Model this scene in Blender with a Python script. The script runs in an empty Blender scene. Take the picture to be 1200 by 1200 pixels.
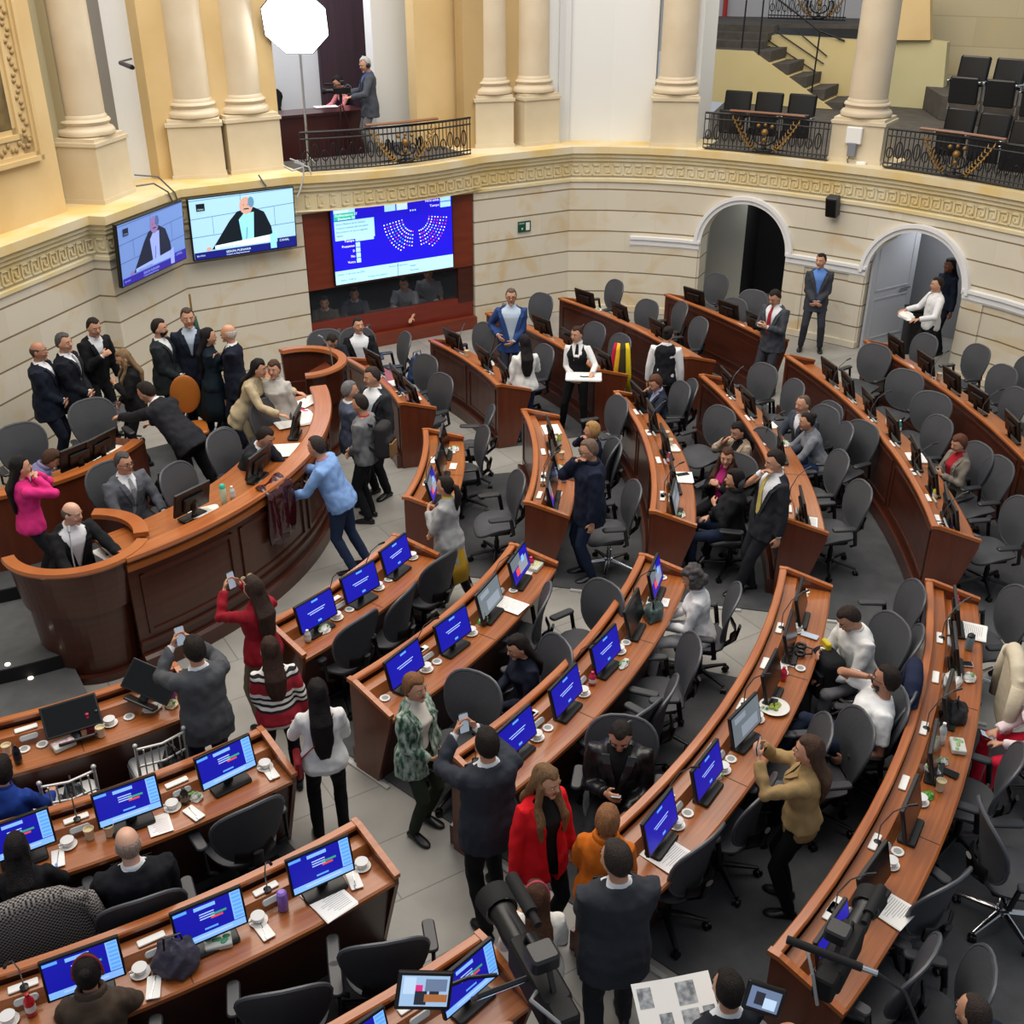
import bpy, bmesh, math, random
from mathutils import Vector, Matrix, Quaternion
random.seed(7)
SC = bpy.context.scene
COL = SC.collection
PI = math.pi
R = math.radians
# ------------------------------------------------------------------ camera
F = 1275.0
PITCH = math.atan(F / 2400.0)
HC = 6.4
CP, SP = math.cos(PITCH), math.sin(PITCH)
cam = bpy.data.cameras.new('camera'); cam.sensor_width = 36.0; cam.lens = 36.0 * F / 1200.0
cam.clip_start = 0.05; cam.clip_end = 200
camo = bpy.data.objects.new('camera', cam); COL.objects.link(camo)
camo.location = (0, 0, HC); camo.rotation_euler = (PI / 2 - PITCH, 0, 0)
SC.camera = camo
def ray(x, y):
    u = (x - 600) / F; v = (y - 600) / F
    return Vector((u, CP - v * SP, -SP - v * CP))
def at(x, y, z=0.0):
    d = ray(x, y); t = (z - HC) / d.z
    return Vector((d.x * t, d.y * t, z))
def onv(x, y, p, q):                       # hit of a sight line with the upright plane through p, q
    d = ray(x, y); e = Vector((q[0] - p[0], q[1] - p[1])); e.normalize(); n = Vector((-e.y, e.x))
    t = (p[0] * n.x + p[1] * n.y) / (d.x * n.x + d.y * n.y)
    return Vector((d.x * t, d.y * t, HC + d.z * t))
CX, CY = -6.3, 11.77                       # centre of the hemicycle
def pol(r, a, z=0.0): return Vector((CX + r * math.cos(R(a)), CY + r * math.sin(R(a)), z))
def topol(v): return (math.hypot(v.x - CX, v.y - CY), math.degrees(math.atan2(v.y - CY, v.x - CX)))
# ------------------------------------------------------------------ materials
def lin(h):
    h = h.lstrip('#'); c = [int(h[i:i + 2], 16) / 255 for i in (0, 2, 4)]
    return tuple((x / 12.92 if x <= .04045 else ((x + .055) / 1.055) ** 2.4) for x in c) + (1,)
MATS = {}
def mat(name, col, rough=.6, metal=0, spec=.5, emit=0, col2=None, scale=8, stretch=(1, 1, 1), bump=0, bscale=None, alpha=1, coat=0, detail=4, uv=False, trans=0, contrast=1.0):
    if name in MATS: return MATS[name]
    m = bpy.data.materials.new(name); m.use_nodes = True; nt = m.node_tree; b = nt.nodes['Principled BSDF']
    c = lin(col)
    b.inputs['Base Color'].default_value = c; b.inputs['Roughness'].default_value = rough
    b.inputs['Metallic'].default_value = metal; b.inputs['Specular IOR Level'].default_value = spec
    b.inputs['Coat Weight'].default_value = coat; b.inputs['Coat Roughness'].default_value = .12
    if alpha < 1: b.inputs['Alpha'].default_value = alpha
    if trans: b.inputs['Transmission Weight'].default_value = trans
    if emit:
        b.inputs['Emission Color'].default_value = c; b.inputs['Emission Strength'].default_value = emit
    if col2 or bump:
        tc = nt.nodes.new('ShaderNodeTexCoord'); mp = nt.nodes.new('ShaderNodeMapping')
        mp.inputs['Scale'].default_value = stretch
        nt.links.new(tc.outputs['UV' if uv else 'Object'], mp.inputs[0])
        n = nt.nodes.new('ShaderNodeTexNoise'); n.inputs['Scale'].default_value = scale; n.inputs['Detail'].default_value = detail
        nt.links.new(mp.outputs[0], n.inputs['Vector'])
        if col2:
            r = nt.nodes.new('ShaderNodeValToRGB')
            r.color_ramp.elements[0].position = .5 - .22 / contrast; r.color_ramp.elements[1].position = .5 + .22 / contrast
            r.color_ramp.elements[0].color = c; r.color_ramp.elements[1].color = lin(col2)
            nt.links.new(n.outputs['Fac'], r.inputs[0]); nt.links.new(r.outputs[0], b.inputs['Base Color'])
        if bump:
            n2 = n
            if bscale:
                n2 = nt.nodes.new('ShaderNodeTexNoise'); n2.inputs['Scale'].default_value = bscale; n2.inputs['Detail'].default_value = 3
                nt.links.new(mp.outputs[0], n2.inputs['Vector'])
            bp = nt.nodes.new('ShaderNodeBump'); bp.inputs['Strength'].default_value = bump; bp.inputs['Distance'].default_value = .02
            nt.links.new(n2.outputs['Fac'], bp.inputs['Height']); nt.links.new(bp.outputs[0], b.inputs['Normal'])
    MATS[name] = m
    return m
def stone_blocks(name, c1, c2, c3, rowh=.38, bw=1.1, mortar='#7d6d52'):
    m = bpy.data.materials.new(name); m.use_nodes = True; nt = m.node_tree; b = nt.nodes['Principled BSDF']
    b.inputs['Roughness'].default_value = .62
    uv = nt.nodes.new('ShaderNodeTexCoord')
    br = nt.nodes.new('ShaderNodeTexBrick'); br.inputs['Scale'].default_value = 1.0
    br.inputs['Brick Width'].default_value = bw; br.inputs['Row Height'].default_value = rowh
    br.inputs['Mortar Size'].default_value = .004; br.inputs['Mortar Smooth'].default_value = .1; br.inputs['Bias'].default_value = -.25
    br.inputs['Color1'].default_value = lin(c1); br.inputs['Color2'].default_value = lin(c2); br.inputs['Mortar'].default_value = lin(c2)
    nt.links.new(uv.outputs['UV'], br.inputs['Vector'])
    n = nt.nodes.new('ShaderNodeTexNoise'); n.inputs['Scale'].default_value = 1.3; n.inputs['Detail'].default_value = 5; n.inputs['Distortion'].default_value = 1.2
    nt.links.new(uv.outputs['UV'], n.inputs['Vector'])
    r = nt.nodes.new('ShaderNodeValToRGB'); r.color_ramp.elements[0].position = .54; r.color_ramp.elements[1].position = .72
    r.color_ramp.elements[0].color = (0, 0, 0, 1); r.color_ramp.elements[1].color = (.75, .75, .75, 1)
    nt.links.new(n.outputs['Fac'], r.inputs[0])
    mx = nt.nodes.new('ShaderNodeMixRGB'); nt.links.new(r.outputs[0], mx.inputs[0]); nt.links.new(br.outputs['Color'], mx.inputs[1]); mx.inputs[2].default_value = lin(c3)
    # long level joints between the courses
    sp = nt.nodes.new('ShaderNodeSeparateXYZ'); nt.links.new(uv.outputs['UV'], sp.inputs[0])
    md = nt.nodes.new('ShaderNodeMath'); md.operation = 'PINGPONG'; md.inputs[1].default_value = rowh / 2
    nt.links.new(sp.outputs['Y'], md.inputs[0])
    lt = nt.nodes.new('ShaderNodeMath'); lt.operation = 'LESS_THAN'; lt.inputs[1].default_value = .012
    nt.links.new(md.outputs[0], lt.inputs[0])
    mx2 = nt.nodes.new('ShaderNodeMixRGB'); nt.links.new(lt.outputs[0], mx2.inputs[0]); nt.links.new(mx.outputs[0], mx2.inputs[1]); mx2.inputs[2].default_value = lin(mortar)
    nt.links.new(mx2.outputs[0], b.inputs['Base Color'])
    bp = nt.nodes.new('ShaderNodeBump'); bp.inputs['Strength'].default_value = .15; nt.links.new(n.outputs['Fac'], bp.inputs['Height']); nt.links.new(bp.outputs[0], b.inputs['Normal'])
    MATS[name] = m
    return m
# ------------------------------------------------------------------ mesh builder
class MB:
    def __init__(s): s.v = []; s.f = []; s.m = []; s.uv = {}
    def face(s, idx, mi=0, uvs=None):
        if uvs: s.uv[len(s.f)] = uvs
        s.f.append(tuple(idx)); s.m.append(mi)
    def poly(s, pts, mi=0, uvs=None):
        k = len(s.v); s.v += [Vector(p) for p in pts]; s.face(range(k, k + len(pts)), mi, uvs)
    def box(s, c, d, rz=0, mi=0, M=None, taper=1.0):
        k = len(s.v); hx, hy, hz = d[0] / 2, d[1] / 2, d[2] / 2
        m = Matrix.Rotation(rz, 3, 'Z')
        for z in (-hz, hz):
            t = taper if z > 0 else 1
            for x, y in ((-hx, -hy), (hx, -hy), (hx, hy), (-hx, hy)):
                p = Vector(c) + m @ Vector((x * t, y * t, z)); s.v.append(M @ p if M else p)
        for q in ((3, 2, 1, 0), (4, 5, 6, 7), (0, 1, 5, 4), (1, 2, 6, 5), (2, 3, 7, 6), (3, 0, 4, 7)): s.face([k + i for i in q], mi)
        return s
    def rbox(s, c, d, r=.01, rz=0, mi=0, M=None, n=3):      # box with rounded plan corners and softened top
        hx, hy, hz = d[0] / 2, d[1] / 2, d[2] / 2
        def ring(ins, z):
            o = []
            for qx, qy, a0 in ((1, 1, 0), (-1, 1, 90), (-1, -1, 180), (1, -1, 270)):
                for i in range(n + 1):
                    a = R(a0 + 90 * i / n); o.append(Vector((qx * (hx - r) + (r - ins) * math.cos(a), qy * (hy - r) + (r - ins) * math.sin(a), z)))
            return o
        e = min(r * .5, hz * .6)
        m = Matrix.Rotation(rz, 3, 'Z')
        rings = [ring(e * .9, -hz), ring(0, -hz + e), ring(0, hz - e), ring(e * .9, hz)]
        rings = [[Vector(c) + m @ p for p in q] for q in rings]
        if M: rings = [[M @ p for p in q] for q in rings]
        s.rings(rings, mi=mi); return s
    def rings(s, rs, mi=0, cap0=True, cap1=True, closed=True, uvs=False):
        k = len(s.v); n = len(rs[0])
        for r in rs: s.v += [Vector(p) for p in r]
        for i in range(len(rs) - 1):
            for j in range(n if closed else n - 1):
                a = k + i * n + j; b = k + i * n + (j + 1) % n
                s.face((a, b, b + n, a + n), mi)
        if cap0: s.face([k + j for j in range(n)][::-1], mi)
        if cap1: s.face([k + (len(rs) - 1) * n + j for j in range(n)], mi)
        return s
    def tube(s, pts, rad, n=8, mi=0, flat=1.0, up=None, cap=True):
        pts = [Vector(p) for p in pts]; L = len(pts)
        if not hasattr(rad, '__len__'): rad = [rad] * L
        t = (pts[1] - pts[0]).normalized()
        u = Vector(up) if up else (Vector((0, 0, 1)) if abs(t.z) < .9 else Vector((0, 1, 0)))
        rs = []
        for i, p in enumerate(pts):
            t = (pts[min(i + 1, L - 1)] - pts[max(i - 1, 0)])
            t = t.normalized() if t.length > 1e-9 else Vector((0, 0, 1))
            a = t.cross(u)
            if a.length < 1e-5: a = t.cross(Vector((1, 0, .01)))
            a.normalize(); b = a.cross(t).normalized(); u = b
            r = rad[i]; rx, ry = (r if hasattr(r, '__len__') else (r, r * flat))
            rs.append([p + a * math.cos(2 * PI * j / n) * rx + b * math.sin(2 * PI * j / n) * ry for j in range(n)])
        s.rings(rs, mi, cap, cap); return s
    def lathe(s, prof, n=20, c=(0, 0, 0), mi=0, M=None, cap=True):
        rs = []
        for r, z in prof:
            q = [Vector(c) + Vector((r * math.cos(2 * PI * j / n), r * math.sin(2 * PI * j / n), z)) for j in range(n)]
            rs.append([M @ p for p in q] if M else q)
        s.rings(rs, mi, cap, cap); return s
    def ball(s, c, r, n=12, m=8, mi=0, M=None, f=None):
        if not hasattr(r, '__len__'): r = (r, r, r)
        rs = []
        for i in range(m + 1):
            a = -PI / 2 + PI * (i + .0) / m
            ca = max(math.cos(a), .02)
            q = []
            for j in range(n):
                p = Vector((r[0] * ca * math.cos(2 * PI * j / n), r[1] * ca * math.sin(2 * PI * j / n), r[2] * math.sin(a)))
                if f: p = f(p)
                q.append(Vector(c) + (M @ p if M else p))
            rs.append(q)
        s.rings(rs, mi); return s
    def prism(s, pts, d, mi=0):            # polygon (3D, planar) pushed by vector d
        d = Vector(d); k = len(s.v); n = len(pts)
        s.v += [Vector(p) for p in pts] + [Vector(p) + d for p in pts]
        s.face(range(k, k + n), mi); s.face([k + n + i for i in range(n)][::-1], mi)
        for i in range(n): j = (i + 1) % n; s.face((k + j, k + i, k + n + i, k + n + j), mi)
        return s
    def arc(s, prof, r0, a0, a1, st=2.0, mi=0, ends=True):   # closed profile of (dr, z) swept about the hemicycle centre
        n = max(1, int(abs(a1 - a0) / st + .5)); m = len(prof); k = len(s.v)
        ln = [0]
        for i in range(m): ln.append(ln[-1] + math.dist(prof[i], prof[(i + 1) % m]))
        for i in range(n + 1):
            a = a0 + (a1 - a0) * i / n
            for dr, z in prof: s.v.append(pol(r0 + dr, a, z))
        for i in range(n):
            for j in range(m):
                A = k + i * m + j; B = k + i * m + (j + 1) % m
                u0 = R(a0 + (a1 - a0) * i / n) * r0; u1 = R(a0 + (a1 - a0) * (i + 1) / n) * r0
                s.face((B, A, A + m, B + m), mi, [(u0, ln[j + 1]), (u0, ln[j]), (u1, ln[j]), (u1, ln[j + 1])])
        if ends: s.face(range(k, k + m), mi); s.face([k + n * m + j for j in range(m)][::-1], mi)
        return s
    def build(s, name, mats, parent=None, smooth=False, flip=False):
        me = bpy.data.meshes.new(name); me.from_pydata([tuple(p) for p in s.v], [], s.f)
        if not isinstance(mats, (list, tuple)): mats = [mats]
        for m in mats: me.materials.append(m)
        me.polygons.foreach_set('material_index', s.m)
        if s.uv:
            ul = me.uv_layers.new(name='uv')
            for fi, uvs in s.uv.items():
                for li, q in zip(me.polygons[fi].loop_indices, uvs): ul.data[li].uv = q
        bm = bmesh.new(); bm.from_mesh(me); bmesh.ops.recalc_face_normals(bm, faces=bm.faces); bm.to_mesh(me); bm.free()
        if smooth:
            me.polygons.foreach_set('use_smooth', [True] * len(me.polygons))
            if smooth != 'all':
                me.set_sharp_from_angle(angle=R(40))
        o = bpy.data.objects.new(name, me); COL.objects.link(o)
        if parent: o.parent = parent
        return o
def empty(name, loc=(0, 0, 0), rz=0.0, parent=None):
    o = bpy.data.objects.new(name, None); COL.objects.link(o); o.location = loc; o.rotation_euler = (0, 0, rz); o.empty_display_size = .1
    if parent: o.parent = parent
    return o
def tag(o, label=None, cat=None, group=None, kind=None):
    if label: o['label'] = label
    if cat: o['category'] = cat
    if group: o['group'] = group
    if kind: o['kind'] = kind
    return o
KIDS = {}
def copy_tree(o, parent=None):
    c = o.copy(); COL.objects.link(c)
    if parent: c.parent = parent
    for ch in KIDS.get(o.name) or [x for x in o.children]: copy_tree(ch, c)
    return c
def thing(name, label, cat, loc=(0, 0, 0), rz=0, group=None):
    return tag(empty(name, loc, rz), label, cat, group)
def place(proto, loc, rz, label, group=None, scale=None):
    o = copy_tree(proto) if proto.get('used') else proto
    proto['used'] = 1
    if o is not proto and 'used' in o: del o['used']
    o.location = loc; o.rotation_euler = (0, 0, rz); o['label'] = label
    if group: o['group'] = group
    if scale: o.scale = (scale,) * 3
    return o
ORD = ['first', 'second', 'third', 'fourth', 'fifth', 'sixth', 'seventh', 'eighth', 'ninth', 'tenth', 'eleventh', 'twelfth']
def face_dir(v):      # rotation that turns local +Y towards the vector
    return math.atan2(v[1], v[0]) - PI / 2
# palette
wood_top = mat('wood_worktop', '#8a4a1e', .30, col2='#a86432', scale=1.5, stretch=(1.2, 26, 1), uv=True, coat=.35, detail=6)
wood_rim = mat('wood_rim', '#964e22', .3, col2='#b26a36', scale=1.5, stretch=(1.2, 20, 1), uv=True, coat=.4)
wood_pan = mat('wood_panel', '#3f1c12', .33, col2='#502718', scale=1.2, stretch=(1, 14, 1), uv=True, coat=.3)
wood_end = mat('wood_end_panel', '#582614', .35, col2='#6a321b', scale=2.2, stretch=(6, 6, .6), coat=.3)
wood_dark = mat('wood_dark', '#3a1a12', .4, col2='#4a2216', scale=3, stretch=(1, 1, 5), coat=.2)
black = mat('black_plastic', '#0c0d0f', .38)
blackm = mat('black_matte', '#0b0b0d', .8)
grey_mesh = mat('chair_mesh', '#414348', .6, bump=.35, bscale=190)
grey_frame = mat('chair_frame', '#4a4d53', .33)
arm_pad = mat('arm_pad', '#2a2c30', .35)
chrome = mat('chrome', '#c9ccd0', .18, metal=1)
silver = mat('silver_paint', '#c3c4c2', .35, metal=.3)
white = mat('white_plain', '#e9e9e6', .55)
paper = mat('paper_white', '#f1f0ec', .7)
ink = mat('printed_grey', '#8d929a', .7)
marble = mat('stone_floor', '#8f8d88', .45, col2='#a3a19b', scale=2.2, detail=8)
carpet = mat('carpet', '#3b3d40', .95, col2='#515356', scale=3.5, detail=9, bump=.3, bscale=120)
glass_clear = mat('clear_plastic', '#dfe6ea', .08, alpha=.35)
# ================================================================== architecture
ZL = 3.05
wall_st = stone_blocks('wall_stone', '#d8d1c0', '#cdc5b1', '#cfb484')
gold_st = mat('gold_stone', '#cdb07a', .6, col2='#dabf8c', scale=.9, detail=6, contrast=1.3)
col_st = mat('column_stone', '#c8b79b', .5, col2='#d5c8af', scale=1.6, detail=8)
ped_st = mat('pedestal_stone', '#cbbda0', .6, col2='#d8ccb2', scale=1.8, detail=6)
yel_st = mat('ledge_stone', '#ddd2b4', .55, col2='#dcc07c', scale=1.5, detail=7, contrast=1.6)
frz_st = mat('frieze_stone', '#e2d8b8', .6, col2='#dcc78e', scale=1.4, detail=7, contrast=1.4)
plaster = mat('white_plaster', '#dcdedd', .75)
plaster_w = mat('white_moulding', '#e6e7e8', .5)
grey_w = mat('grey_wall', '#a3a39a', .8)
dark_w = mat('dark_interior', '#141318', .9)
stair_dk = mat('gallery_carpet', '#48443f', .95, col2='#5a554e', scale=5)
beige_w = mat('gallery_beige', '#d6c48b', .7, col2='#dccb96', scale=1)
beige_b = stone_blocks('gallery_blocks', '#cbbf9c', '#bfb28d', '#cdb98a', rowh=.6, bw=1.6, mortar='#b8aa86')
iron = mat('wrought_iron', '#15161a', .45, metal=.3)
gold = mat('gilt', '#8a6a36', .45, metal=.5)
WL = [(-9.2, 3.4), (-6.34, 13.17), (-5.81, 14.97), (-5.57, 14.92), (-5.06, 16.61), (-3.43, 17.68), (-0.73, 19.31), (1.06, 20.34)]
WR = [(1.06, 20.34), (1.75, 20.33), (2.46, 20.22), (3.13, 20.02), (3.77, 19.72), (4.55, 19.25), (5.25, 18.74), (5.75, 18.36), (6.25, 17.93), (6.95, 17.18), (7.61, 16.3), (8.05, 15.5), (8.6, 14.2), (9.2, 12.3), (9.6, 10)]
WP = [Vector(p) for p in WL + WR[1:]]
WS = [0.0]
for i in range(len(WP) - 1): WS.append(WS[-1] + (WP[i + 1] - WP[i]).length)
S0 = WS[1]                                    # arc length used while measuring started here
def wnorm(i):
    e = WP[i + 1] - WP[i]; return Vector((-e.y, e.x)).normalized()
def wpt(s, d=0.0, z=0.0, dens=True):          # point at length s (from S0) and distance d behind the wall face
    s += S0
    for i in range(len(WP) - 1):
        if s <= WS[i + 1] + 1e-9 or i == len(WP) - 2: break
    t = (s - WS[i]) / (WS[i + 1] - WS[i]); p = WP[i].lerp(WP[i + 1], t)
    n = wnorm(i)
    if i >= 7 or True:                        # mitre near the corners
        def cor(k, base):
            a, b = wnorm(k - 1), wnorm(k); m = (a + b).normalized(); return m / max(.4, m.dot(base))
        n0 = cor(i, n) if i > 0 else n; n1 = cor(i + 1, n) if i + 2 < len(WP) else n
        n = n0.lerp(n1, t)
    return Vector((p.x + n.x * d, p.y + n.y * d, z))
def wstations(s0, s1, step=.25, extra=()):
    st = {round(s0, 4), round(s1, 4)} | {round(x, 4) for x in extra if s0 < x < s1}
    for a in WS:
        if s0 < a - S0 < s1: st.add(round(a - S0, 4))
    k = s0
    while k < s1: st.add(round(k, 4)); k += step
    o = sorted(st); r = [o[0]]
    for x in o[1:]:
        if x - r[-1] > .004: r.append(x)
    return r
def sray(px, py, d=0.0):                      # (s, z) where a sight line meets the wall line pushed back by d
    st = wstations(-3, 24, .1); r = ray(px, py); best = None
    for a, b in zip(st, st[1:]):
        p, q = wpt(a, d), wpt(b, d)
        ex, ey = q.x - p.x, q.y - p.y; det = -r.x * ey + r.y * ex
        if abs(det) < 1e-9: continue
        t = (-p.x * ey + p.y * ex) / det
        k = ((r.x * t - p.x) * ex + (r.y * t - p.y) * ey) / (ex * ex + ey * ey)
        if -.001 <= k <= 1.001 and t > 0: best = (a + k * (b - a), HC + r.z * t)
    return best
def strip(mb, s0, s1, z0, z1, d=0.0, th=.25, mi=0, step=.3):       # upright slab following the wall line
    st = wstations(s0, s1, step)
    for a, b in zip(st, st[1:]):
        P = lambda s, dd, z: wpt(s, dd, z)
        mb.poly([P(a, d, z0), P(b, d, z0), P(b, d, z1), P(a, d, z1)], mi, [(a, z0), (b, z0), (b, z1), (a, z1)])
        mb.poly([P(b, d + th, z0), P(a, d + th, z0), P(a, d + th, z1), P(b, d + th, z1)], mi, [(a, z0), (b, z0), (b, z1), (a, z1)])
        mb.poly([P(a, d, z1), P(b, d, z1), P(b, d + th, z1), P(a, d + th, z1)], mi, [(a, z1), (b, z1), (b, z1 + th), (a, z1 + th)])
        mb.poly([P(a, d, z0), P(a, d + th, z0), P(b, d + th, z0), P(b, d, z0)], mi, [(a, z0), (a, z0 - th), (b, z0 - th), (b, z0)])
    for s in (s0, s1): mb.poly([wpt(s, d, z0), wpt(s, d, z1), wpt(s, d + th, z1), wpt(s, d + th, z0)], mi, [(s, z0), (s, z1), (s + th, z1), (s + th, z0)])
    return mb
def struct(name, mb, m, smooth=False): return tag(mb.build(name, m, None, smooth), kind='structure')
# floor
f = MB(); f.poly([(-14, -3, 0), (14, -3, 0), (14, 26, 0), (-14, 26, 0)])
fl = struct('floor', f, marble)
nt = marble.node_tree; b = nt.nodes['Principled BSDF']
tcn = nt.nodes.new('ShaderNodeTexCoord'); mpn = nt.nodes.new('ShaderNodeMapping'); mpn.inputs['Rotation'].default_value = (0, 0, R(-32))
brn = nt.nodes.new('ShaderNodeTexBrick'); brn.inputs['Scale'].default_value = 1; brn.inputs['Brick Width'].default_value = 1.2; brn.inputs['Row Height'].default_value = .6
brn.inputs['Mortar Size'].default_value = .006; brn.inputs['Color1'].default_value = (1, 1, 1, 1); brn.inputs['Color2'].default_value = (.9, .9, .9, 1); brn.inputs['Mortar'].default_value = (.55, .55, .55, 1)
nt.links.new(tcn.outputs['Object'], mpn.inputs[0]); nt.links.new(mpn.outputs[0], brn.inputs[0])
mm = nt.nodes.new('ShaderNodeMixRGB'); mm.blend_type = 'MULTIPLY'; mm.inputs[0].default_value = 1
old = b.inputs['Base Color'].links[0].from_socket
nt.links.new(old, mm.inputs[1]); nt.links.new(brn.outputs['Color'], mm.inputs[2]); nt.links.new(mm.outputs[0], b.inputs['Base Color'])
def carpet_area(i, r0, r1, a0, a1):
    m = MB(); m.arc([(0, .002), (r1 - r0, .002), (r1 - r0, .012), (0, .012)], r0, a0, a1); o = struct('trim_%d' % i, m, carpet)
carpet_area(1, 5.52, 16.0, -41.5, -20.5); carpet_area(2, 5.25, 14.6, -12.5, 12.5); carpet_area(3, 5.52, 16, -75, -49.8); carpet_area(4, 6.5, 10.9, 19.6, 42)
carpet_area(5, 8.2, 14.2, 12.5, 19.6)
st_ = MB()
for a, r0, r1 in ((-42.0, 5.9, 13), (-20.1, 5.9, 13), (-12.8, 6.5, 13)):
    e = pol(1, a) - pol(0, a); n = Vector((-e.y, e.x, 0))
    for q in range(5):
        ra = r0 + (r1 - r0) * q / 5 + .62; rb = ra + .55
        st_.prism([pol(ra, a, .001) + n * .02, pol(rb, a, .001) + n * .02, pol(rb, a, .001) - n * .02, pol(ra, a, .001) - n * .02], (0, 0, .02))
struct('trim_6', st_, silver)
# lower walls
m = MB(); strip(m, -9.5, 5.89, 0, 2.5); struct('wall_left', m, wall_st)
m = MB(); strip(m, 9.06, 11.10, 0, 2.5); struct('wall_back', m, wall_st)
SA = [(14.32, .80, 1.40, .80), (17.46, .85, 1.36, .80)]
m = MB()
ex = []
for c, hw, sp, hh in SA: ex += [c + hw * math.cos(PI * k / 24) for k in range(25)]
sts = wstations(11.10, 27, .3, ex)
def zlow(s, e):
    for c, hw, sp, hh in SA:
        if abs(s - c) < hw + 1e-6:
            if abs(s - c) > hw - 1e-3: return sp if e * (c - s) > 0 else 0
            return sp + hh * math.sqrt(max(0, 1 - ((s - c) / hw) ** 2))
    return 0
for a, b in zip(sts, sts[1:]):
    za, zb = zlow(a, 1), zlow(b, -1)
    m.poly([wpt(a, 0, za), wpt(b, 0, zb), wpt(b, 0, 2.5), wpt(a, 0, 2.5)], 0, [(a, za), (b, zb), (b, 2.5), (a, 2.5)])
for c, hw, sp, hh in SA:                     # soffits and jambs, 0.45 deep
    pr = [(c - hw, 0)] + [(c - hw * math.cos(PI * k / 24), sp + hh * math.sin(PI * k / 24)) for k in range(25)] + [(c + hw, 0)]
    for (s1, z1), (s2, z2) in zip(pr, pr[1:]):
        m.poly([wpt(s1, 0, z1), wpt(s2, 0, z2), wpt(s2, .45, z2), wpt(s1, .45, z1)], 0, [(0, z1), (0, z2), (.45, z2), (.45, z1)])
struct('wall_right', m, wall_st)
# cornice under the balconies
def bulge(s): return .30 * math.sin(PI * (s - 5.75) / 3.4) ** .8 if 5.75 < s < 9.15 else 0
CPRO = [(0, 2.42), (-.03, 2.42), (-.03, 2.47), (-.015, 2.49), (-.015, 2.76), (-.06, 2.79), (-.06, 2.83), (-.10, 2.86), (-.10, 2.92), (-.15, 2.935), (-.15, 3.05), (1.1, 3.05), (1.1, 2.8), (0, 2.8)]
def cornice(name, s0, s1):
    m = MB(); st = wstations(s0, s1, .15); k = len(CPRO)
    for s in st:
        for d, z in CPRO: m.v.append(wpt(s, d - (bulge(s) if d <= 0 and z > 2.42 else 0), z))
    cum = [0]
    for j in range(k): cum.append(cum[-1] + math.dist(CPRO[j], CPRO[(j + 1) % k]))
    for i in range(len(st) - 1):
        for j in range(k):
            A = i * k + j; B = i * k + (j + 1) % k
            m.face((A, B, B + k, A + k), 0 if j >= 8 else 1, [(st[i], cum[j]), (st[i], cum[j + 1]), (st[i + 1], cum[j + 1]), (st[i + 1], cum[j])])
    return struct(name, m, [yel_st, frz_st])
cornice('trim_7', -9.5, 26.5)
m = MB()                                      # key pattern carved into the frieze
s = -3.0
while s < 22:
    d = -.02 - bulge(s)
    def kb(sa, sb, za, zb):
        p = [wpt(sa, d, za), wpt(sb, d, za), wpt(sb, d, zb), wpt(sa, d, zb)]; n = (wpt(sa, d - .02, za) - wpt(sa, d, za)); m.prism(p, n)
    kb(s, s + .02, 2.53, 2.72); kb(s, s + .15, 2.70, 2.72); kb(s + .13, s + .15, 2.58, 2.72); kb(s + .06, s + .15, 2.58, 2.60); kb(s + .06, s + .08, 2.58, 2.65); kb(s, s + .18, 2.53, 2.55)
    s += .19
struct('trim_8', m, frz_st)
# white archivolts and imposts
m = MB()
for c, hw, sp, hh in SA:
    for w0, w1, dd in ((0, .07, -.05), (.07, .13, -.085)):
        N = 28; prev = None
        for k in range(N + 1):
            a = PI * k / N
            q = [(c - (hw + w) * math.cos(a), sp + (hh + w) * math.sin(a)) for w in (w0, w1)]
            if prev:
                for (A, B, da, db) in ((prev[0], prev[1], dd, dd),):
                    m.prism([wpt(A[0], dd, A[1]), wpt(B[0], dd, B[1]), wpt(q[1][0], dd, q[1][1]), wpt(q[0][0], dd, q[0][1])], wpt(A[0], .02, A[1]) - wpt(A[0], dd, A[1]))
            prev = q
for a, b in ((12.2, 13.5), (15.14, 16.6), (18.33, 24)):
    strip(m, a, b, 1.30, 1.40, -.05, .08); strip(m, a, b, 1.40, 1.45, -.08, .12); strip(m, a - .0, b, 1.27, 1.30, -.03, .06)
struct('trim_9', m, plaster_w)
m = MB()
for a, b in ((12.22, 13.48), (15.16, 15.5), (16.3, 16.58), (18.35, 18.7), (19.6, 22)): strip(m, a, b, 0, 1.28, -.025, .04)
strip(m, 11.2, 13.5, 0, .12, -.06, .08); strip(m, 15.12, 16.6, 0, .12, -.06, .08); strip(m, 18.33, 24, 0, .12, -.06, .08)
struct('trim_10', m, wall_st)
# rooms behind the arches
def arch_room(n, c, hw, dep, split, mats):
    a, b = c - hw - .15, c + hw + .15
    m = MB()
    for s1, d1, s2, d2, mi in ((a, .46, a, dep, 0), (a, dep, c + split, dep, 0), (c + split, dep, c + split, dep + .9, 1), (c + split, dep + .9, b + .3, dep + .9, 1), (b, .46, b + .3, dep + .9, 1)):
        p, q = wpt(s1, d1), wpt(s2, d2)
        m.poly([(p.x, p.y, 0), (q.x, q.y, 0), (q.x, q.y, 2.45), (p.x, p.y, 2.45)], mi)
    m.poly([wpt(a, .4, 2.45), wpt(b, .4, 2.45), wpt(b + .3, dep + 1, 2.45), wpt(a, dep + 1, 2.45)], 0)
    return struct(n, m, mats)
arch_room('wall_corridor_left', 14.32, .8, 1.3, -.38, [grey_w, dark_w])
arch_room('wall_corridor_right', 17.46, .85, 1.7, .62, [mat('corridor_grey', '#8d9096', .8), dark_w])
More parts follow.
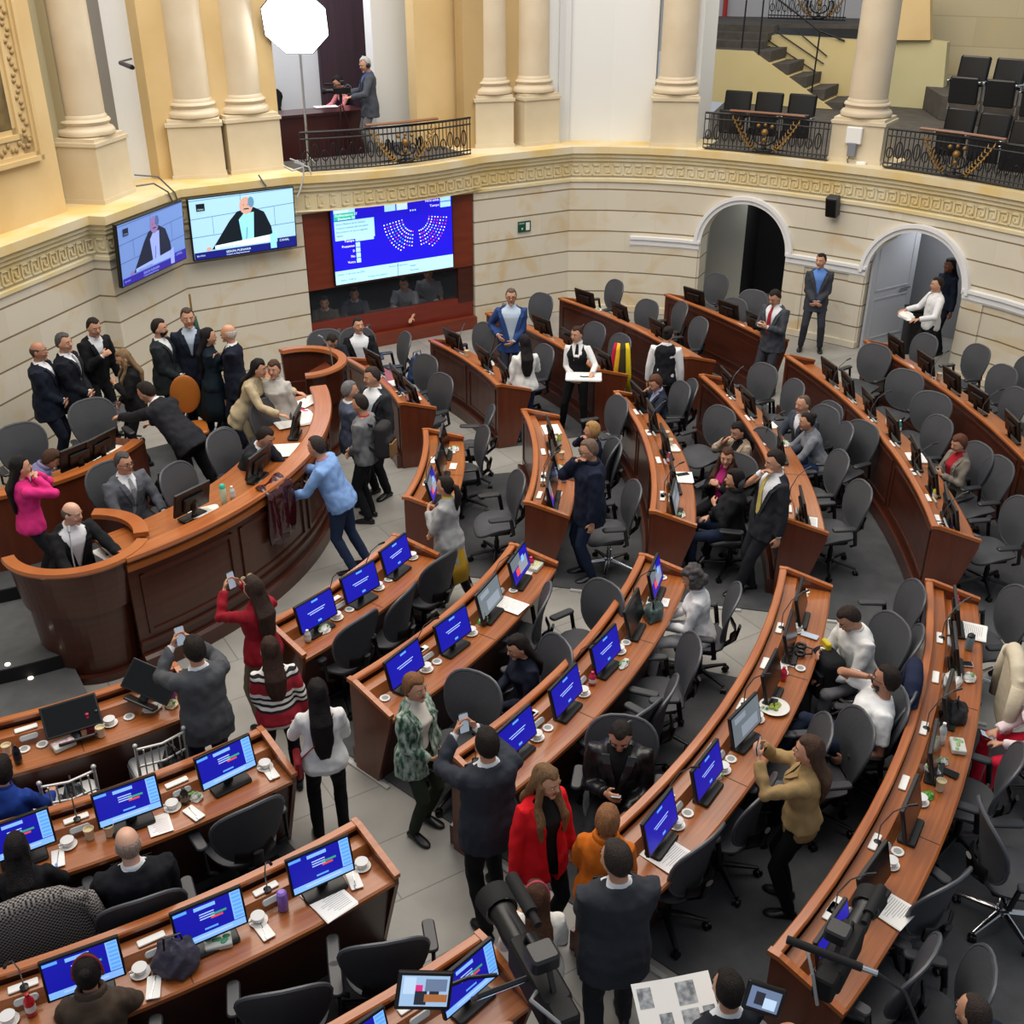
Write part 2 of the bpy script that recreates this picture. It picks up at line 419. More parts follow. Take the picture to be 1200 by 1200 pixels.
# ---- screen bay
def bay(name, rects, th, m, d=0.0):
    k = MB()
    for s0, s1, z0, z1 in rects: strip(k, s0, s1, z0, z1, d, th, step=5)
    return struct(name, k, m)
panw = mat('bay_wood', '#6a2a18', .4, col2='#7a3520', scale=2, stretch=(1, 1, 7), coat=.2)
bay('trim_11', [(5.91, 9.04, 1.14, 2.47)], .12, panw, .02)
bay('trim_12', [(5.91, 9.04, 0, .52), (5.91, 9.04, .52, .56)], .10, mat('bay_wood_red', '#6e2418', .4, col2='#7d2e1e', scale=2, stretch=(1, 1, 7), coat=.2), .06)
bay('trim_13', [(5.91, 9.04, .0, .22)], .12, panw, -.10)
bay('trim_14', [(8.74, 9.04, .5, 1.2)], .12, wood_dark, .04)
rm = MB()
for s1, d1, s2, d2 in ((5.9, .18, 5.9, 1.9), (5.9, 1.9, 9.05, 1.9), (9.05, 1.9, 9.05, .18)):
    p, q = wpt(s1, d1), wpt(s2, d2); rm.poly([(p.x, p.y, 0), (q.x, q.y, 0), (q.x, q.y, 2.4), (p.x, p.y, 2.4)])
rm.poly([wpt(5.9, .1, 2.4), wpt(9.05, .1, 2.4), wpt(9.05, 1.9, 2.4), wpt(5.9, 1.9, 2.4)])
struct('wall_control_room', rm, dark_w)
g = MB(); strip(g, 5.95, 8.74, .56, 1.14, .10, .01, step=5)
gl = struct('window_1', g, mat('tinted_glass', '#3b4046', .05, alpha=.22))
# ---- upper walls behind the columns
def upper(name, x0, x1, d, m, z1=7.0, py=150, th=.3, z0=3.05):
    k = MB(); strip(k, sray(x0, py, d)[0], sray(x1, py, d)[0], z0, z1, d, th); return struct(name, k, m)
k = MB(); strip(k, -7.5, sray(78, 244, .28)[0], 3.05, 7, .28, .4); struct('wall_upper_left', k, gold_st)
upper('wall_upper_1', 40, 62, .62, mat('greenish_stone', '#a89f80', .7), py=60)
upper('wall_upper_2', 62, 205, .95, plaster, py=140)
upper('wall_upper_3', 118, 134, .88, mat('grey_jamb', '#77756f', .7), py=120, th=.06)
upper('wall_upper_4', 172, 323, .72, gold_st, py=100)
upper('wall_upper_5', 437, 486, 1.9, plaster, py=60, th=.3)
upper('wall_upper_6', 486, 545, 1.05, gold_st, py=60)
upper('wall_upper_7', 543, 645, .62, mat('tan_stone', '#b29767', .7, col2='#c0a473', scale=1), py=80)
upper('wall_upper_8', 640, 768, .50, plaster, py=100)
upper('wall_upper_9', 655, 668, .44, mat('pale_grey', '#cfd2d3', .7), py=100, th=.06)
upper('wall_upper_10', 812, 823, .55, plaster, py=60, th=1.2)
# room behind the left balcony
a, b = wpt(5.2, 3.6), wpt(9.3, 3.6)
m = MB(); m.poly([(a.x, a.y, 3.05), (b.x, b.y, 3.05), (b.x, b.y, 7), (a.x, a.y, 7)]); c = wpt(5.0, .9); m.poly([(a.x, a.y, 3.05), (c.x, c.y, 3.05), (c.x, c.y, 7), (a.x, a.y, 7)]); struct('wall_balcony_room', m, mat('balcony_white', '#c8cdd3', .8))
m = MB(); p0, q0 = onv(372, 60, a, b), onv(440, 60, a, b); nn = wnorm(6)
p0 = Vector((p0.x, p0.y, 3.05)); q0 = Vector((q0.x, q0.y, 3.05)); m.prism([p0, q0, q0 + Vector((0, 0, 4)), p0 + Vector((0, 0, 4))], (nn.x * -.12, nn.y * -.12, 0))
struct('door_1', m, mat('dark_curtain', '#2d1c26', .8, col2='#3a2530', scale=2, stretch=(6, 6, .3)))
m = MB(); m.prism([wpt(5.0, 1.0, 2.8), wpt(9.4, 1.0, 2.8), wpt(9.4, 5, 2.8), wpt(5.0, 5, 2.8)], (0, 0, .05)); struct('floor_balcony', m, stair_dk)
# right gallery
m = MB(); strip(m, 5.98, 9.0, 3.051, 3.06, .07, 1.0); strip(m, sray(824, 182, 0)[0], sray(968, 189, 0)[0], 3.051, 3.06, .04, 1.0); strip(m, sray(1034, 198, 0)[0], 24, 3.051, 3.06, .04, 1.0); struct('trim_20', m, stair_dk)
m = MB(); strip(m, 12.9, 24, 2.95, 3.04, 1.05, 9); struct('floor_gallery', m, stair_dk)
GP, GQ = at(825, 118, 3.05), at(1000, 130, 3.05); GD = (GQ - GP).normalized(); GN = Vector((-GD.y, GD.x, 0))
if GN.y < 0: GN = -GN
def gpoly(name, pts, off, depth, m):
    P, Q = GP + GN * off, GQ + GN * off
    mb = MB(); mb.prism([onv(x, y, P, Q) for x, y in pts], GN * depth); return struct(name, mb, m)
gpoly('wall_gallery_front', [(820, 57), (882, 60), (975, 128), (820, 118)], 0, 1.2, beige_w)
gpoly('wall_gallery_middle', [(880, 40), (1010, 48), (1010, 140), (880, 140)], 1.25, .4, beige_w)
gpoly('floor_gallery_upper', [(790, 26), (1010, 30), (1010, 34), (790, 30)], 1.7, 6, stair_dk)
m = MB()                                       # stair flight between them
P, Q = GP + GN * .05, GQ + GN * .05
for i in range(5):
    x = 882 + i * 21; y = 60 + i * 15.0
    A = onv(x, y, P, Q); B = onv(x + 22, y, P, Q); m.prism([A, B, B + Vector((0, 0, -.2)), A + Vector((0, 0, -.2))], GN * 1.2)
A = onv(800, 56, P, Q); B = onv(884, 59, P, Q); m.prism([A, B, B + Vector((0, 0, -.1)), A + Vector((0, 0, -.1))], GN * 1.7)
for j in range(3):
    A2 = A + GN * (.5 + .4 * j) + Vector((0, 0, .14 * (j + 1))); B2 = B + GN * (.5 + .4 * j) + Vector((0, 0, .14 * (j + 1))); m.prism([A2, B2, B2 - Vector((0, 0, .14)), A2 - Vector((0, 0, .14))], GN * .45)
struct('trim_15', m, stair_dk)
gpoly('wall_gallery_back', [(700, -40), (1010, -40), (1010, 60), (700, 60)], 4.2, .3, mat('far_white', '#b9bbc0', .8))
t = thing('standpipe', 'red vertical pipe at the top of the gallery stairs', 'pipe'); P, Q = GP + GN * 4.0, GQ + GN * 4.0
m = MB(); A = onv(849, 20, P, Q); m.tube([(A.x, A.y, 4.2), (A.x, A.y, 6.8)], .06); m.build('pipe', mat('red_paint', '#b02a28', .4), t, True)
m.__init__(); m.lathe([(.09, 0), (.09, .03), (.065, .05)], 14, (A.x, A.y, 4.2)); m.build('collar', mat('red_paint', '#b02a28', .4), t)
P3, Q3 = at(1040, 124, 3.05), at(1108, 129, 3.05); D3 = (Q3 - P3).normalized(); N3 = Vector((-D3.y, D3.x, 0)); N3 = N3 if N3.y > 0 else -N3
m = MB(); m.prism([onv(1036, 40, P3, Q3), onv(1110, 50, P3, Q3), onv(1103, 129, P3, Q3), onv(1036, 124, P3, Q3)], N3 * .3); struct('wall_gallery_side', m, mat('pale_green_stone', '#c3bb8e', .7, col2='#cdc59a', scale=1))
m = MB(); P4, Q4 = P3 + N3 * 1.6, Q3 + N3 * 1.6
A, B = onv(1070, -60, P4, Q4), onv(1330, -60, P4, Q4); 
m.poly([(A.x, A.y, 3.05), (B.x, B.y, 3.05), (B.x, B.y, 7.4), (A.x, A.y, 7.4)], 0, [(0, 3.05), ((B - A).length, 3.05), ((B - A).length, 7.4), (0, 7.4)])
struct('wall_gallery_blocks', m, beige_b)
m = MB(); A = at(1100, 140, 3.05); B = at(1330, 175, 3.05); m.prism([(A.x, A.y, 3.05), (B.x, B.y, 3.05), (B.x + 2, B.y + 3, 3.05), (A.x + .5, A.y + 4, 3.05)], (0, 0, .45)); struct('trim_16', m, stair_dk)
gpoly('wall_gallery_pillar', [(1042, -30), (1090, -30), (1090, 47), (1042, 47)], 1.0, .3, gold_st)
# ---- columns on pedestals
def column(px0, px1, yb, label, side=None, r=.31, depth=.72, zt=3.92, turn=0):
    a, b = at(px0, yb[0], ZL), at(px1, yb[1], ZL); e = (b - a).normalized(); n = Vector((-e.y, e.x, 0)); w = (b - a).length
    rz = math.atan2(e.y, e.x); c = (a + b) / 2 + n * depth / 2
    t = thing('stone_column', label, 'column', c, rz, 'columns on the balcony ledge')
    h = zt - ZL
    m = MB(); m.box((0, 0, h / 2 - .05), (w, depth, h - .10)); m.box((0, 0, h - .075), (w + .05, depth + .05, .05)); m.box((0, 0, h - .025), (w - .02, depth - .02, .05)); m.box((0, 0, .03), (w + .03, depth + .03, .06))
    m.build('pedestal', ped_st, t)
    m = MB(); q = r + .10
    prof = [(q - .03, 0), (q, .02), (q + .005, .06), (q - .02, .10), (r + .045, .115), (r + .03, .14), (r + .05, .165), (r + .065, .19), (r + .05, .215), (r + .02, .225), (r + .02, .25), (r, .28)]
    m.lathe([(x, z + h) for x, z in prof], 36); m.build('column_base', col_st, t, True)
    m = MB(); m.lathe([(r, h + .28), (r - .005, 2), (r - .015, 4)], 36); m.build('shaft', col_st, t, True)
    return t
column(123, 158, ((240), (225)), 'stone column at far left, right of the carved gilt picture frame', depth=.72, r=.30)
column(204, 266, (211, 208), 'stone column left of the pair above the bright wall screen', r=.30)
column(272, 333, (205, 198), 'stone column right of the pair beside the octagonal studio light', r=.30)
column(558, 602, (174, 172), 'stone column left of the pair over the dark blue vote screen corner', r=.30)
column(615, 655, (172, 168), 'stone column right of the pair, beside the tall white niche', r=.30)
column(762, 815, (172, 173), 'stone column between the tall white niche and the gallery stairs', r=.31)
column(970, 1030, (188, 194), 'stone column with electrical boxes on its pedestal, between two galleries', r=.31, zt=3.75)
# ---- carved frame at far left
Pf, Qf = wpt(-1.5, .28, 0), wpt(1.2, .28, 0)
cr = onv(46, 186, Pf, Qf); e = (Qf - Pf).normalized(); n = Vector((e.y, -e.x, 0))
t = thing('picture_frame', 'carved gilt stone frame around a dark painting at the upper left edge', 'picture frame', cr, math.atan2(e.y, e.x))
m = MB()
for w0, w1, hgt in ((0, .06, .09), (.06, .11, .06), (.11, .30, .035), (.30, .36, .06), (.36, .44, .03)):
    m.box((-(w0 + w1) / 2, -hgt / 2, 1.6 + w0 / 2), (w1 - w0, hgt, 3.2 - w0)); m.box((-1.3, -hgt / 2, (w0 + w1) / 2), (2.6 - w0 * 2, hgt, w1 - w0))
m.build('moulding', gold_st, t)
m = MB(); random.seed(3)
for k in range(46):
    z = .2 + k * .065
    m.ball((-.205 + .045 * math.sin(k * 1.9), -.045, z), (.038, .02, .03), 8, 5)
for k in range(30): m.ball((-.3 - k * .07, -.045, .205 + .045 * math.sin(k * 1.9)), (.03, .02, .038), 8, 5)
m.build('carved_foliage', mat('carving', '#a58a5a', .6), t, True)
m = MB(); m.box((-1.45, -.015, 1.8), (2.05, .03, 2.75)); m.build('canvas', mat('painting', '#2b2118', .5, col2='#8b7440', scale=3, detail=8, contrast=1.2), t)
# ---- railings
def railing(name_label, pts, h, centers, hand=None, mats=(iron, gold)):
    c = sum(pts, Vector()) / len(pts)
    t = thing('balcony_railing', name_label, 'railing', c, 0, 'wrought iron balcony railings')
    pts = [p - c for p in pts]; L = [0]
    for p, q in zip(pts, pts[1:]): L.append(L[-1] + (q - p).length)
    def P(s, z, out=0):
        s = max(0, min(L[-1] - 1e-6, s)); i = max(k for k in range(len(L) - 1) if L[k] <= s + 1e-9); e = (pts[i + 1] - pts[i]); n = Vector((e.y, -e.x, 0)).normalized()
        p = pts[i].lerp(pts[i + 1], (s - L[i]) / (L[i + 1] - L[i])); return Vector((p.x, p.y, z)) + n * out
    m = MB()
    for z in (.04, .10, h - .1, h): m.tube([P(s * L[-1] / 24, z) for s in range(25)], .014 if z < h else .02, 6)
    m.build('rails', mats[0], t, True)
    m = MB(); k = 0
    while k * .075 < L[-1]:
        m.tube([P(k * .075, .04), P(k * .075, h - .02)], .008, 5); k += 1
    for q in range(int(L[-1] / .15)):
        s = .075 + q * .15; m.tube([P(s + .05 * math.cos(2 * PI * j / 12), h * (.5 if q % 2 else .42) + (.13 if q % 2 else .08) * math.sin(2 * PI * j / 12)) for j in range(13)], .010, 5)
    m.build('bars', mats[0], t); tag(bpy.data.objects[m_last(t, 'bars')], kind=None)
    for cs in centers:
        s0 = cs * L[-1]
        m = MB()
        m.tube([P(s0 + .30 * math.cos(a), .34 + .28 * math.sin(a), .05) for a in [R(-200 + 220 * j / 18) for j in range(19)]], .022, 8)
        m.tube([P(s0 + .22 * math.cos(a), .36 + .19 * math.sin(a), .06) for a in [R(-200 + 220 * j / 18) for j in range(19)]], .016, 8)
        m.ball(P(s0, .12, .06), .035, 8, 6)
        m.build('lyre_scroll', mats[0], t, True)
        for sg in (-1, 1):
            m = MB()
            for j in range(9):
                u = j / 8; x = s0 + sg * (.22 + .32 * u); z = .10 + .42 * u ** 1.3
                a_ = P(x, z, .06); m.tube([a_, P(x + sg * .045, z + .045, .08), P(x + sg * .05, z + .10, .06)], [.006, .017, .003], 6); m.tube([a_, P(x - sg * .05, z + .02, .08), P(x - sg * .06, z + .075, .06)], [.006, .015, .003], 6)
            m.build('gilt_leaf_spray', mats[1], t, True)
        m = MB()
        for x, z, r in ((0, .38, .06), (0, .26, .035), (-.12, .48, .035), (.12, .48, .035), (-.07, .2, .02), (.07, .2, .02), (0, .5, .03)): m.ball(P(s0 + x, z, .08), r, 10, 6)
        m.build('gilt_boss', mats[1], t, True)
    if hand:
        m = MB(); a, b, z = hand; st = [P((a + (b - a) * j / 12) * L[-1], z, .02) for j in range(13)]
        m.tube(st, [(.05, .022)] * 13, 8); m.build('wooden_handrail', mat('handrail_wood', '#7a5038', .4), t, True)
    return t
def m_last(t, n): return [c.name for c in t.children if c.name.startswith(n)][-1]
railing('black railing with gilt lyre in front of the balcony cameraman', [wpt(5.95 + (9.0 - 5.95) * i / 16, .02 - bulge(5.95 + 3.05 * i / 16) * .9, ZL) for i in range(17)], .62, (.55,), (.34, .76, .68))
sA, sB = sray(823, 182, -.02)[0], sray(968, 189, -.02)[0]
railing('black railing with gilt leaves below the gallery stairs', [wpt(sA + (sB - sA) * i / 10, -.02, ZL) for i in range(11)], .62, (.5,), (.2, .8, .68))
sA, sB = sray(1034, 198, -.02)[0], sray(1197, 226, -.02)[0] + .1
railing('black railing with gilt leaves at right, in front of the stacked theatre seats', [wpt(sA + (sB - sA) * i / 10, -.02, ZL) for i in range(11)], .62, (.5,), (.22, .8, .68))
# upper landing railing with medallion
P, Q = GP + GN * 2.0, GQ + GN * 2.0
pp = [onv(900 + 13 * i, 22 + i * .3, P, Q) for i in range(8)]
zz = pp[0].z - .02
railing('black railing with gilt medallion at the top of the gallery stairs', [Vector((p.x, p.y, zz)) for p in pp], .62, (.66,), None)
t = thing('stair_handrail', 'thin black metal handrail following the gallery stair flight', 'handrail'); P, Q = GP + GN * 1.2, GQ + GN * 1.2
m = MB()
for dx, dy in ((0, 0), (16, -6), (36, -10)): m.tube([onv(895 + dx, 44 + dy, P, Q), onv(962 + dx * .2, 88 + dy * 2.2, P, Q)], .014, 6)
m.tube([onv(900, -10, P, Q), onv(960, 36, P, Q), onv(990, 48, P, Q)], .02, 6)
m.build('rail', iron, t, True)
for x0, y0, x1, y1 in ((961, 38, 951, 108), (895, 0, 889, 64), (875, 0, 869, 57)):
    m = MB(); m.tube([onv(x0, y0, GP, GQ), onv(x1, y1, GP, GQ)], .018, 6); m.build('post', iron, t, True)
# ---- gallery seats
def gallery_seat():
    t = empty('theatre_seat'); t['category'] = 'seat'
    m = MB(); m.rbox((0, -.06, .62), (.50, .07, .46), .05, M=Matrix.Rotation(R(8), 3, 'X')); m.build('backrest', black, t, True)
    m = MB(); m.rbox((0, .08, .34), (.48, .06, .42), .04, M=Matrix.Rotation(R(-6), 3, 'X')); m.build('tip_up_seat', mat('seat_vinyl', '#1b1c20', .4), t, True)
    for sx in (-.26, .26):
        m = MB(); m.rbox((sx, 0, .22), (.03, .05, .44), .01); m.rbox((sx, .06, .47), (.04, .26, .03), .01); m.build('side_bracket', chrome, t)
    return t
gs = gallery_seat()
seatd = math.atan2(-GN.y, -GN.x) - PI / 2
for i, (px, py, z, sc, n) in enumerate([(863, 107, 3.05, 1, 'leftmost seat behind the lower gallery railing'), (900, 109, 3.05, 1, 'middle seat behind the lower gallery railing'), (939, 111, 3.05, 1, 'rightmost seat behind the lower gallery railing'),
        (1124, 128, 3.05, 1, 'left seat directly behind the right railing'), (1164, 134, 3.05, 1, 'middle seat directly behind the right railing'), (1203, 143, 3.05, 1, 'seat cut by the right picture edge behind the railing'),
        (1140, 66, 3.5, 1.12, 'left seat of the raised row beside the stone blocks'), (1183, 69, 3.5, 1.12, 'second seat of the raised row beside the stone blocks'), (1228, 78, 3.5, 1.12, 'last seat of the raised row at the right edge')]):
    p = at(px, py, z + .84 * sc); p.z = z
    place(gs, p, seatd if i < 3 else seatd - .25, 'black tip-up theatre seat, ' + n, 'theatre seats in the galleries', sc)
# ---- small things on the walls
def text_into(mb, s, size, x, z, y=0.0, mi=0, align='LEFT'):
    cu = bpy.data.curves.new('t', 'FONT'); cu.body = s; cu.size = size; cu.align_x = align; cu.resolution_u = 2
    o = bpy.data.objects.new('t', cu); me = o.to_mesh()
    k = len(mb.v)
    for v in me.vertices: mb.v.append(Vector((x + v.co.x, y, z + v.co.y)))
    for p in me.polygons: mb.face([k + i for i in p.vertices], mi)
    o.to_mesh_clear(); bpy.data.objects.remove(o); bpy.data.curves.remove(cu)
def emis(name, col, e=1.0): return mat(name, col, .4, emit=e)
def wall_thing(name, label, cat, s, z, d=0.0):
    p = wpt(s, d, z); q = wpt(s + .05, d, z); return thing(name, label, cat, p, math.atan2(q.y - p.y, q.x - p.x))
t = wall_thing('exit_sign', 'small dark green SALIDA exit sign on the stone wall right of the vote screen', 'sign', 10.08, 1.72, -.01)
m = MB(); m.box((0, -.01, 0), (.26, .02, .19)); m.build('board', mat('sign_green', '#0d4a3a', .4), t)
m = MB(); text_into(m, 'SALIDA', .036, -.12, .05, -.0215); m.poly([(-.05, -.0215, -.06), (-.07, -.0215, -.02), (-.03, -.0215, -.02)]); m.box((.05, -.022, 0), (.045, .003, .14)); m.box((.09, -.022, 0), (.03, .003, .14)); m.build('lettering', mat('sign_white', '#e8f0ea', .4), t)
t = wall_thing('wall_loudspeaker', 'dark grey loudspeaker hanging on the wall between the two arches', 'loudspeaker', 15.9, 2.38, -.14)
t.rotation_euler = (R(14), 0, t.rotation_euler.z)
m = MB(); m.rbox((0, 0, 0), (.20, .17, .34), .02); m.build('cabinet', mat('speaker_grey', '#3b3c40', .5), t)
m = MB(); m.rbox((0, -.09, 0), (.17, .01, .30), .01); m.build('grille', black, t)
m = MB(); m.box((0, .12, .05), (.05, .1, .05)); m.build('bracket', black, t)
p = onv(1001, 165, at(970, 188, ZL), at(1030, 194, ZL)); e = at(1030, 194, ZL) - at(970, 188, ZL)
t = thing('electrical_box', 'white electrical socket box fixed on the column pedestal', 'electrical box', p, math.atan2(e.y, e.x))
m = MB(); m.rbox((0, -.04, .09), (.26, .08, .26), .02); m.build('white_box', white, t)
m = MB(); m.rbox((.0, -.05, -.13), (.14, .10, .22), .02); m.build('adapter', mat('adapter_grey', '#7c7f88', .5), t)
m = MB(); m.tube([(-.02, -.05, -.24), (-.06, -.05, -.3), (-.03, -.05, -.36), (.05, -.05, -.38)], .008, 6); m.build('cable', black, t, True)
m = MB(); m.rbox((.18, -.04, -.36), (.16, .08, .1), .02); m.build('white_socket', white, t)
p = wpt(sray(148, 78, .3)[0], .3, sray(148, 78, .3)[1])
t = thing('surveillance_camera', 'small dark surveillance camera on an arm in the white niche', 'camera', p, R(-40))
m = MB(); m.tube([(.14, 0, 0), (-.14, 0, .04)], [.035, .03], 12, cap=True); m.build('housing', mat('cam_grey', '#3f4043', .4), t, True)
m = MB(); m.tube([(.145, 0, -.002), (.165, 0, -.005)], .028, 12); m.build('lens', black, t, True)
m = MB(); m.tube([(-.1, 0, .03), (-.2, .05, .05), (-.32, .3, .06)], .014, 8); m.build('arm', mat('cam_grey', '#3f4043', .4), t, True)
# cables lying on the ledge above the televisions
t = thing('loose_cable', 'loose grey cables looping over the ledge above the television corner', 'cable')
m = MB()
for q in ([(158, 205), (185, 207), (205, 226), (210, 240)], [(160, 218), (180, 215), (197, 225), (204, 240)], [(303, 205), (308, 213), (312, 218)]):
    m.tube([wpt(*(lambda r: (r[0], -.17, r[1]))(sray(x, y, -.17))) for x, y in q], .012, 6)
m.build('cable', mat('cable_grey', '#6d6f70', .5), t, True)
t = thing('cable_bundle', 'tangle of white and grey cables at the balcony railing foot', 'cable')
m = MB()
for q in ([(340, 186), (355, 192), (356, 205), (352, 222), (348, 232)], [(345, 190), (362, 196), (366, 208)], [(333, 195), (342, 200), (355, 196), (348, 188)]):
    m.tube([wpt(*(lambda r: (r[0], -.2, r[1]))(sray(x, y, -.2))) for x, y in q], .014, 6)
m.build('cable', mat('cable_white', '#b9bcc0', .5), t, True)
# ---- the vote display
blue_scr = emis('screen_blue', '#1a10c8', 1.0); cyan_scr = emis('screen_cyan', '#a9dcf0', 1.0); teal_scr = emis('screen_teal', '#2fb8a0', 1.0); pale_scr = emis('screen_pale', '#c4e4ef', 1.0)
w_scr = emis('screen_white', '#ffffff', 1.0); red_scr = emis('screen_red', '#e8456a', 1.0); lb_scr = emis('screen_lightblue', '#7fb6ff', 1.0); dk_scr = emis('screen_ink', '#33506e', .6)
p, q = wpt(6.37, -.04), wpt(8.60, -.04); c = (p + q) / 2; c.z = 1.82
t = thing('vote_display', 'large blue electronic voting display with dotted seat plan', 'screen', c, math.atan2(q.y - p.y, q.x - p.x))
W, H = 2.23, 1.26
m = MB(); m.box((0, .03, 0), (W + .03, .06, H + .03)); m.build('housing', black, t)
m = MB()
def quad(m, x0, x1, z0, z1, y, mi): m.poly([(x0, y, z0), (x1, y, z0), (x1, y, z1), (x0, y, z1)], mi)
X = lambda u: (u - .5) * W
Z = lambda v: (.5 - v) * H
def Qd(u0, u1, v0, v1, mi, y=-.004): quad(m, X(u0), X(u1), Z(v1), Z(v0), y, mi)
quad(m, -W / 2, W / 2, -H / 2, H / 2, -.002, 0)
Qd(0, 1, .82, 1, 1); Qd(.02, .34, .17, .42, 1); Qd(.02, .19, .02, .07, 4); Qd(.02, .19, .07, .16, 2); Qd(.43, .52, .01, .12, 1); Qd(.53, .62, .01, .12, 3); Qd(.9, .99, .0, .075, 1); Qd(.9, .99, .085, .155, 1)
Qd(.18, .33, .40, .455, 1, -.006); Qd(.18, .215, .47, .53, 1); Qd(.18, .215, .54, .60, 1); Qd(.18, .215, .61, .67, 1); Qd(.18, .215, .68, .74, 1); Qd(.515, .519, .8, 1, 6, -.006)
wl = 5
for s, u, v, al in (('Asistencia', .03, .06, 'LEFT'), ('Deliberatorio 37', .03, .11, 'LEFT'), ('Decisorio 55', .05, .155, 'LEFT'), ('Tiempo', .17, .45, 'RIGHT'), ('Presentes', .17, .52, 'RIGHT'), ('Si', .17, .59, 'RIGHT'), ('No', .17, .66, 'RIGHT'), ('Votos', .17, .735, 'RIGHT'), ('Hora salida', .89, .06, 'RIGHT'), ('Tiempo', .89, .13, 'RIGHT')):
    text_into(m, s, .058, X(u), Z(v), -.008, wl, al)
for s, u, v in (('Sesion Plenaria de la Camara', .03, .22), ('Votacion nominal del articulado', .03, .27), ('del proyecto de ley en segundo', .03, .32), ('debate', .03, .37), ('Fecha: 17 de junio de 2025', .02, .88), ('Hora:  10:45:32', .04, .96), ('Tiempo de votacion', .26, .96), ('Asunto: Proposicion', .44, .87), ('Estado', .62, .90), ('Presentes', .62, .96)):
    text_into(m, s, .045, X(u), Z(v), -.008, 6)
random.seed(5)
for row in range(7):
    for side in (0, 1):
        n = 9 + row
        for k in range(n):
            a = R(8 + 74 * k / (n - 1)); rr = .10 + .024 * row
            if row in (5, 6) and k > n * .72: continue
            u = .685 + (-1 if side == 0 else 1) * (rr * math.cos(a) * 1.05 + .012); v = .23 + rr * 2.0 * math.sin(a)
            mi = random.choice([5, 5, 5, 5, 1, 7, 5, 2]) if side == 0 else random.choice([5, 5, 7, 7, 1, 5])
            Qd(u - .0045, u + .0045, v - .008, v + .008, mi, -.006)
for k in range(3): Qd(.64 + .02 * k, .65 + .02 * k, .135, .155, 3)
m.build('display_surface', [blue_scr, cyan_scr, teal_scr, pale_scr, cyan_scr, w_scr, dk_scr, red_scr], t)
# ---- televisions showing the speaker
def television(label, c, rz, tilt, W, H, dim):
    t = thing('television', label, 'television', c, rz, 'televisions showing the speaker'); t.rotation_euler = (tilt, 0, rz)
    m = MB(); m.rbox((0, .03, 0), (W + .04, .06, H + .04), .01, M=None); m.build('housing', black, t)
    m = MB()
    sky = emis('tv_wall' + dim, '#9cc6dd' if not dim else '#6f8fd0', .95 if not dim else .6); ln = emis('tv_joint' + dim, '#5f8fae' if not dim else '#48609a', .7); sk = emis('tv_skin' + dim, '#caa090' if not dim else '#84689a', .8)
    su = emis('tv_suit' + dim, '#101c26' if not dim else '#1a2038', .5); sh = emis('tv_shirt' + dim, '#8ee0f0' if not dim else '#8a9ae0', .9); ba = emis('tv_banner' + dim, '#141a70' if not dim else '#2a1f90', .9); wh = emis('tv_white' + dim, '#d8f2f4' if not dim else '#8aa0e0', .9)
    X = lambda u: (u - .5) * W
    Z = lambda v: (.5 - v) * H
    y = [-.002]
    def pl(pts, mi): y[0] -= .0006; m.poly([(X(u), y[0], Z(v)) for u, v in pts], mi)
    pl([(0, 1), (1, 1), (1, 0), (0, 0)], 0)
    for v0, v1 in ((.32, .25), (.62, .58), (.02, -.0)): pl([(0, v0 + .012), (1, v1 + .012), (1, v1), (0, v0)], 1)
    for u, v0, v1 in ((.48, 0, .29), (.2, .3, .6), (.8, .27, .6)): pl([(u, v1), (u + .005, v1), (u + .005, v0), (u, v0)], 1)
    pl([(.17, .86), (.24, .70), (.36, .42), (.44, .28), (.60, .24), (.70, .34), (.76, .60), (.78, .86)], 3)
    pl([(.47, .78), (.45, .42), (.50, .33), (.60, .32), (.58, .78)], 4)
    pl([(.53 + .065 * math.cos(a), .20 - .145 * math.sin(a)) for a in [2 * PI * k / 16 for k in range(16)]], 2)
    pl([(.58 + .03 * math.cos(a), .15 - .09 * math.sin(a)) for a in [2 * PI * k / 12 for k in range(12)]], 1)
    for uu in (.505, .548): pl([(uu + .008, .19), (uu, .176), (uu - .008, .19)], 3)
    pl([(.56, .262), (.50, .262), (.51, .245), (.55, .245)], 3)
    pl([(.50, .78), (.52, .56), (.53, .56), (.51, .78)], 1)
    pl([(.14 + .025 * math.cos(a), .84 - .035 * math.sin(a)) for a in [2 * PI * k / 10 for k in range(10)]], 2)
    pl([(.20, .86), (.74, .86), (.74, .74), (.20, .80)], 6)
    pl([(0, 1), (1, 1), (1, .88), (0, .88)], 5); pl([(.74, .98), (.80, .98), (.80, .70), (.74, .74)], 4); pl([(.81, .88), (1, .88), (1, .82), (.81, .82)], 5)
    pl([(.06, .20), (.14, .20), (.14, .08), (.06, .08)], 3)
    yy = y[0] - .001
    text_into(m, 'EN VIVO', .035, X(.02), Z(.95), yy, 6); text_into(m, 'SESION PLENARIA', .05, X(.30), Z(.945), yy, 6); text_into(m, 'Camara de Representantes', .034, X(.30), Z(.985), yy, 6); text_into(m, 'CANAL', .05, X(.83), Z(.88), yy, 6); text_into(m, 'Camara', .03, X(.07), Z(.18), yy, 6)
    text_into(m, 'intervencion del orador', .035, X(.24), Z(.85), yy, 3)
    m.build('display_surface', [sky, ln, sk, su, sh, ba, wh], t)
    m = MB(); m.box((0, .10, 0), (.3, .14, .2)); m.build('wall_bracket', black, t)
p, q = wpt(3.98, -.24), wpt(5.60, -.24); c = (p + q) / 2; c.z = 2.45
television('bright wall television of the balding speaker, mounted squarely above standing group', c, math.atan2(q.y - p.y, q.x - p.x), R(4), 1.66, .92, '')
p, q = wpt(2.22, -.24), wpt(3.78, -.24); c = (p + q) / 2; c.z = 2.50
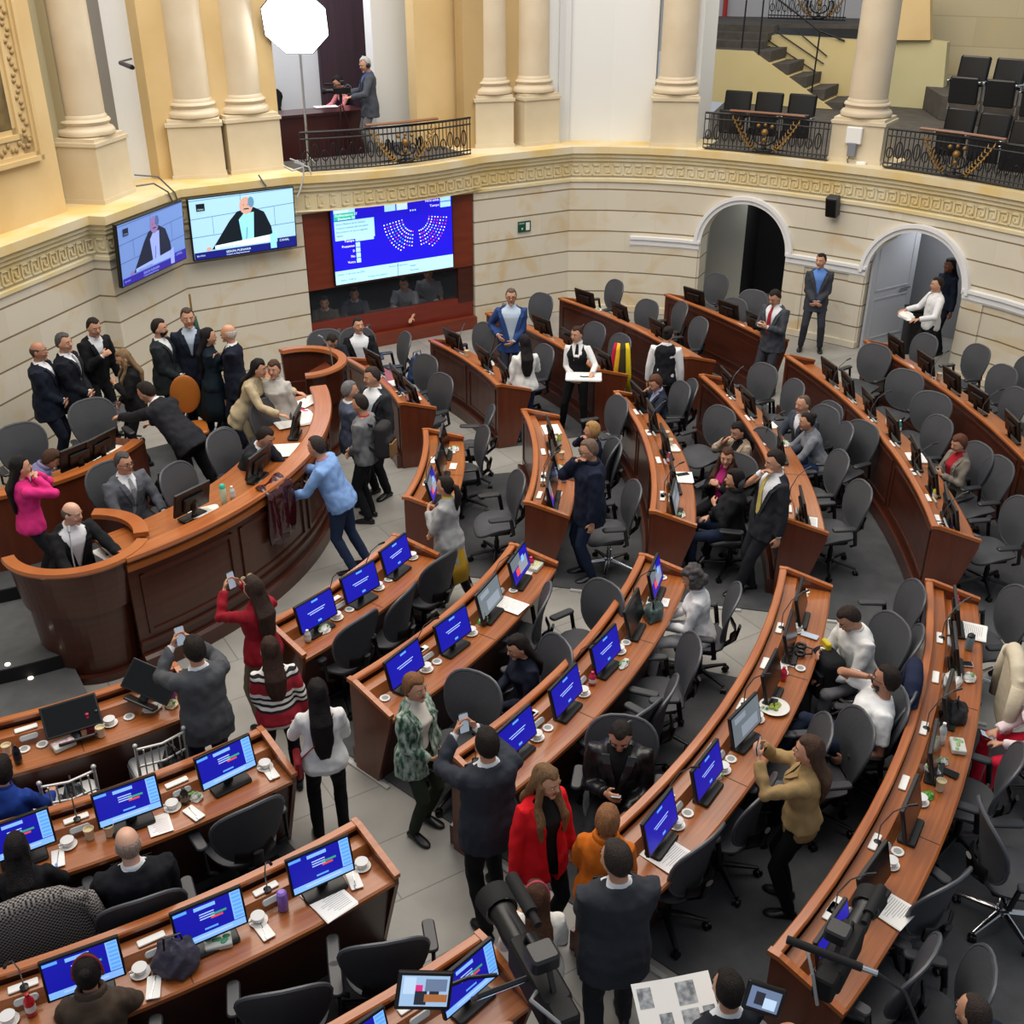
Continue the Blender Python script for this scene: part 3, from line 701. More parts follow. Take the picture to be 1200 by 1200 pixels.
television('dimmer purple-tinted wall television at far left, seen at a slant', c, math.atan2(q.y - p.y, q.x - p.x), R(4), 1.60, .84, '_dim')
# ================================================================== desks
seat_slots = []
def desk(label, Rr, a0, a1, group=None, z0=0.0, pads=(), ends=(1, 1)):
    am = (a0 + a1) / 2
    t = thing('curved_desk', label, 'desk', (0, 0, 0), 0, None)
    T = .03
    m = MB(); m.arc([(0, 0), (T, 0), (T, .93), (0, .93)], Rr, a0, a1)
    fp = m.build('front_panel', wood_pan, t)
    m = MB(); m.arc([(-.07, 0), (0, 0), (0, .17), (-.04, .19), (-.07, .19)], Rr, a0, a1); m.build('plinth', wood_pan, t)
    m = MB()                                    # raised frames on the front panel
    n = max(1, round(abs(a1 - a0) / (R(1) * 0 + 9)))
    for i in range(n):
        b0 = a0 + (a1 - a0) * i / n; b1 = a0 + (a1 - a0) * (i + 1) / n; w = math.degrees(.05 / Rr)
        b0 += w; b1 -= w
        for z in (.26, .82): m.arc([(-.012, z), (0, z), (0, z + .03), (-.012, z + .03)], Rr, b0, b1)
        for b in (b0, b1 - w * .5): m.arc([(-.012, .26), (0, .26), (0, .85), (-.012, .85)], Rr, b, b + w * .5)
    m.build('panel_moulding', wood_pan, t)
    m = MB(); m.arc([(-.02, .925), (.05, .925), (.05, .95), (.04, .958), (-.012, .958), (-.02, .95)], Rr, a0 - .1, a1 + .1); m.build('rim', wood_rim, t)
    m = MB(); m.arc([(.05, .88), (.155, .872), (.20, .785), (.47, .775), (.485, .765), (.485, .735), (.05, .735)], Rr, a0, a1)
    m.build('worktop', wood_top, t)
    m = MB()
    k = 0
    nj = max(1, round(abs(a1 - a0) / 9))
    for i in range(1, nj): b = a0 + (a1 - a0) * i / nj; m.arc([(.20, .786), (.47, .776), (.47, .777), (.20, .7875)], Rr, b, b + math.degrees(.006 / Rr))
    if nj > 1: m.build('joint_line', wood_dark, t)
    m = MB(); m.arc([(.42, .735), (.445, .735), (.27, 0), (.245, 0)], Rr, a0, a1); m.build('knee_panel', wood_dark, t)
    for a, e in ((a0, ends[0]), (a1, ends[1])):
        if not e: continue
        m = MB(); sg = 1 if a == a1 else -1; w = sg * math.degrees(.03 / Rr)
        pr = [(-.0, 0), (.27, 0), (.485, .735), (.485, .80), (.05, .93), (-.0, .93)]
        m.arc(pr, Rr, a, a + w, 5); ep = m.build('end_panel', wood_end, t)
        m = MB(); m.arc([(-.024, .925), (.052, .925), (.495, .80), (.495, .834), (.052, .963), (-.024, .963)], Rr, a - w * .2, a + w * 1.3, 5); m.build('end_rim', wood_rim, t)
    for a in pads:
        if a is None: continue
        M = desk_frame(Rr, a)
        sx = 1 if (a - a0) * R(1) * Rr > .46 else -1
        if sx < 0 and (a1 - a) * R(1) * Rr < .46: continue
        m = MB(); m.rbox((.34 * sx, .10, .884), (.17, .055, .012), .008, M=M); m.build('speaker_plate', white, t)
        m = MB()
        for q in (-.10, -.035): m.rbox((0, 0, 0), (.14, .045, .02), .02, M=M @ Matrix.Translation((.34 * sx + q * .1, .185 + (q + .035) * .75, .826 - (q + .1) * -.45)) @ Matrix.Rotation(R(-52), 4, 'X'))
        m.build('voting_pad', mat('pad_grey', '#a9acae', .4), t)
    return t
def desk_frame(Rr, a):       # local x: along the desk (to a sitter's right), y: towards the sitter, z up
    o = pol(Rr, a); yv = (pol(1, a) - pol(0, a)).normalized(); zv = Vector((0, 0, 1)); xv = yv.cross(zv)
    xv = -xv if False else xv
    M = Matrix(((xv.x, yv.x, 0, o.x), (xv.y, yv.y, 0, o.y), (0, 0, 1, 0), (0, 0, 0, 1)))
    return M
def A(px, py, z=1.0): return topol(at(px, py, z))[1]
mon_specs = [    # desk name, radius, a0, a1, monitors (pixel, screen kind), ends
 ('frontmost left row', 'near left row, frontmost, with the unplugged tilted monitor', 5.48, -78, -51.2, [(85, 838, 'off')], (0, 1)),
 ('second left row', 'near left row, second from the dais, with silver chairs before it', 6.70, -78, -49.7, [(20, 972, 'vote'), (148, 935, 'vote'), (258, 884, 'vote')], (0, 1)),
 ('third left row', 'near left row, third from the dais, at lower left', 8.02, -78, -49.6, [(95, 1123, 'vote'), (240, 1064, 'vote'), (366, 1001, 'vote')], (0, 1)),
 ('bottom left row', 'bottom row behind the camcorder screen', 9.33, -70, -49.3, [(541, 1131, 'vote'), (400, 1203, 'vote')], (0, 1)),
 ('first central row by the dais', 'central row nearest the dais, with three blue monitors', 5.48, -41.2, -21.8, [(362, 711, 'text'), (415, 679, 'text'), (452, 646, 'text')], (1, 1)),
 ('second central row', 'central row, second from the dais', 6.67, -41.8, -19.5, [(465, 773, 'text'), (522, 733, 'text'), (567, 697, 'pale'), (597, 658, 'cam')], (1, 1)),
 ('third central row', 'central row, third from the dais, ending beside the white-hooded woman', 7.96, -42.6, -17.8, [(591, 851, 'text'), (652, 804, 'text'), (700, 757, 'text'), (734, 715, 'off'), (754, 672, 'cam')], (1, 1)),
 ('fourth central row with the salad', 'central row, fourth from the dais, with the salad plate', 9.32, -43.5, -16.8, [(755, 952, 'text'), (811, 894, 'text'), (858, 838, 'pale'), (889, 787, 'off'), (908, 740, 'off'), (918, 700, 'off')], (1, 1)),
 ('fifth central row full of bags', 'central row, fifth from the dais, cluttered with bags and bottles', 10.67, -42.3, -15.9, [(949, 1082, 'text'), (1012, 1020, 'off'), (1052, 940, 'off'), (1075, 872, 'off'), (1095, 812, 'off'), (1103, 755, 'off'), (1108, 712, 'off')], (1, 1)),
 ('first middle row by the dais', 'short middle row nearest the dais, by the woman in a yellow skirt', 5.25, -12.6, 7.2, [(508, 570, 'cam'), (514, 540, 'off'), (507, 515, 'off')], (1, 1)),
 ('second middle row', 'middle row, second from the dais, behind the man in the navy padded coat', 6.57, -11.1, 11.3, [(634, 586, 'cam'), (638, 562, 'off'), (636, 535, 'off'), (626, 506, 'off')], (1, 1)),
 ('third middle row with green bottles', 'middle row, third from the dais, with two green bottles', 7.93, -10.7, 14.0, [(776, 588, 'pale'), (774, 553, 'off'), (762, 515, 'off'), (748, 485, 'off'), (735, 462, 'off')], (1, 1)),
 ('fourth middle row', 'middle row, fourth from the dais, against which the man with yellow tie leans', 9.30, -10.2, 15.9, [(928, 602, 'off'), (905, 520, 'off'), (892, 495, 'off'), (872, 468, 'off'), (848, 445, 'off')], (1, 1)),
 ('fifth middle row', 'middle row, fifth from the dais, with a purple bottle at its near end', 10.85, -9.6, 18.0, [(1080, 612, 'off'), (1070, 585, 'off'), (1058, 556, 'off'), (1045, 528, 'off'), (1025, 497, 'off'), (1004, 470, 'off'), (978, 450, 'off'), (952, 435, 'off')], (1, 1)),
 ('outermost row along the right wall', 'outermost middle row along the right wall', 12.33, -10, 18.9, [(1196, 522, 'off'), (1168, 498, 'off'), (1140, 466, 'off'), (1112, 444, 'off'), (1080, 425, 'off'), (1047, 405, 'off')], (1, 1)),
 ('small rear row beside the booth', 'small rear row beside the round booth, cluttered with papers', 5.06, 17.9, 39.5, [(480, 462, 'off'), (458, 442, 'off'), (425, 424, 'off')], (1, 1)),
 ('rear row before the blue blazer', 'rear row in front of the man in the blue blazer', 6.48, 19.9, 38.5, [(585, 436, 'off'), (560, 418, 'off'), (530, 396, 'off')], (1, 1)),
 ('rear row behind the waitress', 'rear row behind the waitress with the tray', 7.98, 20.2, 42.3, [(700, 423, 'off'), (660, 398, 'off'), (628, 382, 'off')], (1, 1)),
 ('rear row before the stone corner', 'rear row in front of the corner of the stone wall', 9.44, 20.6, 41.0, [(755, 387, 'off'), (722, 365, 'off'), (689, 348, 'off')], (1, 1)),
 ('rear row before the left arch', 'rear row in front of the left arch', 11.0, 22.8, 35.6, [(876, 378, 'off'), (850, 363, 'off'), (812, 347, 'off')], (1, 1)),
]
# ---- monitors
scr_blue = emis('monitor_blue', '#15169c', .9); scr_lb = emis('monitor_light', '#7fb4f2', .9); scr_hd = emis('monitor_header', '#5aa0f0', .9); scr_txt = emis('monitor_text', '#a8c4ff', .9); scr_red = emis('monitor_red', '#d84a4a', .9)
scr_grn = emis('monitor_green', '#3c9a7a', .9); scr_pale = emis('monitor_pale', '#76828a', .5); scr_off = mat('monitor_off', '#060709', .18, spec=.35); scr_gry = emis('monitor_grey', '#9aa6b4', .5)
def monitor(kind):
    t = empty('desk_monitor'); t['category'] = 'monitor'
    tm = Matrix.Translation((0, 0, .21)) @ Matrix.Rotation(R(14), 4, 'X')
    W, Hh = .42, .245
    m = MB(); m.rbox((0, 0, 0), (W + .03, .03, Hh + .03), .008, M=tm); m.rbox((0, -.025, -.02), (.26, .03, .16), .02, M=tm); m.build('housing', black, t)
    m = MB()
    def q(u0, u1, v0, v1, mi, y=.0155): m.poly([tm @ Vector((-(u - .5) * W, y, (.5 - v) * Hh)) for u, v in ((u0, v1), (u1, v1), (u1, v0), (u0, v0))], mi)
    if kind == 'vote':
        q(0, 1, 0, 1, 0); q(.84, 1, 0, .8, 1, .016); q(0, 1, .82, 1, 1, .0162); q(0, .2, .02, .10, 2, .016); q(.3, .62, .05, .15, 1, .016)
        for k in range(7): q(.86, .99, .03 + .11 * k, .10 + .11 * k, 2, .0165)
        for k in range(3): q(.36, .58, .27 + .07 * k, .30 + .07 * k, 3, .016)
        q(.52, .76, .36, .42, 4, .0163); q(.52, .70, .44, .50, 5, .0163); q(.4, .6, .70, .75, 2, .016); q(.2, .8, .88, .93, 3, .0166)
    elif kind == 'text':
        q(0, 1, 0, 1, 0); q(.42, .6, .05, .12, 2, .016); q(.25, .75, .42, .45, 3, .016); q(.3, .7, .5, .53, 3, .016); q(.47, .57, .84, .92, 2, .016)
    elif kind == 'cam':
        q(0, 1, 0, 1, 0); q(0, .55, .0, .45, 6, .016); q(.4, .9, .35, .85, 7, .0163); q(.2, .4, .5, .8, 5, .0166); q(.6, .75, .25, .5, 1, .0168)
    elif kind == 'pale': q(0, 1, 0, 1, 6); q(.1, .5, .1, .3, 7, .016); q(.3, .9, .5, .9, 7, .016)
    else: q(0, 1, 0, 1, 8)
    m.build('display', [scr_blue, scr_lb, scr_hd, scr_txt, scr_grn, scr_red, scr_pale, scr_gry, scr_off], t)
    m = MB(); m.rbox((0, .03, .012), (.30, .13, .024), .02); m.build('base', black, t, True)
    m = MB(); m.tube([(0, .0, .02), (0, -.03, .12), (0, -.03, .2)], [(.04, .015)] * 3, 8); m.build('neck', black, t, True)
    return t
MON = {k: monitor(k) for k in ('vote', 'text', 'cam', 'pale', 'off')}
def gooseneck():
    t = empty('gooseneck_microphone'); t['category'] = 'microphone'
    m = MB(); m.lathe([(.03, 0), (.03, .01), (.01, .02)], 12); m.build('base', black, t)
    m = MB(); m.tube([(0, 0, .01), (0, .0, .16), (0, .06, .30), (0, .14, .38)], .005, 6); m.build('stem', mat('mic_stem', '#6c6e72', .3, metal=.6), t, True)
    m = MB(); m.tube([(0, .14, .38), (0, .20, .41)], [.008, .011], 8); m.build('capsule', black, t, True)
    return t
MIC = gooseneck()
SEATW = {'vote': 'with vote chart', 'text': 'with blue text', 'cam': 'with camera picture', 'pale': 'with grey picture', 'off': 'switched off'}
DESKS = {}
for di, (sn, dn, Rr, a0, a1, mons, ends) in enumerate(mon_specs):
    angs = [A(x, y, 1.0) for x, y, k in mons]
    padl = [a for a in angs]
    d = desk('curved desk, ' + dn, Rr, a0, a1, pads=padl if Rr < 12 else (), ends=ends)
    DESKS[di] = (dn, Rr, a0, a1)
    for i, ((x, y, k), a) in enumerate(zip(mons, angs)):
        if di == 0: continue
        a = max(a0 + math.degrees(.25 / Rr), min(a, a1 - math.degrees(.25 / Rr)))
        p = pol(Rr + .235, a, .782); rz = R(a - 90)
        o = place(MON[k], p, rz + R(random.uniform(-7, 7)), 'desk monitor %s, %s from near end, %s' % (SEATW[k], ORD[i], sn), 'desk monitors on the curved rows')
        if i % 2 == (di % 2) and di < 18:
            am_ = a - math.degrees(.33 / Rr)
            if am_ < a0 + .5: am_ = a + math.degrees(.3 / Rr)
            pm = pol(Rr + .12, am_, .878)
            place(MIC, pm, rz + R(random.uniform(-30, 30)), 'gooseneck microphone beside the %s monitor from near end, %s' % (ORD[i], sn), 'gooseneck microphones on the desks')
# tilted unplugged monitor and the dark one lying on the front left row
t = place(MON['off'], at(166, 824, .86), 0, 'black monitor tilted diagonally on the frontmost left row, screen off', 'desk monitors on the curved rows'); t.rotation_euler = (R(26), R(-20), R(168)); t.scale = (.92,) * 3
t = place(MON['off'], pol(5.48 + .33, A(86, 852, .8), .787), 0, 'black monitor lying tilted back on the frontmost left row', 'desk monitors on the curved rows'); t.rotation_euler = (R(34), 0, R(A(88, 845) - 90)); t.scale = (.95,) * 3
# ================================================================== dais, presidency desk, lecterns
m = MB()
m.arc([(-3.85, 0), (0, 0), (0, .45), (-3.85, .45)], 3.9, -50, 38); m.arc([(-2.4, 0), (0, 0), (0, .45), (-2.4, .45)], 2.5, -140, -50)
struct('floor_dais', m, carpet)
m = MB(); m.arc([(-1.3, 0), (0, 0), (0, .30), (-1.3, .30)], 3.76, -140, -50); m.arc([(-.6, 0), (0, 0), (0, .15), (-.6, .15)], 4.35, -140, -57); struct('trim_17', m, [mat('step_carpet', '#4a4c4e', .95, col2='#5a5c5e', scale=5)])
m = MB()
for r, z in ((2.5, .45), (3.76, .30), (4.35, .15)): m.arc([(.001, 0 if z < .2 else z - .15), (.012, 0 if z < .2 else z - .15), (.012, z - .005), (.001, z - .005)], r, -140, -57 if z < .4 else -50)
struct('trim_18', m, blackm)
m = MB(); random.seed(2)
for (x, y, z) in ((4, 656, .45), (30, 653, .45), (9, 779, .3), (36, 795, .15), (1, 658, .45)):
    p = at(x, y, z); m.lathe([(.025, 0), (.025, .01)], 10, p)
o = struct('trim_19', m, emis('step_light', '#fff6dd', 3))
t = thing('presidency_desk', 'tall curved presidency desk on the dais with dark panelled front', 'desk')
RP = 4.08; a0, a1 = -48.5, 18.5
m = MB(); m.arc([(-.04, 0), (0, 0), (0, 1.24), (-.04, 1.24)], RP, a0, a1); m.build('front_panel', wood_pan, t)
m = MB(); m.arc([(0, 0), (.07, 0), (.07, .16), (.04, .19), (0, .19)], RP, a0, a1); m.arc([(0, .30), (.03, .30), (.03, .34), (0, .34)], RP, a0, a1); m.build('plinth', wood_pan, t)
m = MB()
for b0, b1 in ((-47, -32), (-30.5, -14), (-12.5, 3), (4.5, 17)):
    for z in (.40, 1.02): m.arc([(0, z), (.02, z), (.02, z + .04), (0, z + .04)], RP, b0, b1)
    for b in (b0, b1 - .6): m.arc([(0, .40), (.02, .40), (.02, 1.06), (0, 1.06)], RP, b, b + .6)
m.build('panel_moulding', wood_pan, t)
m = MB(); m.arc([(-.16, 1.25), (.05, 1.25), (.06, 1.27), (.05, 1.30), (-.14, 1.30), (-.16, 1.29)], RP, a0, a1); m.arc([(0, 1.13), (.03, 1.14), (.03, 1.20), (0, 1.21)], RP, a0, a1); m.build('rim', wood_rim, t)
m = MB(); m.arc([(-.75, 1.15), (-.14, 1.15), (-.14, 1.19), (-.75, 1.18)], RP, a0, a1); m.build('worktop', wood_top, t)
m = MB(); m.arc([(-.5, .45), (-.47, .45), (-.47, 1.15), (-.5, 1.15)], RP, a0, a1); m.build('knee_panel', wood_dark, t)
t = thing('rear_bench_desk', 'curved wooden desk of the upper bench behind the grey-suited man', 'desk')
m = MB(); m.arc([(-.04, .45), (0, .45), (0, 1.28), (-.04, 1.28)], 2.12, -85, -12); m.build('front_panel', wood_end, t)
m = MB(); m.arc([(-.10, 1.28), (.03, 1.28), (.03, 1.32), (-.10, 1.32)], 2.12, -85, -12); m.build('rim', wood_rim, t)
m = MB(); m.arc([(-.45, 1.18), (-.08, 1.18), (-.08, 1.21), (-.45, 1.21)], 2.12, -85, -12); m.build('worktop', wood_top, t)
m = MB(); m.prism([pol(1.55, -12, .45), pol(2.12, -12, .45), pol(2.12, -12, 1.28), pol(1.55, -12, 1.28)], (.02, .06, 0)); m.build('end_panel', wood_end, t)
def booth(label, c, z0, parts, r, back=None):
    t = thing('lectern_booth', label, 'lectern', (c[0], c[1], 0))
    def seg(prof, b0, b1, n=22):
        m = MB(); k = 0
        for i in range(n + 1):
            a = R(b0 + (b1 - b0) * i / n)
            for rr, z in prof: m.v.append(Vector((rr * math.cos(a), rr * math.sin(a), z)))
        q = len(prof)
        for i in range(n):
            for j in range(q):
                A_ = i * q + j; B_ = i * q + (j + 1) % q
                m.face((A_, B_, B_ + q, A_ + q), 0, [(i * .06, prof[j][1]), (i * .06, prof[(j + 1) % q][1]), (i * .06 + .06, prof[(j + 1) % q][1]), (i * .06 + .06, prof[j][1])])
        m.face(range(q)); m.face([n * q + j for j in range(q)][::-1])
        return m
    b0, b1 = parts
    seg([(r - .09, 1.26), (r + .03, 1.26), (r + .04, 1.28), (r + .03, 1.31), (r - .08, 1.31)], b0, b1).build('rim', wood_rim, t)
    seg([(r - .09, .8), (r - .06, .78), (r, 1.26), (r - .04, 1.26)], b0, b1).build('upper_shell', wood_pan, t)
    seg([(r - .19, z0), (r - .15, z0), (r - .09, .84), (r - .13, .84)], b0, b1).build('lower_shell', wood_pan, t)
    seg([(r - .14, z0), (r - .08, z0), (r - .08, z0 + .08), (r - .14, z0 + .08)], b0, b1).build('plinth', wood_pan, t)
    if back:
        seg([(r - .14, 1.24), (r + .0, 1.24), (r + .0, 1.29), (r - .14, 1.29)], *back).build('rear_rim', wood_rim, t)
        seg([(r - .08, z0), (r - .05, z0), (r - .03, 1.24), (r - .06, 1.24)], *back).build('rear_shell', wood_end, t)
    m = MB(); mid = R((b0 + b1) / 2); d = Vector((math.cos(mid), math.sin(mid), 0)); e = Vector((-d.y, d.x, 0))
    m.prism([d * (r - .14) + e * .3 + Vector((0, 0, 1.12)), d * (r - .14) - e * .3 + Vector((0, 0, 1.12)), d * (r - .40) - e * .3 + Vector((0, 0, 1.02)), d * (r - .40) + e * .3 + Vector((0, 0, 1.02))], (0, 0, -.025)); m.build('reading_shelf', wood_end, t)
    m = MB(); m.tube([d * (r - .14) + Vector((0, 0, 1.1)), d * (r - .16) + Vector((0, 0, 1.4)), d * (r - .26) + Vector((0, 0, 1.58))], .007, 6); m.tube([d * (r - .26) + Vector((0, 0, 1.58)), d * (r - .31) + Vector((0, 0, 1.62))], .014, 8); m.build('microphone', mat('mic_grey', '#8e9094', .4), t, True)
    return t
booth('large tapered wooden lectern at which the bald man speaks', (-4.15, 9.05), 0, (-147, 0), .65, back=(15, 95))
booth('round wooden booth at the far end of the presidency desk', (-2.85, 13.95), 0, (-75, 130), .58)
t = thing('booth_counter', 'low curved wooden counter between the presidency desk and the round booth', 'desk')
m = MB(); m.arc([(-.05, .45), (0, .45), (0, 1.24), (-.05, 1.24)], 3.5, 19, 31); m.build('panel', wood_end, t)
m = MB(); m.arc([(-.12, 1.24), (.05, 1.24), (.05, 1.29), (-.12, 1.29)], 3.5, 19, 31); m.build('rim', wood_rim, t)
# ================================================================== office chairs
def chair(base_m, nm):
    t = empty('office_chair'); t['category'] = 'chair'
    m = MB(); rs = []                              # seat: rounded pan, dished, falling at the front edge
    def sp(a, ex=.62): c, s = math.cos(a), math.sin(a); return (abs(c) ** ex * (1 if c > 0 else -1), abs(s) ** ex * (1 if s > 0 else -1))
    def sz(x, y): return .45 + .10 * (x ** 2) * .6 - (.05 * max(0, y - .25) ** 1 * 1.6) + .02 * max(0, -y)
    for sc, dz in ((.02, -.035), (.9, -.035), (1, -.018), (1, .0), (.93, .012), (.5, .004), (.02, 0)):
        ring = []
        for k in range(28):
            u, v = sp(2 * PI * k / 28); w = .26 - .03 * (v < 0) * -v
            x, y = u * w * sc, v * .235 * sc + .02
            ring.append(Vector((x, y, sz(x / .26, y / .235) + dz)))
        rs.append(ring)
    m.rings(rs); m.build('seat', grey_mesh, t, True)
    # back: wide shoulders, narrow waist, curved
    def bp(u, v, off=0):                            # u -1..1, v 0..1
        w = .19 + .10 * math.sin(min(1, v * 1.25) * PI / 2)
        x = u * w; y = -.215 - .10 * v - .03 * math.sin(v * PI) * -1 + .05 * u * u
        z = .50 + .56 * v + .0 * abs(u)
        return Vector((x, y + off, z))
    N = 28; m = MB(); cen = []
    loop = [sp(2 * PI * k / N, .66) for k in range(N)]
    for off, scs in ((.012, (.02, .5, .95)), (-.012, (.95, .5, .02))):
        for sc in scs: cen.append([bp(u * sc, .5 + v * .5 * sc, off) for u, v in loop])
    m.rings(cen); bk = m.build('backrest', grey_mesh, t, True)
    m = MB(); pts = [bp(u * .98, .5 + v * .49) for u, v in loop]; m.tube(pts + [pts[0]], .014, 6, cap=False); m.build('back_frame', grey_frame, bk, True)
    m = MB(); m.tube([(-.15, -.26, .62), (-.06, -.30, .60), (.06, -.30, .60), (.15, -.26, .62)], [(.05, .012)] * 4, 8, up=(0, 1, 0)); m.tube([(0, -.20, .42), (0, -.31, .52), (0, -.34, .66)], [(.04, .015)] * 3, 8); m.build('lumbar_support', black, bk, True)
    for sx in (-1, 1):
        m = MB(); m.rbox((sx * .31, .02, .675), (.085, .27, .03), .035); ar = m.build('armrest', arm_pad, t, True)
        m = MB(); m.tube([(sx * .24, -.12, .42), (sx * .31, -.13, .47), (sx * .315, -.10, .66)], [(.022, .014)] * 3, 8); m.build('arm_post', black, ar, True)
    m = MB(); m.rbox((0, -.02, .39), (.22, .26, .07), .03); m.tube([(.1, -.1, .4), (.26, -.1, .4)], .008, 6); m.build('tilt_mechanism', black, t, True)
    m = MB(); m.lathe([(.028, .12), (.028, .26), (.02, .262), (.02, .37)], 14); m.build('gas_lift', base_m, t, True)
    m = MB(); m.lathe([(.05, .09), (.055, .11), (.05, .15), (.03, .155)], 14)
    for k in range(5):
        a = 2 * PI * k / 5 + .3; c, s = math.cos(a), math.sin(a)
        m.tube([(c * .03, s * .03, .125), (c * .16, s * .16, .11), (c * .31, s * .31, .085)], [(.028, .02), (.024, .016), (.016, .012)], 8)
    m.build('star_base', base_m, t, True)
    for k in range(5):
        a = 2 * PI * k / 5 + .3; M = Matrix.Translation((math.cos(a) * .31, math.sin(a) * .31, .032)) @ Matrix.Rotation(a + .6, 4, 'Z') @ Matrix.Rotation(PI / 2, 4, 'Y')
        m = MB(); m.lathe([(.02, -.028), (.032, -.024), (.032, -.006), (.014, -.004), (.014, .004), (.032, .006), (.032, .024), (.02, .028)], 14, M=M); m.build('caster', black, t, True)
    return t
CH = {'b': chair(black, 'b'), 'c': chair(chrome, 'c')}
# pixel of the backrest centre, facing offset from "towards the dais" in degrees, base, what it stands at
chairs = [
 (424, 750, 0, 'b', 'pushed to the left seat of the row with three blue monitors'), (477, 718, 8, 'b', 'at the middle seat of the row with three blue monitors'), (520, 676, -12, 'b', 'behind the woman in a mustard skirt, at the front row'),
 (641, 718, 18, 'b', 'high-backed in the open beside the second central row'), (560, 820, 95, 'b', 'turned sideways behind the seated woman with the laptop'),
 (712, 712, 60, 'b', 'half hidden behind the third central row, left of the switched-off monitor'),
 (813, 780, 30, 'b', 'turned sideways below the curly-haired woman'), (785, 832, 10, 'b', 'pushed under the third central row, empty'), (755, 858, -10, 'b', 'right behind the man in the leather jacket'),
 (825, 1012, -5, 'b', 'at the near end of the fourth central row, before the printed sheet'), (893, 952, 0, 'b', 'behind the woman in the tan jacket, pushed to the fourth row'), (1008, 872, 35, 'b', 'with a big grey back, right of the woman in the tan jacket'), (1072, 715, 15, 'b', 'behind the seated young man in white, near the aisle'), (1072, 770, 0, 'b', 'between the young man in white and the bearded man'), (1063, 838, 0, 'b', 'with a navy jacket over it, under the bearded man'), (965, 880, 20, 'b', 'partly hidden behind the raised arm of the tan jacket woman'),
 (1195, 722, 20, 'c', 'at the top end of the cluttered fifth row, near the aisle'), (1187, 915, 0, 'b', 'at the cluttered fifth row, below the red trousers'), (1108, 1062, -20, 'b', 'pushed under the fifth row beside the bright reflection'), (1080, 1150, 0, 'b', 'near the yellow bottle at the lower end of the fifth row'), (1150, 985, -150, 'c', 'with silver base standing free at the right edge'), (1150, 1170, 20, 'b', 'beside the balding head at the bottom right'),
 (452, 1135, -26, 'b', 'with its back to the camera behind the near left desk corner'), (335, 1192, -20, 'b', 'cut by the bottom edge, left of the camcorder'), (296, 975, 0, 'b', 'behind the second left row, near the woman in black trousers'), (48, 1085, 0, 'b', 'draped with a houndstooth coat'),
 (570, 525, 8, 'b', 'with a wide mesh back at the short middle row'), (577, 500, -10, 'b', 'small and half hidden behind the wide mesh back'), (610, 580, 20, 'b', 'facing left between the two nearest middle rows'), (722, 540, 10, 'b', 'behind the man in the navy padded coat'), (745, 592, 15, 'c', 'with silver base right of the navy padded coat'), (727, 488, 10, 'b', 'at the far end of the second middle row'),
 (812, 468, -10, 'b', 'right of the woman holding her face'), (847, 500, 25, 'b', 'turned sideways in the third middle row'),
 (897, 448, 15, 'b', 'behind the man in grey with the red tie'), (933, 468, 0, 'b', 'left of the balding seated man'), (975, 495, 10, 'b', 'behind the balding seated man'), (985, 555, 5, 'b', 'behind the woman in the grey sweater'), (1010, 592, 12, 'b', 'at the near end of the fourth middle row'), (1012, 518, 25, 'b', 'turned away behind the woman in the grey sweater'),
 (1027, 424, 20, 'b', 'at the far end of the fifth middle row'), (1062, 455, 30, 'b', 'second from the far end of the fifth middle row'), (1093, 482, 35, 'b', 'tilted back in the fifth middle row'), (1102, 512, 10, 'b', 'left of the woman in red and grey'), (1172, 562, 12, 'c', 'with a big back at the fifth middle row'), (1198, 612, 15, 'b', 'at the near end of the fifth middle row, by the right edge'),
 (1086, 412, 0, 'b', 'in front of the right arch at the wall row'), (1147, 425, 0, 'b', 'with a mesh back by the wall, right of the right arch'), (1177, 450, 5, 'b', 'second mesh back by the wall right of the arch'), (1192, 478, 0, 'b', 'in the wall row close to the right edge'), (1205, 440, -10, 'b', 'cut by the right edge near the wall'),
 (571, 398, 0, 'b', 'left of the man in the blue blazer'), (637, 362, 0, 'b', 'right of the man in the blue blazer'), (641, 425, 0, 'b', 'behind the woman in the white blouse'), (723, 346, -15, 'b', 'against the stone wall at the rear row'), (761, 370, 0, 'b', 'second from the left in the rear row by the stone wall'), (800, 373, -20, 'b', 'with a broad back in the rear row by the stone wall'), (822, 392, -10, 'b', 'at the near end of the row by the stone wall'), (730, 412, 0, 'b', 'carrying the red and yellow scarf'), (700, 398, 0, 'b', 'just behind the waitress'),
 (842, 338, 0, 'b', 'in the left arch opening'), (884, 358, 20, 'b', 'in front of the dark left arch'), (862, 368, 10, 'b', 'lower one in front of the left arch'),
 (478, 410, -20, 'b', 'with a wide back beside the seated man in black'), (503, 437, 10, 'b', 'with a blue jacket on it beside the small rear row'), (521, 460, 15, 'b', 'at the near end of the small rear row'),
]
def put_chair(px, py, off, kind, desc, z0=0.0):
    b = at(px, py, z0 + .80); r, a = topol(b); f = R(a + 180 + off)
    d = Vector((math.cos(f), math.sin(f), 0)); o = b + d * .28; o.z = z0
    return place(CH[kind], o, f - PI / 2, 'mesh office chair ' + desc, 'mesh office chairs')
for c in chairs: put_chair(*c)
for px, py, f, desc in ((107, 492, -50, 'standing empty at the rear bench on the dais'), (24, 522, -50, 'at the far left wall behind the lavender hood'), (258, 530, -20, 'empty on the dais, left of the man bending over papers'), (205, 572, -20, 'with the black bag, right of the man in the grey suit'), (318, 490, -60, 'right behind the woman in the beige coat'), (100, 455, 10, 'against the wall between the standing men')):
    b = at(px, py, 1.25); fr = R(f); d = Vector((math.cos(fr), math.sin(fr), 0)); o = b + d * .28; o.z = .45
    place(CH['b'], o, fr - PI / 2, 'mesh office chair ' + desc, 'mesh office chairs')
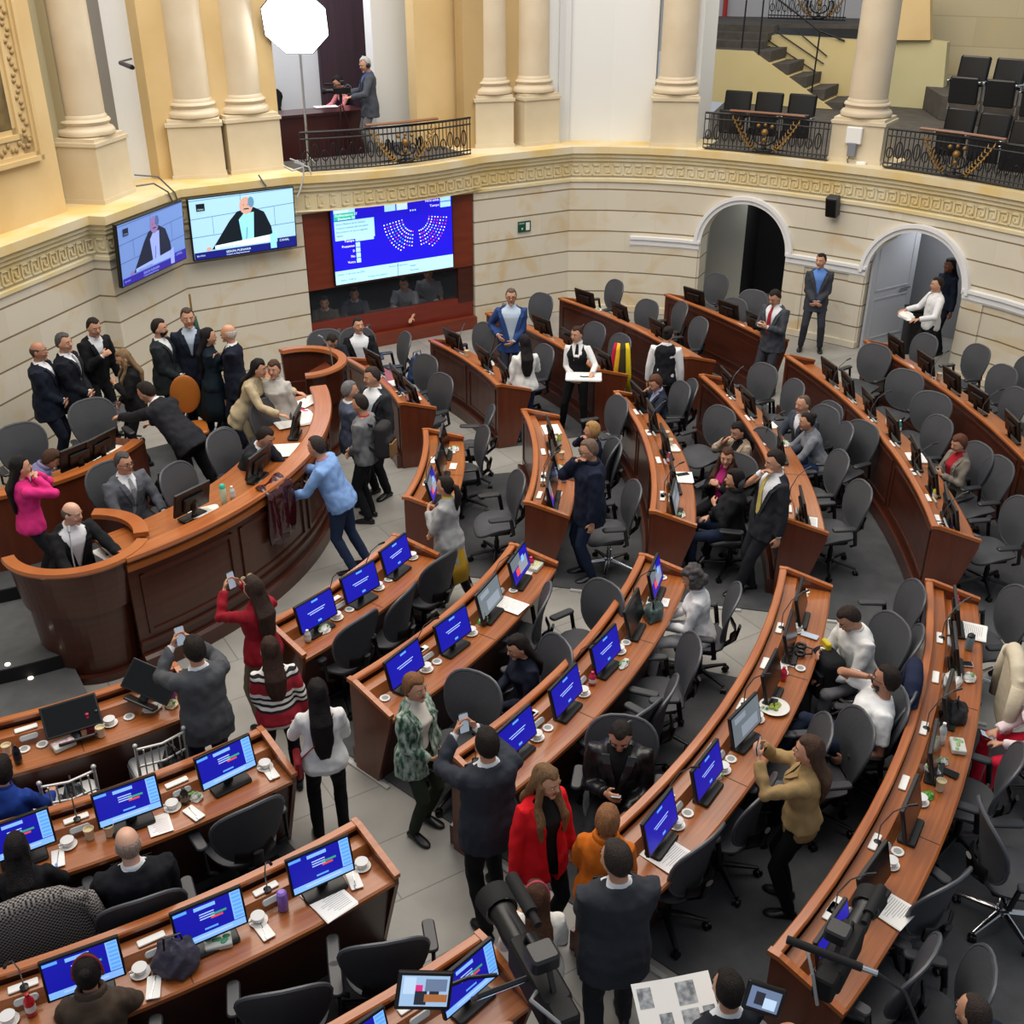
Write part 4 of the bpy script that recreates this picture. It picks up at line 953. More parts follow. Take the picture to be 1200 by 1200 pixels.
# silver spindle chairs
def spindle():
    t = empty('spindle_chair'); t['category'] = 'chair'
    m = MB(); m.rbox((0, 0, .44), (.40, .40, .03), .03); m.build('seat', silver, t, True)
    for sx in (-1, 1):
        m = MB(); m.tube([(sx * .185, -.18, 0), (sx * .185, -.19, .45), (sx * .19, -.25, .92)], [.013, .014, .012], 8); m.ball((sx * .19, -.253, .94), .02, 8, 6); m.build('rear_leg', silver, t, True)
        m = MB(); m.tube([(sx * .18, .18, 0), (sx * .18, .18, .44)], .014, 8); m.build('leg', silver, t, True)
    m = MB()
    for z in (.56, .72, .90): m.tube([(-.19, -.20 - (z - .45) * .11, z), (0, -.24 - (z - .45) * .11, z), (.19, -.20 - (z - .45) * .11, z)], .011, 8)
    m.build('cross_rail', silver, t, True)
    for k in range(6):
        x = -.14 + .056 * k; m = MB(); m.tube([(x, -.235, .56), (x, -.28, .90)], .006, 6); m.build('spindle', silver, t, True)
    m = MB(); m.rbox((0, .0, .475), (.38, .38, .05), .04); m.build('cushion', white, t, True)
    return t
SPC = spindle()
for px, py, lab in ((190, 880, 'silver spindle-back chair behind the man in the grey blazer'), (82, 925, 'silver spindle-back chair with white napkins on its back rail'), (2, 952, 'silver spindle-back chair at the left edge beside the blue sleeve')):
    b = at(px, py, .80); r, a = topol(b); f = R(a + 180); d = Vector((math.cos(f), math.sin(f), 0)); o = b + d * .25; o.z = 0
    place(SPC, o, f - PI / 2, lab, 'silver spindle chairs')
# ================================================================== light
w = bpy.data.worlds.new('world'); SC.world = w; w.use_nodes = True
w.node_tree.nodes['Background'].inputs[0].default_value = lin('#dfe6f0'); w.node_tree.nodes['Background'].inputs[1].default_value = .50
def area(name, loc, rot, size, e, col='#ffffff', sy=None):
    l = bpy.data.lights.new(name, 'AREA'); l.energy = e; l.size = size; l.color = lin(col)[:3]
    if sy: l.shape = 'RECTANGLE'; l.size_y = sy
    o = bpy.data.objects.new(name, l); COL.objects.link(o); o.location = loc; o.rotation_euler = rot; return o
area('skylight', (-1, 12, 11.5), (0, 0, 0), 13, 2250, '#fff4e6', 14)
area('control_room_fill', wpt(7.5, 1.2, 2.3), (0, 0, 0), 1.5, 12)  # unseen fill lamp, added so the figures behind the window show
area('gallery_light', (7, 22, 7.5), (R(0), 0, 0), 4, 160, '#fff0d8')
area('balcony_room_light', (-4, 20.5, 7), (0, 0, 0), 2, 90, '#f4f4ff')
for c, wd in ((14.32, 8), (17.46, 14)):
    p = wpt(c, 1.0, 2.3); area('corridor_light', p, (0, 0, 0), .5, wd)
SC.view_settings.view_transform = 'Standard'; SC.view_settings.look = 'None'; SC.view_settings.exposure = 0; SC.view_settings.gamma = 1; SC.view_settings.use_curve_mapping = False
# ================================================================== people
V = Vector
def ik(a, c, l1, l2, hint):
    d = c - a; L = d.length
    if L > (l1 + l2) * .995: c = a + d.normalized() * (l1 + l2) * .995; L = (l1 + l2) * .995; d = c - a
    if L < abs(l1 - l2) + .06: c = a + d.normalized() * (abs(l1 - l2) + .06); d = c - a; L = d.length
    x = (l1 * l1 - l2 * l2 + L * L) / (2 * L); h = math.sqrt(max(0, l1 * l1 - x * x)); dn = d.normalized()
    hn = (hint - dn * hint.dot(dn)).normalized()
    return a + dn * x + hn * h, c
TS = bpy.data.scenes.new('workbench')
def remesh(mb, voxel, mats, name, parent, it=3, fac=.6, post=None):
    o = mb.build(name, mats, None); COL.objects.unlink(o); TS.collection.objects.link(o)
    md = o.modifiers.new('r', 'REMESH'); md.mode = 'VOXEL'; md.voxel_size = voxel; md.use_smooth_shade = True
    if it: sm = o.modifiers.new('s', 'SMOOTH'); sm.factor = fac; sm.iterations = it
    vl = TS.view_layers[0]; vl.update(); dg = vl.depsgraph; ev = o.evaluated_get(dg)
    me = bpy.data.meshes.new_from_object(ev); old = o.data; o.modifiers.clear(); o.data = me; me.name = name; bpy.data.meshes.remove(old); TS.collection.objects.unlink(o); COL.objects.link(o)
    if not me.materials:
        for q in (mats if isinstance(mats, (list, tuple)) else [mats]): me.materials.append(q)
    if post:
        bm = bmesh.new(); bm.from_mesh(me); post(bm); bm.to_mesh(me); bm.free()
    me.polygons.foreach_set('use_smooth', [True] * len(me.polygons))
    if parent: o.parent = parent
    return o
TM = [(-.12, .155, .115, 0), (-.04, .168, .122, -.005), (.06, .168, .118, 0), (.17, .155, .108, .01), (.27, .160, .112, .012), (.36, .172, .118, .01), (.42, .170, .110, .0), (.455, .148, .092, -.005), (.49, .105, .074, -.01), (.525, .062, .060, -.005), (.58, .056, .058, .005)]
TF = [(-.12, .160, .120, 0), (-.04, .175, .125, -.01), (.06, .160, .110, 0), (.17, .128, .092, .008), (.27, .140, .108, .02), (.335, .150, .128, .022), (.39, .146, .104, .005), (.435, .124, .082, -.005), (.475, .085, .066, -.01), (.515, .055, .055, -.005), (.57, .048, .050, .005)]
HAND = {'down': (.25, .03, -.62), 'clasp': (.035, .20, -.50), 'desk': (.18, .36, -.40), 'phone': (.07, .27, -.26), 'raise': (.08, .36, .03), 'face': (.05, .14, .02), 'fold': (-.12, .17, -.28), 'hip': (.2, .12, -.42), 'out': (.26, .36, -.34), 'chest': (.06, .22, -.18), 'lap': (.09, .28, -.42), 'ear': (.11, .10, .10), 'back': (.16, -.16, -.44), 'reach': (.15, .50, -.22)}
SKIN = {'a': '#c29074', 'b': '#ad7b62', 'c': '#7a4c3a', 'd': '#d0a38c'}
def skinm(k): return mat('skin_' + k, SKIN[k], .5, col2=SKIN[k], scale=3)
def cloth(col, b=.35, sc=14): return mat('cloth_' + col.lstrip('#'), col, .85, bump=b, bscale=sc, spec=.25)
def hairm(col): return mat('hair_' + col.lstrip('#'), col, .62, spec=.25, col2='#' + ''.join('%02x' % min(255, int(int(col[i:i + 2], 16) * 1.4 + 2)) for i in (1, 3, 5)), scale=26, stretch=(3, 3, .5), bump=.6, bscale=60)
from mathutils import noise
def wavy(amp, fr, zs=.5):
    def post(bm):
        bm.normal_update()
        for v in bm.verts:
            c = v.co; v.co = c + v.normal * amp * noise.noise(V((c.x * fr * 1.6, c.y * fr * 1.6, c.z * fr * zs)) + V((3.1, 1.7, 9.2)))
    return post
def person(label, px, py, face=-90, H=1.70, sex='m', kind='stand', z0=0.0, zh=None, lean=0, side=0, twist=0, head=(0, 0), L='down', Rh='down', feet=None, top='suit', tc='#23262d', shirt='#dfe3e8', tie=None, vz=.20, legs='trousers', lc=None, shoes='#15151a', hair='short', hc='#1a1512', hl=.35, skin='a', beard=None, glasses=False, w=1.0, vox=.011, sleeve='long', group=None, knees=None, pos=None, seat=.46, locks=False, curl=.5, headband=None, collar=True):
    s = H / 1.75
    f = R(face)
    if kind == 'sit': hz = z0 + seat + .09 + .74 * s * math.cos(R(lean))
    else: hz = z0 + (.93 + .66 * math.cos(R(lean))) * s
    t = empty('person', (0, 0, z0), f - PI / 2); t['label'] = label; t['category'] = 'person'
    if group: t['group'] = group
    pel = V((0, 0, seat + .09)) if kind == 'sit' else V((0, 0, .925 * s - (.02 if kind == 'walk' else 0)))
    lr, sr = R(lean), R(side)
    up = V((math.sin(sr), math.sin(lr) * math.cos(sr), math.cos(lr) * math.cos(sr))).normalized()
    tw = R(twist); xr = V((math.cos(tw), math.sin(tw), 0)); xr = (xr - up * xr.dot(up)).normalized(); fw = up.cross(xr).normalized()
    def T(x, y, q): return pel + (xr * x + fw * y + up * q) * s
    rg = TM if sex == 'm' else TF
    # head frame
    neck = T(0, -.005, .53 if sex == 'm' else .515)
    hy, hp = R(head[0]), R(head[1])
    base = Matrix.Rotation(tw, 3, 'Z') @ Matrix.Rotation(hy, 3, 'Z') @ Matrix.Rotation(hp - lr * .35, 3, 'X')
    hcn = neck + up * .030 * s + base @ V((0, .026, .092)) * s
    HM = Matrix.Translation(hcn) @ base.to_4x4() @ Matrix.Scale(s * (1.02 if sex == 'm' else 1.04), 4)
    # place so that the head centre lies on the sight line through (px, py)
    M0 = Matrix.Rotation(f - PI / 2, 3, 'Z'); hw_ = M0 @ hcn
    if pos is None:
        g = at(px, py, z0 + hcn.z); t.location = (g.x - hw_.x, g.y - hw_.y, z0)
    else: t.location = (pos[0], pos[1], z0)
    # limbs
    shx = .178 if sex == 'm' else .150; shq = .430 if sex == 'm' else .415
    ua, fa = .285 * s, .255 * s
    arms = {}
    for sg, tg in ((-1, L), (1, Rh)):
        sh = T(sg * shx * w, -.0, shq)
        h = HAND[tg] if isinstance(tg, str) else tg
        cN = T(0, 0, .50)
        R2 = Matrix.Rotation(tw, 3, 'Z')
        wr = cN + R2 @ V((sg * h[0], h[1], h[2])) * s
        hint = R2 @ V((sg * .6, -.6, -.7)) if h[2] < -.1 else R2 @ V((sg * .8, .0, -1))
        el, wr = ik(sh, wr, ua, fa, hint)
        arms[sg] = (sh, el, wr, tg)
    lg = {}
    th, sk = .43 * s, .42 * s
    for i, sg in enumerate((-1, 1)):
        hip = pel + V((sg * .088 * s, 0, -.03))
        if kind == 'sit':
            kf = knees[i] if knees else (.10, .43)
            ft = feet[i] if feet else (.12, .42)
            ank = V((sg * ft[0], ft[1], (ft[2] if len(ft) > 2 else .085)))
            kn, ank = ik(hip, ank, th, sk, V((sg * .25, .6, 1.0)))
            pass
        else:
            ft = feet[i] if feet else (.10, .02 * sg)
            ank = V((sg * ft[0], ft[1], .085 + (ft[2] if len(ft) > 2 else 0)))
            kn, ank = ik(hip, ank, th, sk, V((sg * .1, 1, 0)))
        lg[sg] = (hip, kn, ank)
    def torso(mb, pad, q0, q1, flare=0.0, hemx=0.0):
        rs = []; L_ = [r for r in rg if q0 < r[0] < q1]
        def lerp(q):
            for a, b in zip(rg, rg[1:]):
                if a[0] <= q <= b[0]: k = (q - a[0]) / (b[0] - a[0]); return tuple(a[j] + (b[j] - a[j]) * k for j in range(4))
            r = rg[0] if q < rg[0][0] else rg[-1]; return (q,) + r[1:]
        L_ = [lerp(q0)] + L_ + [lerp(q1)]
        n = 26
        for q, hw, hd, yo in L_:
            fl = flare * max(0, .15 - q) / .3
            hw = (hw * (w if q < .49 else 1)) + pad + fl; hd = hd * (w if q < .49 else 1) + pad + fl * .7
            c = T(0, yo, q)
            rs.append([c + (xr * (abs(math.cos(a)) ** .9 * (1 if math.cos(a) > 0 else -1)) * hw + fw * math.sin(a) * hd) * s for a in [2 * PI * k / n for k in range(n)]])
        mb.rings(rs)
    def frontY(x, q, pad):
        for a, b in zip(rg, rg[1:]):
            if a[0] <= q <= b[0]: k = (q - a[0]) / (b[0] - a[0]); _, hw, hd, yo = tuple(a[j] + (b[j] - a[j]) * k for j in range(4)); break
        else: _, hw, hd, yo = rg[0]
        u = min(.95, abs(x) / (hw * w + pad)); return yo + (hd * w + pad) * math.sqrt(1 - u * u)
    def sleeves(mb, pad, upto='wrist'):
        for sg, (sh, el, wr, tg) in arms.items():
            a0 = T(sg * (shx * w - .07), 0, shq - .02)
            k = 1.0 if sex == 'm' else .86
            if upto == 'wrist':
                e2 = wr - (wr - el).normalized() * .015
                mb.tube([a0, sh, sh.lerp(el, .35), el, el.lerp(wr, .45), e2], [(.048 * k + pad) * s, (.058 * k + pad) * s, (.052 * k + pad) * s, (.043 * k + pad) * s, (.040 * k + pad) * s, (.032 * k + pad) * s], 12)
                mb.ball(el, (.044 * k + pad) * s, 10, 8)
            else: mb.tube([a0, sh, sh.lerp(el, .35), sh.lerp(el, .75)], [(.062 * k + pad) * s, (.066 * k + pad) * s, (.056 * k + pad) * s, (.054 * k + pad) * s], 12)
    # ---- body
    b = MB()
    bare = legs in ('skirt', 'dress')
    torso(b, -.012, -.10, .58)
    for sg, (sh, el, wr, tg) in arms.items():
        k = 1.0 if sex == 'm' else .85
        core = .75 if sleeve == 'long' else 1.0
        b.tube([T(sg * (shx * w - .06), 0, shq - .02), sh, sh.lerp(el, .5), el, el.lerp(wr, .4), wr], [.05 * s * k * .8, .052 * s * k * core, .045 * s * k * core, .038 * s * k * core, .038 * s * k * core, .024 * s * k], 10)
    for sg, (hip, kn, ank) in lg.items():
        k = 1.0 if bare else .72
        b.tube([hip, hip.lerp(kn, .4), kn, kn.lerp(ank, .35), ank, ank - V((0, 0, .03))], [.08 * s * k, .07 * s * k, .052 * s * k, .052 * s * k, .034 * s, .034 * s], 10)
    def hf(p):
        x, y, z = p; zz = -z / .118
        if zz > 0:
            x *= 1 - .26 * zz ** 1.7
            if y < 0: y *= 1 - .5 * zz ** 1.3
            else: y *= 1 + .02 * zz
        return V((x, min(y, .088), z))
    b.ball((0, 0, 0), (.074, .094, .118), 20, 14, M=HM.to_3x3(), f=hf) if False else None
    rs = []
    for i in range(15):
        a = -PI / 2 + PI * i / 14; ca = max(math.cos(a), .03)
        cb = ca ** (.72 if a > 0 else .9)
        rs.append([HM @ hf(V((.076 * cb * math.cos(2 * PI * j / 22), .094 * cb * math.sin(2 * PI * j / 22), .115 * math.sin(a)))) for j in range(22)])
    b.rings(rs)
    def HB(c, r, n=10, m=6):
        rs = []
        for i in range(m + 1):
            a = -PI / 2 + PI * i / m; ca = max(math.cos(a), .05)
            rs.append([HM @ (V(c) + V((r[0] * ca * math.cos(2 * PI * j / n), r[1] * ca * math.sin(2 * PI * j / n), r[2] * math.sin(a)))) for j in range(n)])
        return rs
    b.tube([HM @ V((0, .080, .022)), HM @ V((0, .094, -.004)), HM @ V((0, .103, -.026))], [.010 * s, .012 * s, .016 * s], 8)
    b.rings(HB((0, .070, -.094), (.028, .020, .018))); b.rings(HB((0, .080, .032), (.050, .010, .010)))
    for sg in (-1, 1):
        b.rings(HB((sg * .040, .062, -.025), (.022, .020, .022))); b.rings(HB((sg * .076, -.006, -.004), (.010, .020, .032)))
    b.tube([T(0, -.01, .44), neck, HM @ V((0, -.012, -.06))], [.06 * s, (.056 if sex == 'm' else .047) * s, (.054 if sex == 'm' else .046) * s], 12)
    hands = {}
    fine = vox < .0105
    for sg, (sh, el, wr, tg) in arms.items():
        d = (wr - el).normalized()
        hmode = tg if isinstance(tg, str) else ''
        n = V((-sg, 0, 0)) if hmode in ('down',) else (V((0, 0, -1)) if hmode in ('desk', 'lap', 'out', 'reach') else V((-sg * .9, -.35, 0)))
        if hmode in ('clasp', 'chest', 'fold', 'face'): d2 = (d + V((-sg * .6, 0, 0))).normalized()
        else: d2 = d
        if hmode == 'desk': d2 = (d + V((0, .3, .25))).normalized()
        n = (n - d2 * n.dot(d2)); n = n.normalized() if n.length > .1 else V((0, 0, -1)); sd = d2.cross(n).normalized()
        k = s * (1.0 if sex == 'm' else .9)
        pc = wr + d2 * .045 * k
        b.tube([wr - d2 * .01, wr + d2 * .02 * k, wr + d2 * .06 * k, wr + d2 * .088 * k], [(.022 * k, .018 * k), (.032 * k, .016 * k), (.040 * k, .015 * k), (.037 * k, .012 * k)], 10, up=n)
        cu = curl
        for fi, (o_, ln) in enumerate(((-.029, .066), (-.010, .076), (.010, .071), (.028, .056))):
            p0 = wr + d2 * .082 * k + sd * o_ * k; q = p0; pts = [p0]; ang = .15
            for seg in (.42, .33, .25):
                ang += cu * .62; dr = d2 * math.cos(ang) + n * math.sin(ang); q = q + dr * ln * seg * 1.05 * k; pts.append(q)
            b.tube(pts, [.0098 * k, .0092 * k, .0085 * k, .007 * k], 7)
        ths = -1 if (d2.cross(n)).dot(V((0, 0, 1))) < 0 else 1
        p0 = wr + d2 * .025 * k + sd * ths * .03 * k
        b.tube([p0, p0 + (sd * ths * .8 + d2 * .8 + n * .25).normalized() * .04 * k, p0 + (sd * ths * .5 + d2 * 1.0 + n * .5).normalized() * .075 * k], [.013 * k, .011 * k, .008 * k], 7)
        hands[sg] = (wr + d2 * .09 * k + n * .03 * k, d2, n)
    sk = skinm(skin)
    remesh(b, min(vox, .0088), sk, 'body', t, it=2, fac=.5)
    # ---- face
    if vox < .02:
        m = MB()
        for sg in (-1, 1): m.rings(HB((sg * .030, .079, .012), (.014, .010, .008)))
        e = m.build('eye_whites', mat('eye_white', '#d8d2cc', .3), t, True)
        m = MB()
        for sg in (-1, 1): m.rings(HB((sg * .030, .0865, .012), (.0065, .004, .0065)))
        m.build('irises', mat('iris', '#1c120c', .2), t, True)
        m = MB()
        for sg in (-1, 1): m.tube([HM @ V((sg * .014, .090, .030)), HM @ V((sg * .032, .089, .036)), HM @ V((sg * .050, .078, .030))], [.004 * s] * 3, 6)
        m.build('eyebrows', hairm(hc if hair != 'bald' else '#4a4038'), t)
        m = MB(); m.tube([HM @ V((-.024, .084, -.056)), HM @ V((0, .093, -.053)), HM @ V((.024, .084, -.056))], [.004 * s, .0075 * s, .004 * s], 8)
        m.build('lips', mat('lips', '#8e4a42' if sex == 'm' else '#9c3840', .5), t, True)
    if glasses:
        m = MB()
        for sg in (-1, 1):
            m.tube([HM @ V((sg * .032 + .023 * math.cos(a), .098, .010 + .018 * math.sin(a))) for a in [2 * PI * k / 14 for k in range(15)]], .0028 * s, 5)
            m.tube([HM @ V((sg * .055, .098, .014)), HM @ V((sg * .078, .06, .014)), HM @ V((sg * .080, -.01, .010))], .0025 * s, 5)
        m.tube([HM @ V((-.010, .100, .012)), HM @ V((.010, .100, .012))], .0028 * s, 5)
        m.build('glasses', black, t)
    # ---- hair
    hm = hairm(hc)
    def capmesh(th0, th1, k=1.09, nphi=36, rows=9, drop=.97, jit=.0):
        rs = []
        random.seed(int(px * 7 + py))
        for j in range(rows + 1):
            ring = []
            for i in range(nphi):
                ph = 2 * PI * i / nphi; a0_, a1_ = th0(ph), th1(ph)
                u = j / rows; a = R(a0_ + (a1_ - a0_) * u); kk = k if 0 < u < .9 else (drop if u >= .9 or a0_ > 1 else k)
                kk += random.uniform(-jit, jit)
                sa = math.sin(a) ** (.72 if a < PI / 2 else .9)
                p = V((.076 * sa * math.sin(ph), .094 * sa * math.cos(ph) - .004, .115 * math.cos(a)))
                ring.append(HM @ (hf(p) * kk))
            rs.append(ring)
        return rs
    def lerpang(ph, f0, f1, f2):
        c = math.cos(ph)
        return f1 + (f0 - f1) * min(1, c * 1.9) ** .75 + 5 * math.cos(ph * 3) * (c > .3) if c > 0 else f1 + (f2 - f1) * (-c)
    hmb = MB()
    if hair == 'bald':
        m = MB()
        th1 = lambda ph: lerpang(ph, 78, 96, 132)
        th0 = lambda ph: min(th1(ph) - .5, 66 if math.cos(ph) < .25 else 66 + (math.cos(ph) - .25) * 60)
        rs = capmesh(th0, th1, 1.035, drop=.985); m.rings(rs, cap0=False, cap1=False); m.build('hair', hm, t, 'all')
    elif hair == 'receding':
        th1 = lambda ph: lerpang(ph, 34, 94, 134)
        m = MB(); m.rings(capmesh(lambda ph: 0.5, th1, 1.05, jit=.008), cap1=False); m.build('hair', hm, t, 'all')
    elif hair:
        fr = {'short': 45, 'curly': 58, 'long': 52, 'pony': 48, 'bun': 48, 'bob': 54}[hair]
        sd_ = {'short': 93, 'curly': 110, 'long': 112, 'pony': 96, 'bun': 96, 'bob': 118}[hair]
        bk = {'short': 132, 'curly': 150, 'long': 150, 'pony': 140, 'bun': 138, 'bob': 155}[hair]
        th1 = lambda ph: lerpang(ph, fr, sd_, bk)
        kk = {'short': 1.13, 'curly': 1.22, 'long': 1.12, 'pony': 1.07, 'bun': 1.07, 'bob': 1.16}[hair]
        if hair in ('short', 'pony', 'bun'):
            m = MB(); m.rings(capmesh(lambda ph: .5, th1, kk, jit=.022 if hair == 'short' else .004), cap1=False); hobj = m.build('hair', hm, t, 'all')
            if hair == 'bun':
                m = MB(); m.rings(HB((0, -.085, .065), (.042, .038, .040), 14, 8)); m.build('hair_bun', hm, t, 'all')
            if hair == 'pony':
                m = MB(); a = HM @ V((0, -.098, .02)); bk_ = -(base @ V((0, 1, 0)))
                m.tube([HM @ V((0, -.085, .03)), a + bk_ * .03, a + bk_ * .05 + V((0, 0, -.10)), a + bk_ * .03 + V((0, 0, -hl * .7)), a + bk_ * .02 + V((0, 0, -hl))], [.02, .03, .036, .03, .01], 12); m.build('ponytail', hm, t, 'all')
        else:
            hmb.rings(capmesh(lambda ph: .5, th1, kk, drop=1.0), cap1=True)
            bdir = -(base @ V((0, 1, 0))); bdir.z = 0; bdir.normalize(); rx = base @ V((1, 0, 0))
            if hair == 'long':
                p0 = HM @ V((0, -.045, .03)); p1 = HM @ V((0, -.062, -.05)); tb = T(0, -.085, .42) - up * 0
                pts = [p0, p1, p1.lerp(tb, .55) + bdir * .015, tb + bdir * .045]
                rem = hl - (p1 - tb).length
                if rem > .03: pts += [T(0, -.125, .42 - rem * .55 / s), T(0, -.125, .42 - rem / s)]
                wd = [(.078, .05), (.088, .05), (.092, .045), (.098, .04), (.088, .034), (.045, .014)][:len(pts)]
                hmb.tube(pts, [(a * s, c * s) for a, c in wd], 16, up=tuple(bdir))
                if locks:
                    for sg in (-1, 1):
                        hmb.tube([HM @ V((sg * .072, .02, .02)), HM @ V((sg * .082, .02, -.06)), T(sg * .085, .07, .47), T(sg * .10, .135, .36), T(sg * .10, .14, .36 - (hl - .25))], [(.022 * s, .03 * s), (.026 * s, .034 * s), (.034 * s, .026 * s), (.042 * s, .022 * s), (.02 * s, .012 * s)], 10)
            if hair == 'curly':
                random.seed(4)
                for q in range(70):
                    a = random.uniform(0, 2 * PI); z = random.uniform(-.8, 1); 
                    if math.cos(a) > .35 and z < .45: continue
                    c_ = math.sqrt(1 - z * z); hmb.rings(HB((.095 * c_ * math.sin(a), .11 * c_ * math.cos(a) - .015, .13 * z + .01), (.032, .032, .032), 7, 5))
            remesh(hmb, .010, hm, 'hair', t, it=2, fac=.5, post=wavy(.008 if hair == 'long' else .004, 16))
    if beard:
        m = MB(); rs = []
        for j in range(7):
            a = R(100 + 62 * j / 6)
            rs.append([HM @ (hf(V((.074 * math.sin(a) * math.sin(ph), .094 * math.sin(a) * math.cos(ph), .118 * math.cos(a)))) * (1.05 if 0 < j < 6 and 0 < i < 16 else .97)) for i, ph in enumerate([R(-82 + 164 * k / 16) for k in range(17)])])
        m.rings(rs, cap0=False, cap1=False, closed=False); m.tube([HM @ V((-.03, .088, -.042)), HM @ V((0, .098, -.038)), HM @ V((.03, .088, -.042))], [.004, .006, .004], 6); m.build('beard', hairm(hc), t, 'all')
    if headband:
        m = MB(); m.tube([HM @ V((.084 * math.cos(a), -.01 + .02 * math.sin(a), .128 * math.sin(a))) for a in [R(-10 + 200 * k / 16) for k in range(17)]], .011 * s, 8); m.build('headband', cloth(headband), t, True)
    # ---- clothes
    c1 = cloth(tc) if isinstance(tc, str) else tc
    lc = lc or tc
    c2 = cloth(lc) if isinstance(lc, str) else lc
    vx = max(vox, .0115) * 1.05
    sit = kind == 'sit'
    def opening(z0_, k, a_):
        # cut a V (or an open front): |x| < a_ + k (q - z0_) on the chest side
        o = T(0, 0, z0_)
        def post(bm):
            for sg in (-1, 1):
                nrm = (xr * sg - up * k).normalized()
                bmesh.ops.bisect_plane(bm, geom=bm.verts[:] + bm.edges[:] + bm.faces[:], plane_co=o + xr * sg * a_ * s, plane_no=nrm)
            dele = []
            for fc in bm.faces:
                r = fc.calc_center_median() - pel
                x, y, q = r.dot(xr) / s, r.dot(fw) / s, r.dot(up) / s
                if y > .015 and abs(x) < a_ + k * (q - z0_) and z0_ - 9 * (a_ > 0) < q < .60: dele.append(fc)
            bmesh.ops.delete(bm, geom=dele, context='FACES')
        return post
    def put_top(name, m_, pad, q0, flare, slv, post=None, q1=.52):
        mb = MB(); torso(mb, pad, q0, q1, flare)
        if slv: sleeves(mb, pad * .8, slv)
        wv = wavy(.012, 11, 1.0)
        def both(bm):
            wv(bm)
            if post: post(bm)
        return remesh(mb, vx, m_, name, t, it=3, fac=.6, post=both)
    def sheet_along(mb, xs, q_list, pad, lift, wd):
        # flat ribbon lying on the chest, centred on x(q)
        for sgn in (0,):
            pts = []
            for q in q_list:
                x = xs(q); y = frontY(x, q, pad) + lift; pts.append((x, y, q))
            for (xa, ya, qa), (xb, yb, qb), wa, wb in zip(pts, pts[1:], wd, wd[1:]):
                pr = [T(xa - wa, ya, qa), T(xa + wa, ya, qa), T(xb + wb, yb, qb), T(xb - wb, yb, qb)]
                mb.prism(pr, fw * .006)
    hem = {'suit': -.20, 'blazer': -.16, 'coat': -.34, 'sweater': -.10, 'shirt': -.08, 'puffer': -.20, 'vest': -.09, 'open': -.20, 'tee': -.09, 'crop': .0, 'dress': -.10}[top]
    if sit: hem = max(hem, -.085)
    slv = 'wrist' if sleeve == 'long' else ('short' if sleeve == 'short' else None)
    if top in ('suit', 'blazer', 'open', 'vest', 'coat', 'crop'):
        sh_m = cloth(shirt, .2)
        ms = MB(); torso(ms, .006, -.10, .535)
        if top == 'vest': sleeves(ms, .012, slv)
        elif top == 'dress': pass
        remesh(ms, vx, sh_m, 'shirt', t, it=3)
        if collar:
            mc = MB(); cc = [T(.064 * math.cos(a), .062 * math.sin(a) - .004, .515 - .02 * math.sin(a)) for a in [R(110 + 320 * k / 14) for k in range(15)]]
            mc.tube(cc, [(.008, .015)] * 15, 6, up=tuple(up)); mc.build('shirt_collar', sh_m, t, True)
        if slv == 'wrist' and top != 'vest':
            mc = MB()
            for sg, (sh, el, wr, tg) in arms.items():
                d = (wr - el).normalized(); mc.tube([wr - d * .05, wr - d * .002], .031 * s * (1 if sex == 'm' else .88), 12)
            if top in ('suit', 'blazer') and sex == 'm': mc.build('shirt_cuff', sh_m, t, True)
        if tie:
            mt = MB(); sheet_along(mt, lambda q: 0, [.50, .47, .40, .30, .18, .06], .006, .008, [.012, .02, .026, .032, .038, .042]); mt.build('necktie', cloth(tie, .1), t)
        if top in ('open',): pk = opening(.0, .10, .045)
        elif top == 'coat': pk = opening(.36, .45, 0)
        elif top == 'crop': pk = opening(.36, .5, 0)
        else: pk = opening(vz, .32, 0)
        jk = put_top('waistcoat' if top == 'vest' else 'jacket', c1, .022 if top != 'vest' else .014, hem, .03 if top != 'vest' else .0, slv if top != 'vest' else None, pk)
        zz, k_, a_ = (.0, .10, .045) if top == 'open' else ((.36, .45, 0) if top == 'coat' else ((.36, .5, 0) if top == 'crop' else (vz, .32, 0)))
        for sg in (-1, 1):
            qs = [zz + (.465 - zz) * i / 5 for i in range(6)]
            if top == 'open': qs = [-.05 + .51 * i / 6 for i in range(7)]
            wds = [.006 + .026 * math.sin(min(1, i / 4) * PI * .6) for i in range(len(qs))]
            ml = MB(); sheet_along(ml, lambda q: sg * (a_ + k_ * (q - zz) + .016), qs, .022, .003, wds)
            if top != 'vest': ml.build('lapel', c1, t)
    else:
        put_top({'sweater': 'sweater', 'shirt': 'shirt', 'tee': 't_shirt', 'puffer': 'padded_jacket', 'dress': 'bodice'}[top], c1, {'sweater': .020, 'shirt': .022, 'tee': .018, 'puffer': .040, 'dress': .008}[top], hem, .015 if top != 'dress' else 0, slv, q1=.51)
        if top == 'puffer':
            mc = MB(); cc = [T(.078 * math.cos(a), .07 * math.sin(a) - .006, .52) for a in [R(110 + 320 * k / 14) for k in range(15)]]; mc.tube(cc, [(.02, .03)] * 15, 8, up=tuple(up)); mc.build('collar', c1, t, True)
        elif top in ('shirt', 'sweater') and collar:
            mc = MB(); cc = [T(.062 * math.cos(a), .06 * math.sin(a) - .004, .515) for a in [R(105 + 330 * k / 14) for k in range(15)]]; mc.tube(cc, [(.009, .016)] * 15, 6, up=tuple(up)); mc.build('collar', cloth(shirt, .2) if top == 'sweater' and sex == 'm' else c1, t, True)
    # legs
    mb = MB()
